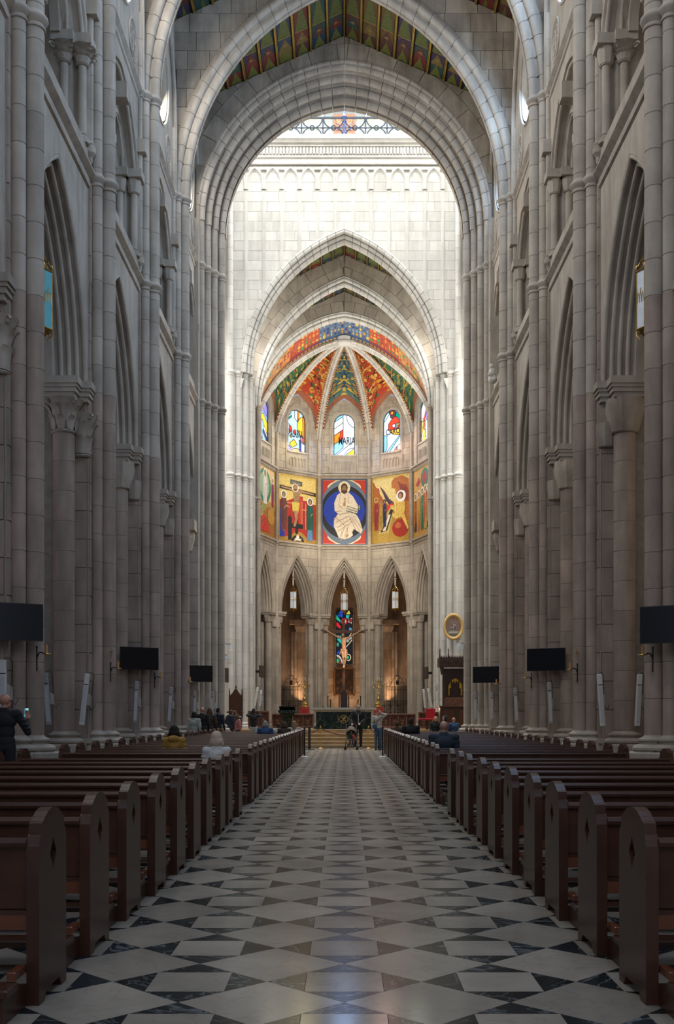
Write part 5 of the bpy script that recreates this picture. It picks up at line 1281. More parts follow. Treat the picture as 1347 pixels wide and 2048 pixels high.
# altar
al = thing('altar', 'green marble altar with grey top slab and round gilt monogram at the centre', 'altar', (-.03, 49.9, .75))
m = MB(); m.rbox(-1.38, 1.38, -.5, .5, 0, .12, .01); m.obj('base', GM, al)
m = MB(); m.rbox(-1.27, 1.27, -.43, .43, .12, .80, .01); m.obj('body', GM, al)
for x in (-1.27, -.63, .55, 1.19): MB().rbox(x, x+.08, -.46, -.42, .12, .8, .005).obj('pilaster', GM, al)
m = MB(); m.add([(sx*x, sy*y, z) for z, x, y in ((.80, 1.3, .46), (.86, 1.36, .5), (.90, 1.52, .6), (.99, 1.52, .6)) for sx, sy in ((-1, -1), (1, -1), (1, 1), (-1, 1))], [(i+4*j, (i+1) % 4+4*j, (i+1) % 4+4*j+4, i+4*j+4) for j in range(3) for i in range(4)]+[(12, 13, 14, 15), (0, 1, 2, 3)]); m.obj('top_slab', mat('grey_marble', (.34, .35, .33), .3, var=.1), al)
m = MB(); m.tube([(.19*cos(i*pi/12), -.45, .46+.19*sin(i*pi/12)) for i in range(24)], .014, 6, closed=True)
m.tube([(-.12, -.45, .34), (.12, -.45, .58)], .012, 5); m.tube([(-.12, -.45, .58), (.12, -.45, .34)], .012, 5); m.tube([(0, -.45, .3), (0, -.45, .62)], .012, 5); m.tube([(0, -.45, .62), (.05, -.45, .6), (.06, -.45, .55), (0, -.45, .52)], .01, 5)
for sx in (-1, 1):
    m.tube([(sx*.27, -.45, .28), (sx*.24, -.45, .4), (sx*.27, -.45, .46), (sx*.24, -.45, .52), (sx*.27, -.45, .64)], .011, 6); m.tube([(sx*.2, -.45, .46), (sx*.25, -.45, .46)], .01, 5)
m.obj('gilt_monogram', BRASS, al, 40)
# ambo
ab = thing('ambo', 'dark green marble lectern left of the altar', 'lectern', (-2.62, 49.2, .75))
m = MB()
for z0, z1, a, b in ((0, .1, .36, .36), (.1, .55, .17, .22), (.55, .75, .22, .36), (.75, .88, .40, .40)):
    m.add([(sx*q, sy*q*.7, z) for z, q in ((z0, a), (z1, b)) for sx, sy in ((-1, -1), (1, -1), (1, 1), (-1, 1))], [(i, (i+1) % 4, (i+1) % 4+4, i+4) for i in range(4)]+[(0, 1, 2, 3), (4, 5, 6, 7)])
m.obj('pedestal', GM, ab)
m = MB(); m.add([(x, y, z) for x in (-.36, .36) for y, z in ((-.25, 1.02), (-.25, 1.05), (.25, .90), (.25, .87))], [(0, 1, 2, 3), (4, 5, 6, 7), (0, 1, 5, 4), (1, 2, 6, 5), (2, 3, 7, 6), (3, 0, 4, 7)]); m.obj('book_rest', GM, ab)
# carved marble balustrades behind the altar
def balustrade(x0, x1, y, z, h, label):
    b = thing('carved_balustrade', label, 'balustrade', ((x0+x1)/2, y, z)); w_ = (x1-x0)/2
    MB().rbox(-w_, w_, -.12, .12, 0, .1, .01).obj('plinth', RM, b); MB().rbox(-w_-.03, w_+.03, -.15, .15, h-.08, h, .012).obj('top_rail', RM, b); MB().box(-w_, w_, .0, .06, .1, h-.08).obj('back_slab', RM, b)
    n = max(2, round(2*w_/.45)); s_ = 2*w_/n
    for i in range(n+1): MB().rbox(-w_+i*s_-.035, -w_+i*s_+.035, -.12, .02, .1, h-.08, .006).obj('pier_strip', RM, b)
    for i in range(n):
        cx = -w_+(i+.5)*s_; m = MB()
        for q in range(3):
            for sg in (-1, 1):
                m.tube([(cx+sg*(.03+.05*q+.05*cos(t*pi/5)), -.05, .2+.13*q+.055*sin(t*pi/5)) for t in range(9)], .014, 5)
        m.ball((cx, -.05, h/2), (.04, .03, .07), 8, 6); m.obj('carved_scrolls', mat('worn_red_marble', (.2, .1, .06), .3, var=.3, nscale=20), b)
    return b
balustrade(-3.55, -1.55, 53.2, .75, .72, 'carved red-brown balustrade between the green lectern and altar')
balustrade(1.45, 3.5, 53.2, .75, .72, 'carved red-brown balustrade to the right of the altar')
balustrade(-4.6, -3.65, 51.6, .75, .85, 'carved brown stall front at the foot of the far left pier')
balustrade(3.6, 4.5, 51.6, .75, .8, 'carved brown stall front at the foot of the far right pier')
# red draped stands and candelabra
RV = mat('red_velvet', (.35, .012, .02), .85, var=.15)
for sx, px, nm in ((-1, 609, 'left'), (1, 756, 'right')):
    x = at(px, 0, 59)[0]
    r = thing('draped_stand', 'red velvet covered stand under the %s candelabrum' % nm, 'stand', (x, 59, .75))
    MB().rbox(-.26, .26, -.26, .26, 0, 1.06, .02).obj('drape', RV, r); m = MB()
    for a, b in ((-.2, -.19), (.19, .2)): m.box(a, b, -.265, -.26, .1, 1.0)
    m.box(-.2, .2, -.265, -.26, .98, 1.0); m.box(-.2, .2, -.265, -.26, .1, .12); m.obj('gold_braid', BRASS, r)
    c = thing('candelabrum', 'tall branched brass candelabrum on the %s red stand' % nm, 'candelabrum', (x, 59, 1.81))
    m = MB(); m.lathe([(.22, 0), (.24, .04), (.16, .12), (.19, .2), (.10, .28), (.05, .34), (.09, .42), (.10, .5), (.04, .58), (.035, .7), (.07, .74), (.035, .8), (.03, 1.05), (.08, 1.1), (.04, 1.16), (.03, 1.5), (.05, 1.55), (0, 1.6)], n=12); m.obj('stem', BRASS, c, 40)
    for k in range(8):
        a = 2*pi*k/8+.2; R_ = .36 if k % 2 else .2; zt = 1.22 if k % 2 else 1.42
        m = MB(); pts = [(R_*q*cos(a), R_*q*sin(a), zt-.16*sin(q*pi)) for q in [i/8 for i in range(9)]]; m.tube(pts, .014, 6)
        m.lathe([(.01, 0), (.05, .02), (.045, .05), (.015, .06)], (R_*cos(a), R_*sin(a), zt), 8); b = m.obj('branch', BRASS, c, 40)
        m = MB(); m.lathe([(.014, 0), (.013, .17), (.004, .19)], (R_*cos(a), R_*sin(a), zt+.05), 8); m.obj('candle', mat('wax', (.75, .68, .5), .5), b)
# plants
for sx, px in ((-1, 651), (1, 722)):
    x = at(px, 0, 51.3)[0]; p = thing('potted_palm', 'spiky green potted plant behind the %s end of the altar' % ('left' if sx < 0 else 'right'), 'plant', (x, 51.3, .75))
    MB().lathe([(.14, 0), (.2, .5), (.22, .55), (.19, .56), (.18, .5)], n=14).obj('pot', GM, p, 40); rnd = random.Random(px)
    LG_ = mat('leaf_green', (.05, .11, .035), .5, var=.3)
    for k in range(26):
        a = rnd.uniform(0, 2*pi); L = rnd.uniform(.5, .85); e = rnd.uniform(.5, 1.3); w_ = .025; vs = []
        for i in range(6):
            q = i/5; rr = L*q*cos(e)*(.6+.5*q); z = .5+L*(sin(e)*q+ .25*q)-.3*L*q*q; ww = w_*(1-q)**.6*(.5+q) if i else w_*.5
            vs += [(rr*cos(a)-sin(a)*ww, rr*sin(a)+cos(a)*ww, z), (rr*cos(a)+sin(a)*ww, rr*sin(a)-cos(a)*ww, z)]
        m = MB(); m.add(vs, [(2*i, 2*i+1, 2*i+3, 2*i+2) for i in range(5)]); m.obj('leaf', LG_, p)
# throne and its low iron fence
th = thing('throne', 'dark carved high-backed throne below the crucifix', 'throne', (-.02, 61.0, .9))
MB().rbox(-.28, .28, -.28, .28, 0, .5, .02).obj('seat', WK, th); MB().rbox(-.2, .2, .2, .28, .5, 1.72, .02).obj('backrest', WK, th)
for sx in (-1, 1):
    m = MB(); m.rbox(sx*.27-.035, sx*.27+.035, .2, .29, 0, 1.5, .01); m.lathe([(.04, 0), (.02, .06), (.035, .1), (0, .18)], (sx*.27, .24, 1.5), 8); m.obj('back_post', WK, th)
    m = MB(); m.rbox(sx*.3-.05, sx*.3+.05, -.28, .2, .78, .86, .01); m.rbox(sx*.3-.04, sx*.3+.04, -.28, -.2, 0, .8, .01); m.obj('armrest', WK, th)
m = MB(); m.add([(x, y, z) for y in (.21, .27) for x, z in ((-.22, 1.7), (.22, 1.7), (0, 1.98))], [(0, 1, 2), (3, 4, 5), (0, 1, 4, 3), (1, 2, 5, 4), (2, 0, 3, 5)]); m.obj('gable', WK, th)
MB().box(-1.3, 1.3, 60.3, 62.8, .3, .92).obj('throne_step', STEP, sf)
fc = thing('low_iron_fence', 'low dark fence with sagging gilt chains either side of the throne', 'fence', (0, 60.5, .9))
for sx in (-1, 1):
    for q in (.78, .92):
        m = MB(); m.rbox(sx*q-.025, sx*q+.025, -.03, .03, 0, 1.5 if q > .8 else 1.3, .005); m.lathe([(.03, 0), (.04, .04), (0, .1)], (sx*q, 0, 1.5 if q > .8 else 1.3), 8); m.obj('post', IRON, fc)
    m = MB(); m.tube([(sx*(.32+.46*i/8), 0, .80+.5*(i/8)**1.6) for i in range(9)], .018, 6); m.obj('chain', BRASS, fc, 40)
    for i in range(5): m = MB(); m.box(sx*(.36+.09*i)-.008, sx*(.36+.09*i)+.008, -.01, .01, 0, .7+.06*i); m.obj('baluster', IRON, fc)
    MB().box(min(sx*.3, sx*.95), max(sx*.3, sx*.95), -.02, .02, .55, .59).obj('rail', IRON, fc)
# wrought iron gates in the second and fourth apse arches
for k, nm in ((1, 'left'), (3, 'right')):
    W, rz = bay_frame(k); o = W(0, .75, .9)
    g = thing('iron_gate', 'wrought iron screen with scrolled crest in the apse arch on the %s' % nm, 'gate', o, rz, 'iron gates in the apse arches')
    for z in (.05, 1.2, 2.25, 2.34): MB().box(-.86, .86, -.015, .015, z, z+.03).obj('rail', IRON, g)
    for i in range(15):
        x = -.84+.12*i; m = MB(); m.box(x-.009, x+.009, -.009, .009, 0, 2.35); m.lathe([(.01, 0), (.022, .03), (.01, .06)], (x, 0, 1.9), 6); m.lathe([(.01, 0), (.022, .03), (.01, .06)], (x, 0, .6), 6); m.obj('bar', IRON, g)
    for i in range(14):
        x = -.78+.12*i; m = MB()
        for z in (2.0, 1.25): m.tube([(x-.06, 0, z), (x-.055, 0, z+.08), (x-.03, 0, z+.14), (x, 0, z+.2), (x+.03, 0, z+.14), (x+.055, 0, z+.08), (x+.06, 0, z)], .009, 5)
        m.obj('pointed_loop', IRON, g)
    m = MB()
    for sx in (-1, 1):
        m.tube([(sx*.62*(1-q)**.8, 0, 2.37+.75*q**1.7+.18*sin(q*pi)) for q in [i/10 for i in range(11)]], .016, 6)
        for (cx, cz, r) in ((.5, 2.62, .1), (.3, 2.6, .09), (.16, 2.85, .07), (.42, 2.85, .06), (.08, 3.05, .05)):
            m.tube([(sx*(cx+r*(1-t/16)*cos(t*.8)), 0, cz+r*(1-t/16)*sin(t*.8)) for t in range(14)], .009, 5)
        m.tube([(sx*.64, 0, 2.35), (sx*.64, 0, 2.75)], .012, 6); m.ball((sx*.64, 0, 2.79), .025, 6, 5)
        m.tube([(sx*.84, 0, 2.35), (sx*.84, 0, 2.6)], .012, 6); m.ball((sx*.84, 0, 2.63), .025, 6, 5)
    m.tube([(0, 0, 3.1), (0, 0, 3.4)], .012, 5); m.tube([(-.06, 0, 3.3), (.06, 0, 3.3)], .01, 5); m.obj('crest_scrollwork', IRON, g, 40)
    MB().box(-.1, .1, -.03, .03, 2.45, 2.75).obj('plaque', WK, g)
# little standing crosses in front of the gates
for i, (px, h) in enumerate(((577, .55), (591, .55), (768, .55), (780.5, .55), (795, .6))):
    x, y, z = at(px, 1425, 57.5); sd = 'left' if px < 688 else 'right'
    lbl = {577: 'small dark standing cross at the outer side of the left gate', 591: 'small dark standing cross nearest the left candelabrum', 768: 'small dark standing cross nearest the right candelabrum', 780.5: 'middle of the three small dark crosses before the right gate', 795: 'outermost small dark cross before the right gate'}[px]
    c = thing('standing_cross', lbl, 'cross', (x, y, .75)); m = MB(); m.lathe([(.12, 0), (.1, .06), (.03, .12), (.02, .75), (.08, .8), (.03, .86), (.015, .9)], n=8); m.obj('stand', IRON, c, 40)
    m = MB(); m.box(-.014, .014, -.014, .014, .88, 1.38); m.box(-.13, .13, -.014, .014, 1.14, 1.17); m.ball((0, -.02, 1.12), (.03, .02, .1), 6, 5); m.obj('cross', IRON, c)
# hanging lanterns
FG = mat('frosted_lantern_glass', (.62, .66, .68), .25, emit=(.75, .85, 1.0), es=.12, var=.1)
def lantern(o, body, w_, label, group, glass, top_len, light_rod=True, rz=0):
    l = thing('hanging_lantern', label, 'lamp', o, rz, group); h = body
    m = MB(); m.lathe([(.012, h/2+.35), (.012, h/2+.35+top_len)], n=8); m.obj('hanging_rod', IRON, l)
    if light_rod:
        m = MB(); 
        for q in range(3): m.lathe([(.03, 0), (.07, .08), (.055, .3), (.06, .42), (.10, .46), (.1, .49), (.03, .52)], (0, 0, h/2+.38+q*.55), 10)
        m.obj('rod_sleeve', mat('ivory_sleeve', (.5, .46, .38), .5), l, 40)
    m = MB(); r = w_/2
    for i in range(6):
        a = i*pi/3; m.tube([(r*cos(a), r*sin(a), h/2), (r*.9*cos(a), r*.9*sin(a), h/2+.1), (r*.35*cos(a), r*.35*sin(a), h/2+.3), (0, 0, h/2+.38)], .014, 5)
        m.lathe([(.02, 0), (.03, .04), (0, .12)], (r*cos(a), r*sin(a), h/2+.02), 6)
    m.tube([(r*.7*cos(t*pi/6), r*.7*sin(t*pi/6), h/2+.2) for t in range(12)], .012, 5, closed=True); m.obj('crown', BRASS, l, 40)
    for i in range(6):
        a, b = i*pi/3, (i+1)*pi/3; m = MB(); m.add([(r*cos(a), r*sin(a), -h/2), (r*cos(b), r*sin(b), -h/2), (r*cos(b), r*sin(b), h/2), (r*cos(a), r*sin(a), h/2)], [(0, 1, 2, 3)]); g = m.obj('glass_pane', glass, l)
        c_ = Vector(((cos(a)+cos(b))*r/2, (sin(a)+sin(b))*r/2, 0)); n_ = c_.normalized(); tx = Vector((-n_.y, n_.x, 0)); m = MB(); s_ = r*.5
        f = lambda u, z: tuple(c_*1.03+tx*u+Vector((0, 0, z)))
        for q in (-1, 0, 1): m.tube([f(q*s_*.55-s_*.27, -.05*h), f(q*s_*.55-s_*.2, .06*h), f(q*s_*.55, .13*h), f(q*s_*.55+s_*.2, .06*h), f(q*s_*.55+s_*.27, -.05*h)], .008, 4)
        m.tube([f(0, .13*h), f(0, .2*h)], .008, 4); m.obj('pane_tracery', BRASS, g)
    m = MB()
    for i in range(6): a = i*pi/3; m.tube([(r*cos(a), r*sin(a), -h/2), (r*cos(a), r*sin(a), h/2)], .014, 5)
    for z in (-h/2, h/2): m.tube([(r*1.03*cos(t*pi/3), r*1.03*sin(t*pi/3), z) for t in range(6)], .022, 5, closed=True)
    m.obj('frame', BRASS, l, 40)
    m = MB(); m.lathe([(0, -.3), (.03, -.27), (.02, -.22), (.08, -.12), (r*.9, 0)], (0, 0, -h/2), 6)
    for i in range(6): a = i*pi/3; m.tube([(r*cos(a), r*sin(a), -h/2), (r*1.05*cos(a), r*1.05*sin(a), -h/2-.1), (r*.8*cos(a), r*.8*sin(a), -h/2-.16)], .012, 5)
    m.obj('bottom_finial', BRASS, l, 40)
    return l
for k, nm in ((1, 'in the apse arch left of centre'), (2, 'in the central apse arch above the crucifix'), (3, 'in the apse arch right of centre')):
    W, rz = bay_frame(k); lantern(W(0, .5, 8.85), 1.1, .46, 'six-sided white glass lantern hanging '+nm, 'hanging lanterns in the apse arches', FG, 1.3, True, rz)
BG = mat('teal_lantern_glass', (.07, .25, .32), .25, emit=(.10, .42, .55), es=.22, var=.1)
lantern((-6.0, 21.2, 9.6), 1.15, .42, 'large lantern with teal glass seen through the nearest left arch', 'aisle lanterns', BG, 1.4, False)
lantern((6.0, 21.2, 9.6), 1.15, .42, 'large lantern with pale glass seen through the nearest right arch', 'aisle lanterns', FG, 1.4, False)
# crossed rope barrier
ROPE = mat('dark_red_rope', (.09, .02, .02), .8)
posts = [at(640.5, 0, 44.15)[0], at(736.8, 0, 44.15)[0]]
for x, nm in zip(posts, ('left', 'right')):
    t = thing('rope_post', 'slim brass barrier post at the %s side before the steps' % nm, 'barrier post', (x, 44.15, 0)); m = MB(); m.lathe([(.15, 0), (.15, .02), (.05, .05), (.012, .07), (.012, .85), (.035, .88), (.03, .93), (0, .95)], n=12); m.obj('post', BRASS, t, 40)
for x0, x1, nm in ((posts[0]-1.0, posts[0], 'left'), (posts[0], posts[1], 'middle'), (posts[1], posts[1]+1.0, 'right')):
    m = MB(); n = 12; sag = .28 if nm == 'middle' else .16; pts = []
    for i in range(n+1):
        q = i/n; pts.append((x0+(x1-x0)*q, 44.15, .86-sag*4*q*(1-q)-(0 if nm == 'middle' else (.12*(1-q) if nm == 'left' else .12*q))))
    o = m.tube(pts, .02, 6).obj('barrier_rope', ROPE, None, 40); tag(o, 'dark red %s rope of the barrier before the steps' % nm, 'rope', 'barrier ropes')
for sx, nm in ((-1, 'left'), (1, 'right')):
    t = thing('black_stand', 'tall narrow black stand at the altar end of the %s pews' % nm, 'stand', (sx*1.40, 43.0, 0)); MB().rbox(-.05, .05, -.03, .03, .03, .95, .005).obj('panel', BLK, t); MB().rbox(-.22*(1 if sx < 0 else .9), .22, -.15, .15, 0, .03, .005).obj('base', BLK, t)
    t = thing('barrier_stand', 'retractable barrier stand with white round base beside the %s pews' % nm, 'barrier post', (sx*1.29-.02, 35.4, 0)); MB().lathe([(.14, 0), (.14, .02), (.03, .05)], n=16).obj('base', WHT, t, 40); MB().lathe([(.025, .04), (.025, .95), (.035, .96), (.035, 1.0)], n=10).obj('pole', BLK, t, 40)
# gothic chair by the left far pier
gc = thing('gothic_chair', 'high-backed carved wooden chair with pointed crest at the far left pier', 'chair', (-5.15, 50.6, .35))
MB().rbox(-.3, .3, -.3, .3, 0, .95, .02).obj('seat', WK, gc); m = MB(); m.prism([(-.3, 1.0), (.3, 1.0), (.3, 1.95), (.16, 2.1), (0, 2.35), (-.16, 2.1), (-.3, 1.95)], lambda u, d, z: (u, d, z), .22, .3); m.obj('backrest', WD, gc)
for sx in (-1, 1): m = MB(); m.rbox(sx*.3-.03, sx*.3+.03, .2, .3, .9, 2.1, .006); m.lathe([(.035, 0), (.02, .08), (.03, .1), (0, .24)], (sx*.3, .25, 2.1), 6); m.obj('pinnacle', WK, gc)
m = MB(); m.lathe([(.03, 0), (.05, .05), (.02, .1), (0, .18)], (0, .26, 2.33), 6); m.obj('finial', WK, gc)
for sx in (-1, 1): MB().rbox(sx*.34-.04, sx*.34+.04, -.3, .2, 1.15, 1.22, .01).obj('armrest', WK, gc)
MB().box(-5.9, -4.6, 49.9, 51.6, 0, .36).obj('chair_step', STEP, sf)
# carved canopied shrine at the right
sh_ = thing('canopied_shrine', 'dark carved wooden canopied shrine with golden pointed niche at the right pier', 'shrine', (5.36, 51.6, .75))
MB().rbox(-.78, .78, -.42, .42, 0, 1.02, .02).obj('cabinet', WK, sh_); MB().rbox(-.84, .84, -.47, .45, 1.02, 1.09, .01).obj('table_top', WD, sh_)
for x in (-.38, .38): MB().rbox(x-.26, x+.26, -.44, -.42, .15, .9, .005).obj('cabinet_panel', WD, sh_)
m = MB(); Wn = lambda u, d, z: (u, d, z); wall_strips(m, Wn, -.52, .52, 0, .34, 1.95, .48, 1.45, 2.9, .05, 1.6); m.box(-.52, .52, .3, .4, 1.1, 2.9)
sweep_arch(m, .34, 1.95, .48, [(.06, .05), (.05, .0), (0, 0), (0, .2), (-.0, .3)], Wn, 8, 1.6); m.obj('niche_frame', WK, sh_)
m = MB(); m.prism([(-.36, 1.5), (.36, 1.5), (.36, 2.45), (-.36, 2.45)], Wn, .27, .3); m.obj('niche_back', mat('glowing_gold_leaf', (.8, .5, .06), .45, .3, emit=(.8, .42, .03), es=.06, var=.25, nscale=14), sh_)  # gold leaf given a faint glow of its own to look brighter
m = MB(); m.rbox(-.2, .2, .15, .25, 1.5, 2.2, .01); m.rbox(-.26, -.2, .1, .25, 1.5, 1.95, .01); m.rbox(.2, .26, .1, .25, 1.5, 1.95, .01)
for x in (-.17, -.06, .06, .17): m.rbox(x-.03, x+.03, .17, .23, 2.2, 2.29, .004)
m.obj('carved_seat_relief', WK, sh_)
MB().rbox(-.5, .5, -.1, .3, 1.09, 1.5, .01).obj('predella', RM, sh_)
for sx in (-1, 1): m = MB(); m.lathe([(.06, 0), (.04, .05), (.04, 1.65), (.07, 1.72), (.06, 1.8)], (sx*.6, -.05, 1.09), 10); m.obj('column', WK, sh_, 40)
m = MB(); m.rbox(-.84, .84, -.6, .42, 2.95, 3.4, .02); m.obj('canopy', WK, sh_)
for x in (-.56, 0, .56): m = MB(); sweep_arch(m, .24, 2.98, .26, [(.03, -.62), (.03, -.64), (0, -.64), (0, -.6)], Wn, 6, 2.98, x); m.obj('canopy_arch', WD, sh_)
for x in (-.7, .7): MB().prism([(x-.1, 2.95), (x+.1, 2.95), (x+.03, 2.6), (x-.03, 2.55)], Wn, -.5, -.4).obj('pendant', WK, sh_)
m = MB()
for i in range(22): x = -.8+.076*i; m.add([(x-.03, -.6, 3.4), (x+.03, -.6, 3.4), (x, -.6, 3.5), (x-.03, -.56, 3.4), (x+.03, -.56, 3.4), (x, -.56, 3.5)], [(0, 1, 2), (3, 4, 5), (0, 2, 5, 3), (1, 4, 5, 2)])
m.obj('cresting', WK, sh_)
for x in (-.8, -.4, .34, .8): m = MB(); m.lathe([(.05, -.3), (.05, .0), (.035, .05), (.02, .3), (.05, .34), (.02, .38), (0, .46)], (x, -.56, 3.4), 8); m.obj('pinnacle', WK, sh_, 40)
# oval coat of arms
md = thing('oval_coat_of_arms', 'oval gilt-framed coat of arms with blue shield on the right pier', 'emblem', (5.34, 52.45, 5.72))
m = MB(); N = 32
m.grid([[(q*cos(2*pi*i/N), d, q*1.33*sin(2*pi*i/N)) for i in range(N+1)] for q, d in ((.49, 0), (.5, -.05), (.46, -.09), (.41, -.08), (.37, -.03), (.36, 0))]); m.obj('frame', mat('pale_gilt', (.62, .40, .15), .45, .3), md, 50)
m = MB(); m.prism([(.38*cos(2*pi*i/N), .505*sin(2*pi*i/N)) for i in range(N)], Wn, -.01, .02, 0, (.22, .19, .16)); lay = [0]
def em(poly, c): lay[0] += 1; m.add([(u, -.012-.0008*lay[0], z) for u, z in poly], [list(range(len(poly)))], 0, c)
em([(-.12, .16), (.13, .16), (.13, -.04), (.1, -.12), (0, -.2), (-.1, -.12), (-.12, -.04)], (.01, .05, .14)); em([(-.02, .17), (.03, .17), (.03, -.2), (-.02, -.2)], (.5, .25, .12)); em([(-.12, .06), (.13, .06), (.13, .02), (-.12, .02)], (.5, .25, .12))
em([(.05, .13), (.11, .13), (.11, .08), (.05, .08)], (.6, .6, .55)); em([(-.1, .0), (-.04, -.02), (-.04, -.08), (-.1, -.06)], (.55, .6, .6)); em([(-.1, .14), (-.04, .14), (-.07, .07)], (.4, .3, .1)); em([(.05, .0), (.11, .0), (.1, -.08), (.05, -.08)], (.2, .1, .15))
em([(-.06, .34), (.07, .34), (.03, .38), (0, .42), (-.03, .38)], (.7, .02, .02)); em([(-.26, -.24), (-.12, -.2), (.0, -.24), (.13, -.2), (.26, -.24), (.22, -.32), (-.22, -.32)], (.42, .42, .36)); em([(-.2, -.34), (.2, -.34), (.12, -.44), (-.12, -.44)], (.14, .13, .09))
for r in range(6):
    for c_ in range(4):
        for sx in (-1, 1): x = sx*(.17+.045*c_); z = .1-.06*r+.02*c_; em([(x-.012, z), (x, z+.02), (x+.012, z), (x, z-.02)], (.45, .06, .05))
for sx in (-1, 1): em(seg_poly(sx*.04, .32, sx*.26, .2, .012), (.4, .06, .05)); em(seg_poly(sx*.26, .2, sx*.2, .12, .012), (.4, .06, .05))
m.obj('painted_arms', PAINT, md)
# ================================================================== SCREENS, LOUDSPEAKERS, SCONCES
def screen(x, y, z, rz, label, w_=1.06, h=.61):
    t = thing('wall_screen', label, 'screen', (x, y, z), rz, 'screens on the piers')
    MB().rbox(-w_/2, w_/2, -.01, .04, -h/2, h/2, .006).obj('housing', BLK, t); MB().box(-w_/2+.015, w_/2-.015, -.014, -.01, -h/2+.02, h/2-.015).obj('display', SCRN, t)
    MB().box(-.05, .05, .04, .32, -.06, .06).obj('bracket', IRON, t); MB().box(-.03, .03, -.016, -.008, -h/2-.012, -h/2+.004).obj('sensor', BLK, t)
A3 = radians(28)
for px, py, y, s, l in ((20, 1243, 17.35, -1, 'large black screen cut by the left edge above the bald man'), (279, 1317, 28.75, -1, 'black screen on the left pier, middle one of the left row'), (398, 1347, 39.4, -1, 'small black screen farthest on the left, above the standing group'),
                      (1345, 1248, 17.35, 1, 'large black screen cut by the right edge of the view'), (1091, 1319, 28.75, 1, 'black screen on the right pier, middle one of the right row'), (972, 1349, 39.4, 1, 'small black screen farthest on the right, above the pews')):
    x, _, z = at(px, py, y); screen(x, y, z, A3*(1 if s < 0 else -1), l)
for px, py, y, s, l in ((450, 1350, 42.9, -1, 'black screen seen almost edge-on at the left crossing pier'), (850, 1346, 51.5, 1, 'black screen seen edge-on beside the right end of the apse'), (524, 1343, 52.2, -1, 'black screen seen edge-on beside the left end of the apse')):
    x, _, z = at(px, py, y); screen(x, y, z, radians(80)*(1 if s < 0 else -1), l, .95, .58)
WHT_SHADED = mat('shaded_white_enamel', (.33, .33, .33), .5, var=.05)  # white loudspeakers out of the light, their shade put into the colour
def speaker(px, y0, y1, Y, tilt, label, m_=None):
    x, _, z = at(px, (y0+y1)/2, Y); h = (y1-y0)/2140*Y
    t = thing('column_loudspeaker', label, 'loudspeaker', (x, Y, z)); t.rotation_euler = (radians(-4), radians(tilt), 0)
    MB().rbox(-.05, .05, -.05, .05, -h/2, h/2, .012).obj('cabinet', m_ or WHT, t); MB().box(-.038, .038, -.054, -.049, -h/2+.06, h/2-.28).obj('grille', mat('pale_grille', (.5, .5, .5), .6, var=.05), t)
    MB().box(-.05, .05, -.056, -.05, h/2-.24, h/2-.225).obj('trim_line', BLK, t); MB().rbox(.04, .09, .0, .22, -.12, .12, .008).obj('bracket', mat('beige_bracket', (.36, .34, .3), .6), t)
    m = MB(); m.tube([(.0, .03, h/2), (.06, .06, h/2+.05), (.12, .12, h/2-.02), (.1, .14, .1)], .007, 5); m.tube([(.09, .06, -.14), (.16, .1, -.2), (.2, .14, -.1)], .007, 5); m.obj('cable', BLK, t)
speaker(7, 1319, 1450, 17.5, -2, 'white column loudspeaker behind the bald man')
speaker(94, 1345, 1450, 22.5, -5, 'shaded white column loudspeaker on the leaf capital pier, the one nearer the bald man', WHT_SHADED)
speaker(169, 1347, 1450, 22.75, 5.5, 'bright white slanting column loudspeaker on the leaf capital pier')
speaker(272, 1362, 1445, 28.5, 2, 'column loudspeaker under the middle left screen', WHT_SHADED); speaker(340, 1374, 1444, 34.0, 3, 'column loudspeaker above the woman in yellow', WHT_SHADED)
speaker(389, 1381, 1440, 39.3, 0, 'slim loudspeaker under the farthest left screen', WHT_SHADED); speaker(424, 1382, 1440, 40.4, 0, 'slim loudspeaker on the left crossing pier, right of the farthest screen', WHT_SHADED)
speaker(1201, 1348, 1452, 22.7, -3, 'white column loudspeaker on the right pier with uncarved capital, left of its pair'); speaker(1276, 1348, 1452, 22.4, 4, 'white column loudspeaker on the right pier with uncarved capital, right of its pair')
speaker(1099, 1364, 1447, 28.5, -2, 'shaded white column loudspeaker under the middle right screen', WHT_SHADED); speaker(1031, 1375, 1444, 34.0, -2, 'shaded white column loudspeaker between the two right screens', WHT_SHADED)
speaker(983, 1383, 1440, 39.2, 0, 'slim shaded white loudspeaker under the farthest right screen', WHT_SHADED); speaker(950, 1384, 1440, 40.3, 0, 'slim shaded white loudspeaker left of the farthest right screen', WHT_SHADED)
speaker(512, 1374, 1412, 51.8, 9, 'small white tilted loudspeaker by the far left pier'); speaker(520.5, 1380, 1412, 52.1, 5, 'small white loudspeaker nearest the apse on the left')
speaker(848, 1378, 1415, 52.1, -5, 'small white loudspeaker nearest the apse on the right'); speaker(859, 1376, 1415, 51.8, -11, 'small white tilted loudspeaker by the far right pier'); speaker(873, 1370, 1415, 50.8, 0, 'slim shaded loudspeaker standing beside the canopied shrine', WHT_SHADED)
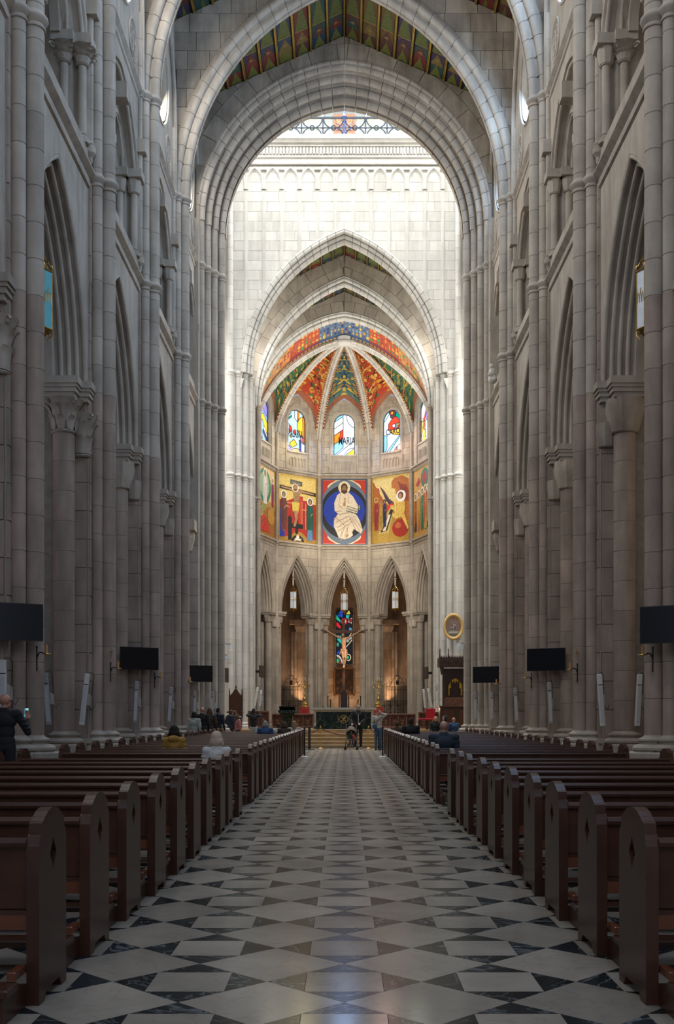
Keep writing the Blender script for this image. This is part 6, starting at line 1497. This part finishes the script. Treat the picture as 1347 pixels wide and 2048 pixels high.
def sconce(px, py, Y, s, label):
    x, _, z = at(px, py, Y); t = thing('candle_sconce', label, 'candle holder', (x, Y, z), 0, 'candle sconces on the piers')
    m = MB(); m.tube([(s*.17, .02, -.28), (s*.17, .02, .1)], .012, 6); m.tube([(s*.17, .02, -.06), (s*.13, .01, .02), (s*.08, 0, .03), (s*.02, 0, -.01)], .012, 6); m.ball((s*.17, .02, .12), .02, 6, 5); m.obj('arm', IRON, t, 40)
    MB().lathe([(.01, -.02), (.05, -.01), (.075, .0), (.07, .01), (.02, .012)], n=12).obj('dish', BRASS, t, 40); MB().lathe([(.022, .01), (.022, .15), (.004, .155)], n=10).obj('candle', mat('candle_wax', (.6, .3, .1), .5), t)
    m = MB(); zc = .35; m.box(s*.15-.008, s*.15+.008, -.01, .01, zc-.1, zc+.1); m.box(s*.15-.05, s*.15+.05, -.01, .01, zc+.01, zc+.03); m.obj('brass_cross', BRASS, t)
for px, py, Y, s, l in ((93, 1308, 17.9, -1, 'candle sconce beside the large left screen'), (236, 1337, 23.7, -1, 'candle sconce just left of the middle left screen'), (321, 1355, 29.4, -1, 'candle sconce to the right of the middle left screen'), (380, 1363, 35.2, -1, 'candle sconce at the lower left of the farthest left screen'),
                        (1285, 1310, 17.9, 1, 'candle sconce beside the large right screen'), (1139, 1339, 23.7, 1, 'candle sconce just right of the middle right screen'), (1050, 1356, 29.4, 1, 'candle sconce to the left of the middle right screen'), (992, 1368, 35.2, 1, 'candle sconce at the lower right of the farthest right screen')): sconce(px, py, Y, s, l)
def floodlamp(px, py, Y, s, label, glass=False):
    x, _, z = at(px, py, Y); t = thing('bracket_lamp', label, 'lamp', (x, Y, z)); MB().tube([(0, 0, 0), (s*.2, .02, .02), (s*.5, .1, .0)], .012, 6).obj('arm', BLK, t)
    if glass: MB().lathe([(.09, 0), (.1, -.12), (.07, -.24), (.03, -.28)], n=12).obj('lamp_shade', FG, t, 40)
    else: MB().rbox(-.1, .1, -.06, .06, -.05, .03, .01).obj('lamp_head', WHT, t); MB().lathe([(.05, 0), (.06, -.12), (.02, -.16)], (.05, 0, -.05), 10).obj('lamp_shade', FG, t, 40)
floodlamp(456, 1287, 42.0, -1, 'small projector lamp on the left crossing pier, upper of two'); floodlamp(449, 1309, 41.6, -1, 'small projector lamp on the left crossing pier, lower of two'); floodlamp(918, 1287, 41.5, 1, 'bracket lamp with frosted shade beside the oval coat of arms', True)
# red seats at the right of the sanctuary
for px, l in ((849, 'red upholstered low seat at the right of the sanctuary'), (858, 'red upholstered chair with backrest beside the seated women')):
    x = at(px, 0, 47.6)[0]+(.12 if px > 850 else -.06); t = thing('red_chair', l, 'chair', (x, 47.6 if px < 850 else 48.3, .75)); MB().rbox(-.22, .22, -.22, .22, .42, .5, .02).obj('seat', RV, t)
    if px > 850: MB().rbox(-.22, .22, .18, .24, .5, .95, .02).obj('backrest', RV, t)
    for sx in (-1, 1):
        for sy in (-1, 1): MB().box(sx*.19-.02, sx*.19+.02, sy*.19-.02, sy*.19+.02, 0, .42).obj('leg', WK, t)
# small seated statue on the right string course
st = thing('stone_statuette', 'small white stone figure perched on the right string course', 'statue', (5.35, 38.6, 13.35))
m = MB(); m.ball((0, 0, .16), (.17, .2, .17)); m.ball((-.02, -.05, .38), (.13, .14, .2)); m.ball((-.05, -.1, .6), .09); m.ball((-.1, -.15, .3), (.1, .07, .08)); m.ball((.05, -.16, .12), (.08, .12, .07)); m.obj('figure', STW, st, 60)
# ================================================================== PEOPLE
SKIN = mat('skin', (.42, .24, .17), .55, var=.12, nscale=9); SKIND = mat('skin_ruddy', (.46, .22, .16), .5, var=.12, nscale=9)
def cloth(n, c, v=.2, sc=12): return mat(n, c, .85, var=v, nscale=sc, bump=.25)
_PEND = []
def capsule(m, p, q, r0, r1, n=10):
    p, q = Vector(p), Vector(q); d = q-p; L = d.length or 1e-4; t = d/L
    pts = []; rs = []
    for a in (-80, -50, -20): pts.append(p+t*r0*sin(radians(a))); rs.append(r0*cos(radians(a)))
    for k in (.33, .66): pts.append(p+d*k); rs.append(r0+(r1-r0)*k)
    for a in (20, 50, 80): pts.append(q+t*r1*sin(radians(a))); rs.append(r1*cos(radians(a)))
    m.tube(pts, rs, n)
def ell(m, c, r, n=14): m.ball(c, r, n, 10)
def solid(m, name, mt, parent, vox, smooth=2):
    """fuse overlapping volumes into one continuous skin"""
    o = m.obj(name, mt, parent, None); md = o.modifiers.new('r', 'REMESH'); md.mode = 'VOXEL'; md.voxel_size = vox; md.use_smooth_shade = True
    s_ = o.modifiers.new('s', 'SMOOTH'); s_.iterations = smooth; s_.factor = .5
    _PEND.append(o); return o
def hand(m, w_, d, side, up=Vector((0, 0, 1)), curl=.5, sc=1.0):
    """palm, four bent fingers and a thumb leaving the side of the palm; d = direction of the hand"""
    d = Vector(d).normalized(); w_ = Vector(w_); lat = d.cross(up)
    if lat.length < .1: lat = d.cross(Vector((0, 1, 0)))
    lat.normalize(); nrm = lat.cross(d).normalized()
    for k in (-1, 0, 1): capsule(m, w_+lat*k*.018*sc, w_+d*.085*sc+lat*k*.026*sc, .016*sc, .014*sc, 8)
    for k, L in ((-1.5, .055), (-.5, .07), (.5, .076), (1.5, .068)):
        b = w_+d*.085*sc+lat*k*.019*sc; k1 = b+d*L*.55*sc-nrm*curl*.02*sc; k2 = k1+(d-nrm*curl*1.2).normalized()*L*.5*sc
        capsule(m, b, k1, .0095*sc, .009*sc, 6); capsule(m, k1, k2, .009*sc, .0075*sc, 6)
    s = side; b = w_+d*.02*sc+lat*s*.028*sc; k1 = b+(d*.6+lat*s*.8).normalized()*.04*sc; k2 = k1+(d*.9+lat*s*.2-nrm*.3).normalized()*.034*sc
    capsule(m, b, k1, .013*sc, .0105*sc, 6); capsule(m, k1, k2, .0105*sc, .0085*sc, 6)
def person(label, loc, rz, H=1.70, pose='stand', top=None, bottom=None, hair=None, hairstyle='short', skin=None, arms=None, head_rz=0.0, head_tilt=0.0, vox=.017, lean=0.0, group=None, long_coat=False, hood=False, wide=1.0, shoes=None, collar=True, face=False, name='person', hs=1.0):
    t = thing(name, label, 'person', loc, rz, group); k = H/1.70; skin = skin or SKIN
    sit = pose == 'sit'; dz = -.40 if sit else 0.0
    def V_(x, y, z, sp=True):
        z2 = z+dz
        if sp and z > .9: y = y+(z-.9)*lean
        return Vector((x*k, y*k, z2*k))
    sw = .185*wide
    SH = {s: V_(s*sw, 0, 1.40) for s in (-1, 1)}; NK = V_(0, 0, 1.46); HD = V_(0, .02, 1.585)+Vector((0, head_tilt*.05, 0))
    HIP = {s: V_(s*.09, 0, .90) for s in (-1, 1)}
    if sit: KN = {s: Vector((s*.11*k, .42*k, .50*k)) for s in (-1, 1)}; AN = {s: Vector((s*.11*k, .40*k, .10*k)) for s in (-1, 1)}
    else: KN = {s: Vector((s*.095*k, .02*k, .49*k)) for s in (-1, 1)}; AN = {s: Vector((s*.10*k, (-.02 if s < 0 else .03)*k, .09*k)) for s in (-1, 1)}
    if arms is None:
        arms = {s: ((s*(sw+.05), -.02, 1.12), (s*(sw+.04), .08, .87)) for s in (-1, 1)} if not sit else {s: ((s*(sw+.03), .04, 1.12), (s*.1, .30, .99)) for s in (-1, 1)}
    EL = {s: V_(*arms[s][0]) for s in arms}; WR = {s: V_(*arms[s][1]) for s in arms}
    m = MB()
    ell(m, V_(0, 0, .93), (.14*k*wide, .10*k, .10*k)); ell(m, V_(0, .01, 1.12), (.125*k*wide, .09*k, .15*k)); ell(m, V_(0, .0, 1.30), (.155*k*wide, .105*k, .14*k))
    capsule(m, V_(0, -.01, 1.40), V_(0, .015, 1.53), .052*k, .05*k)
    R = Matrix.Rotation(head_rz, 3, 'Z')
    def HP_(x, y, z): return HD+R @ Vector((x*k, y*k, z*k))
    def hell(c, r): 
        mm = MB(); mm.ball((0, 0, 0), [q*k for q in r], 16, 12); cc = HP_(*c); m.add([cc+R @ Vector(v) for v in mm.v], mm.f)
    hell((0, -.005, .03), (.074, .093, .088)); hell((0, .022, -.045), (.055, .062, .062)); hell((0, .055, -.085), (.03, .03, .025))
    capsule(m, HP_(0, .088, .01), HP_(0, .103, -.022), .009*k, .014*k, 6); capsule(m, HP_(-.02, .079, -.052), HP_(.02, .079, -.052), .008*k, .008*k, 6)
    for s in (-1, 1): capsule(m, HP_(s*.074, -.005, .01), HP_(s*.07, .0, -.025), .013*k, .010*k, 6); capsule(m, HP_(s*.018, .084, .035), HP_(s*.048, .07, .035), .008*k, .008*k, 6)
    for s in (-1, 1):
        capsule(m, V_(s*.05, 0, 1.37), SH[s], .06*k, .055*k); capsule(m, SH[s], EL[s], .048*k, .038*k); capsule(m, EL[s], WR[s], .036*k, .025*k)
        hd = WR[s]-EL[s]; hd = Vector(arms[s][2]) if len(arms[s]) > 2 else hd
        hand(m, WR[s], hd, -s, Vector((0, 1, .01)) if abs(hd.normalized().z) > .7 else Vector((0, 0, 1)), .6, k)
        capsule(m, HIP[s], KN[s], .078*k, .052*k); capsule(m, KN[s], AN[s], .05*k, .034*k); capsule(m, AN[s]+Vector((0, -.03, -.03)), AN[s]+Vector((0, .13*k, -.05*k)), .035*k, .028*k)
    body = solid(m, 'body', skin, t, vox)
    # garments
    m = MB(); e = .022*k
    ell(m, V_(0, 0, .98), (.155*k*wide, .118*k, .12*k)); ell(m, V_(0, .0, 1.13), (.15*k*wide, .115*k, .17*k)); ell(m, V_(0, -.005, 1.30), (.18*k*wide, .13*k, .15*k))
    if long_coat and not sit: capsule(m, V_(0, 0, .95), V_(0, 0, .62), .165*k, .185*k, 16)
    for s in (-1, 1):
        capsule(m, V_(s*.06, -.01, 1.38), SH[s], .075*k, .075*k); capsule(m, SH[s], EL[s], .07*k, .056*k); capsule(m, EL[s], EL[s]+(WR[s]-EL[s])*.93, .055*k, .04*k)
        # sleeve folds
        mid = EL[s]; dd = (EL[s]-SH[s]).normalized()
        for q in (.35, .6, .8): c_ = SH[s]+(EL[s]-SH[s])*q; ell(m, c_+Vector((s*.012, 0, 0)), (.072*k, .07*k, .018*k))
    if collar: capsule(m, V_(-.035, -.01, 1.44), V_(.035, -.01, 1.44), .066*k, .066*k)
    if hood: ell(m, V_(0, -.09, 1.43), (.12*k, .075*k, .075*k)); 
    solid(m, 'jacket', top, t, vox)
    m = MB(); ell(m, V_(0, 0, .90), (.155*k*wide, .115*k, .11*k))
    for s in (-1, 1):
        capsule(m, HIP[s], KN[s], .095*k, .068*k); capsule(m, KN[s], AN[s]+Vector((0, 0, .02)), .066*k, .052*k)
    solid(m, 'trousers', bottom, t, vox)
    m = MB()
    for s in (-1, 1): capsule(m, AN[s]+Vector((0, -.035*k, -.04*k)), AN[s]+Vector((0, .14*k, -.055*k)), .045*k, .034*k)
    solid(m, 'shoes', shoes or cloth('black_leather', (.02, .02, .02)), t, vox)
    if hair is not None:
        m = MB()
        def hh(c, r):
            mm = MB(); mm.ball((0, 0, 0), [q*k*hs for q in r], 14, 10); cc = HP_(*c); m.add([cc+R @ Vector(v) for v in mm.v], mm.f)
        hh((0, -.022, .045), (.083, .092, .088)); hh((0, -.045, .0), (.078, .07, .085))
        if hairstyle in ('bob', 'long'):
            for s in (-1, 1): capsule(m, HP_(s*.062, -.01, .04), HP_(s*.088, -.01, -.075), .034*k, .042*k)
            hh((0, -.05, -.035), (.098, .065, .08))
        if hairstyle == 'long':
            capsule(m, HP_(0, -.06, -.02), HP_(0, -.10, -.26), .075*k, .06*k)
            for s in (-1, 1): capsule(m, HP_(s*.06, -.04, -.04), HP_(s*.08, -.04, -.24), .04*k, .028*k)
        if hairstyle == 'curly':
            rr = random.Random(3)
            for q in range(26):
                a, b_ = rr.uniform(0, 2*pi), rr.uniform(-.4, 1.4); hh((.085*cos(a)*cos(b_), -.03+.085*sin(a)*cos(b_)*(.8 if sin(a) < 0 else .55), .03+.08*sin(b_)), (.03, .03, .03))
        if hairstyle == 'cap': hh((0, .06, .075), (.06, .07, .015))
        solid(m, 'hair' if hairstyle != 'cap' else 'cap', hair, t, vox*.8, 3)
    if face:
        for s in (-1, 1): ell_ = MB(); c_ = HP_(s*.031, .079, .018); ell_.ball(c_, .009*k, 8, 6); ell_.obj('eye', mat('dark_eye', (.02, .012, .01), .2), t)
    return t, (lambda x, y, z: V_(x, y, z)), HP_
HBR = cloth('brown_hair', (.075, .04, .022)); HBK = cloth('black_hair', (.015, .012, .01)); HBL = cloth('blonde_hair', (.28, .17, .08)); HGY = cloth('grey_hair', (.28, .27, .25)); HWH = cloth('pale_blonde_hair', (.55, .43, .30), .15)
NAVY = cloth('navy_cloth', (.014, .018, .032)); BLKC = cloth('black_cloth', (.012, .012, .014)); BRN = cloth('brown_cloth', (.05, .028, .018)); JEAN = cloth('blue_denim', (.05, .09, .14)); YEL = cloth('mustard_cloth', (.35, .19, .035)); WHC = cloth('white_cloth', (.55, .53, .50), .1); PNK = cloth('pink_cloth', (.45, .16, .17)); CRM = cloth('cream_cloth', (.42, .37, .33), .35, 30); GRC = cloth('pale_green_pattern_cloth', (.36, .38, .34), .4, 40); DBL = cloth('dark_blue_shirt', (.022, .032, .05)); BLU_ = cloth('blue_cloth', (.03, .07, .16)); RCH = cloth('red_check_cloth', (.2, .03, .04), .6, 60)
def px_loc(px, Y, z=0.0): return ((px-688)/2140*Y, Y, z)
# bald man photographing with a phone, standing at the left
R_ = (.17, .50, 1.48)
pm, V1, H1 = person('bald man in black jacket at the left edge holding up a phone', px_loc(9, 16.55), radians(-8), 1.72, top=BLKC, bottom=BLKC, skin=SKIND, vox=.0095, head_rz=radians(-35), wide=1.12,
    arms={1: ((.33, .10, 1.12), (.20, .38, 1.31), (-.12, .25, .6)), -1: ((-.20, .22, 1.13), (.02, .40, 1.31), (.35, .2, .5))})
ph = thing('phone', 'lit phone in the raised hands of the bald man', 'phone', (0, 0, 0)); hp = pm.location+Matrix.Rotation(radians(-8), 3, 'Z') @ V1(.14, .47, 1.42)
ph.location = hp; ph.rotation_euler = (radians(-6), 0, radians(-12))
MB().rbox(-.038, .038, -.005, .005, -.075, .075, .003).obj('case', BLK, ph); m = MB(); m.box(-.034, .034, -.007, -.005, -.07, .07, 0, None, (.35, .75, .72))
m.box(-.034, -.01, -.0075, -.007, -.07, .07, 0, None, (.08, .3, .4)); m.box(.012, .034, -.0075, -.007, -.07, .04, 0, None, (.15, .45, .4)); m.box(-.01, .01, -.008, -.007, -.05, .03, 0, None, (.75, .8, .6)); m.box(-.007, .007, -.0085, -.008, .02, .04, 0, None, (.05, .04, .1)); m.obj('display', vcol('phone_display', .3, .8), ph)
def seated(px, Y, label, **kw):
    x, _, _ = px_loc(px, Y); i = min(range(len(ROWS)), key=lambda q: abs(ROWS[q]-Y)); y = ROWS[i]-.02
    return person(label, ((px-688)/2140*y, y, .05), kw.pop('rz', 0), pose='sit', **kw)
seated(348, 19.4, 'seated woman in mustard jacket with black hair among the left pews', H=1.52, wide=.9, top=YEL, bottom=NAVY, hair=HBK, hairstyle='bob', hood=True, vox=.014)
seated(433, 14.9, 'seated white-haired woman in white jacket near the aisle on the left', H=1.45, wide=.92, hs=1.12, top=WHC, bottom=NAVY, hair=HWH, hairstyle='bob', vox=.012, head_rz=radians(-8))
seated(887, 19.3, 'seated balding man in dark blue shirt in the right pews', H=1.62, top=DBL, bottom=NAVY, skin=SKIN, wide=1.2, vox=.012)
seated(530, 33.7, 'seated grey-haired person in navy jacket in the left pews', H=1.52, top=BLU_, bottom=NAVY, hair=HGY, hairstyle='bob', wide=1.15)
seated(568, 34.8, 'seated woman with brown hair left of the blonde woman', H=1.47, top=BRN, bottom=NAVY, hair=HBR, hairstyle='bob')
seated(588, 36.0, 'seated blonde woman closest to the aisle on the left', H=1.5, top=CRM, bottom=NAVY, hair=HBL, hairstyle='long')
seated(557, 37.1, 'seated person in white scarf behind the woman with brown hair', H=1.4, top=WHC, bottom=NAVY, hair=HBR)
seated(793, 36.0, 'seated woman with curly hair in the right pews', H=1.48, top=BRN, bottom=NAVY, hair=HBR, hairstyle='curly')
seated(821, 33.7, 'seated man with black hair and black coat in the right pews', H=1.63, top=BLKC, bottom=BLKC, hair=HBK, wide=1.15)
# group standing in the left side aisle
person('woman in pale patterned jacket at the front of the standing left group', px_loc(388, 33.6), radians(-20), 1.50, top=GRC, bottom=BLKC, hair=HBK, hairstyle='bob', vox=.015)
person('balding person half hidden behind the long-haired woman in brown', px_loc(404, 36.4), radians(-10), 1.66, top=BLKC, bottom=BLKC, hair=None, skin=SKIND)
person('woman with long brown hair and brown coat in the standing left group', px_loc(419, 37.9), radians(-10), 1.64, top=BRN, bottom=BRN, hair=HBR, hairstyle='long', vox=.015, long_coat=True)
person('man in dark hooded jacket in the standing left group', px_loc(437, 39.7), radians(-30), 1.66, top=NAVY, bottom=BLKC, hair=HBK, hood=True, head_rz=radians(-40))
person('person in black coat leaning forward beside the girl in pink', px_loc(457, 42.6), radians(-35), 1.60, top=NAVY, bottom=BLKC, hair=HBR, lean=.25, hood=True)
person('person partly hidden behind the girl in pink', px_loc(469, 44.2), radians(-30), 1.58, top=BRN, bottom=BLKC, hair=HBR)
person('girl in pink jacket at the right of the standing left group', px_loc(474, 43.3), radians(-50), 1.42, top=PNK, bottom=NAVY, hair=HBR, hairstyle='long')
person('person in black lifting a camera with both arms near the far left pier', px_loc(507, 43.8), radians(-5), 1.66, top=BLKC, bottom=GRC, hair=HBK, arms={1: ((.30, .12, 1.42), (.10, .24, 1.60), (-.5, .3, .3)), -1: ((-.30, .12, 1.42), (-.08, .24, 1.60), (.5, .3, .3))})
# man with the stroller, facing the camera
pw, V2, H2 = person('man in black hooded jacket standing behind a stroller before the steps', px_loc(716, 43.75), pi, 1.82, top=BLKC, bottom=BLKC, hair=HBR, hood=True, face=True, vox=.015, wide=1.1,
    arms={1: ((.27, .08, 1.14), (.24, .30, .98), (0, 1, -.2)), -1: ((-.27, .06, 1.14), (-.05, .32, .99), (.1, 1, -.2))}, shoes=cloth('grey_shoes', (.3, .3, .28)))
m = MB(); m.box(-.012, .012, .128, .14, 1.0, 1.44); m.obj('zip', WHC, pw)
sx0 = px_loc(702, 43.0)
s = thing('stroller', 'grey-brown stroller with a small child and red blanket before the steps', 'stroller', sx0, 0)
FR = mat('stroller_frame', (.03, .03, .03), .4, .5); SFB = cloth('stroller_fabric', (.15, .115, .085))
for sx in (-1, 1):
    MB().tube([(sx*.20, .45, 1.0), (sx*.21, .1, .62), (sx*.22, -.28, .12)], .014, 6).obj('side_tube', FR, s, 40); MB().tube([(sx*.2, .05, .58), (sx*.24, .32, .12)], .014, 6).obj('rear_tube', FR, s, 40)
    for y in (-.30, .32):
        for q in ((-.03, .03) if y < 0 else (0,)):
            m = MB(); m.tube([(sx*.24+q, y+.085*cos(i*pi/8), .1+.085*sin(i*pi/8)) for i in range(16)], .017, 6, closed=True); m.lathe([(.02, -.01), (.02, .01)], (sx*.24+q, y, .1), 8)
            for i in range(5): m.tube([(sx*.24+q, y, .1), (sx*.24+q, y+.08*cos(i*1.256), .1+.08*sin(i*1.256))], .005, 4)
            m.obj('wheel', BLK, s, 40)
MB().tube([(-.20, .45, 1.0), (0, .47, 1.02), (.20, .45, 1.0)], .016, 6).obj('handle', BLK, s, 40)
m = MB(); m.grid([[(.22*cos(a), .14+.30*sin(a)*cos(b), .60+.36*sin(a)*sin(b)) for a in [pi*i/10 for i in range(11)]] for b in [radians(5+140*j/8) for j in range(9)]]); m.obj('canopy', SFB, s, 60)
m = MB(); m.rbox(-.17, .17, -.12, .2, .36, .42, .02); m.add([(x, y, z) for x in (-.17, .17) for y, z in ((.14, .4), (.2, .4), (.30, .85), (.24, .85))], [(0, 1, 5, 4), (1, 2, 6, 5), (2, 3, 7, 6), (3, 0, 4, 7), (0, 1, 2, 3), (4, 5, 6, 7)]); m.obj('seat', SFB, s)
MB().rbox(-.16, .16, -.16, .25, .14, .24, .03).obj('basket', BLKC, s); MB().box(-.06, .06, -.17, -.162, .16, .21).obj('badge', mat('yellow_badge', (.6, .4, .05), .6), s); MB().rbox(-.14, .14, -.22, -.12, .16, .19, .01).obj('footrest', BLK, s)
ch, V3, H3 = person('small child sitting in the stroller', (sx0[0], 43.0+.08, .165), pi, .80, pose='sit', top=cloth('dark_green_cloth', (.03, .05, .035)), bottom=NAVY, hair=HBR, vox=.012, face=True)
bl = m = MB(); m.grid([[( .0+.02*j+.03*i, -.10-.01*i+.015*sin(j*1.3), .62-.05*i+.01*cos(j)) for j in range(6)] for i in range(5)]); o = m.obj('blanket', cloth('red_blanket', (.38, .05, .04)), None, 60); o.location = sx0; tag(o, 'small red blanket on the child in the stroller', 'blanket'); md = o.modifiers.new('t', 'SOLIDIFY'); md.thickness = .02
# woman with raised arm
pw2, V4, H4 = person('woman in pale jacket and jeans beside the black stand, arm raised to her head', px_loc(756, 42.3), pi*.92, 1.60, top=CRM, bottom=JEAN, hair=cloth('dark_red_cap', (.06, .015, .015)), hairstyle='cap', face=True, vox=.015,
    arms={-1: ((-.33, .02, 1.50), (-.13, .07, 1.56), (.3, 0, .6)), 1: ((.25, .02, 1.13), (.22, .12, .90))})
m = MB(); m.tube([V4(-.17, .1, 1.42), V4(0, .15, 1.25), V4(.14, .14, 1.05)], .012, 5); m.obj('bag_strap', NAVY, pw2, 40)
m = MB(); c_ = V4(.12, .17, 1.02); m.ball(c_, (.10, .05, .11), 12, 8); m.obj('shoulder_bag', JEAN, pw2, 60)
# seated and standing women at the right
bn = thing('side_bench', 'low wooden bench beneath the two women at the right', 'bench', (4.15, 44.0, 0)); MB().rbox(-.85, .85, -.5, .5, .42, .47, .01).obj('seat', WD, bn)
for x in (-.8, .8): MB().box(x-.04, x+.04, -.18, .18, 0, .42).obj('leg', WD, bn)
person('blonde woman in dark clothes on the right bench facing the pews', (*px_loc(871, 44.3)[:2], .07), pi*.95, 1.66, pose='sit', top=BLKC, bottom=JEAN, hair=HBL, hairstyle='long', skin=SKIN, face=True)
person('dark-haired woman in red checked jacket on the right bench', (*px_loc(890, 43.7)[:2], .07), pi*.45, 1.70, pose='sit', top=RCH, bottom=BLKC, hair=HBK, hairstyle='bob')
person('person in blue jacket right of the woman in red checks', (*px_loc(907, 44.3)[:2], .07), pi*.1, 1.60, pose='sit', top=BLU_, bottom=NAVY, hair=None, skin=SKIND)
# ================================================================== CRUCIFIX
cx_ = thing('crucifix', 'large wooden crucifix with pale carved figure above the throne', 'crucifix', (-.03, 62.3, .9))
CWD = mat('crucifix_wood', (.12, .055, .03), .6, var=.2)
MB().rbox(-.08, .08, -.05, .05, 0, 6.08, .01).obj('upright', CWD, cx_); MB().rbox(-1.22, 1.22, -.07, .05, 5.27, 5.43, .01).obj('crossbeam', CWD, cx_)
FIG = mat('carved_flesh', (.62, .36, .20), .5, var=.15)
m = MB(); y = -.22
capsule(m, (0, y, 4.86), (0, y, 4.6), .15, .13, 14); capsule(m, (-.12, y, 4.93), (.12, y, 4.93), .085, .085, 12); capsule(m, (0, y, 4.6), (.02, y, 4.25), .115, .13, 14); capsule(m, (0, y, 4.95), (-.03, y-.06, 5.08), .055, .055)
m.ball((-.05, y-.1, 5.13), (.085, .10, .12), 14, 10); capsule(m, (-.06, y-.18, 5.08), (-.06, y-.19, 5.10), .018, .015)
for s in (-1, 1):
    capsule(m, (s*.17, y, 4.95), (s*.48, y+.02, 5.10), .065, .048); capsule(m, (s*.48, y+.02, 5.10), (s*.86, -.10, 5.33), .045, .028); hand(m, (s*.86, -.11, 5.33), (s*.9, 0, .45), 1, Vector((0, 1, 0)), .3, 1.1)
    capsule(m, (s*.08, y, 4.22), (s*.075+.04, y-.14, 3.80), .095, .062); capsule(m, (s*.075+.04, y-.14, 3.80), (s*.03+.02, y-.02, 3.38), .058, .036); capsule(m, (s*.03+.02, y-.02, 3.38), (s*.03+.0, y-.12, 3.24), .036, .026)
solid(m, 'figure', FIG, cx_, .014)
m = MB(); ell(m, (.01, y, 4.26), (.17, .135, .11)); 
for q in range(5): capsule(m, (-.17, y-.05, 4.33-.03*q), (.18, y-.08, 4.24-.03*q), .022, .022, 6)
for q in range(4): capsule(m, (.15+.012*q, y-.08, 4.26), (.26-.02*q, y-.04, 3.98+.02*q), .028, .016, 6)
capsule(m, (-.15, y-.02, 4.2), (-.24, y, 4.0), .05, .03); solid(m, 'loincloth', mat('carved_cloth', (.58, .36, .22), .6, var=.2), cx_, .016)
m = MB(); ell(m, (-.05, y-.06, 5.17), (.095, .095, .1)); capsule(m, (-.12, y-.08, 5.1), (-.13, y-.12, 4.96), .03, .02); capsule(m, (.02, y-.08, 5.1), (.02, y-.12, 4.98), .03, .02); solid(m, 'hair', HBR, cx_, .016)
MB().tube([(-.05+.095*cos(i*pi/8), y-.08+.1*sin(i*pi/8), 5.2+.01*(i % 2)) for i in range(16)], .014, 5, closed=True).obj('thorn_crown', CWD, cx_)
# bake the fused bodies
dg = bpy.context.evaluated_depsgraph_get(); new = []
for o in _PEND: new.append((o, bpy.data.meshes.new_from_object(o.evaluated_get(dg))))
for o, me in new: o.modifiers.clear(); o.data = me
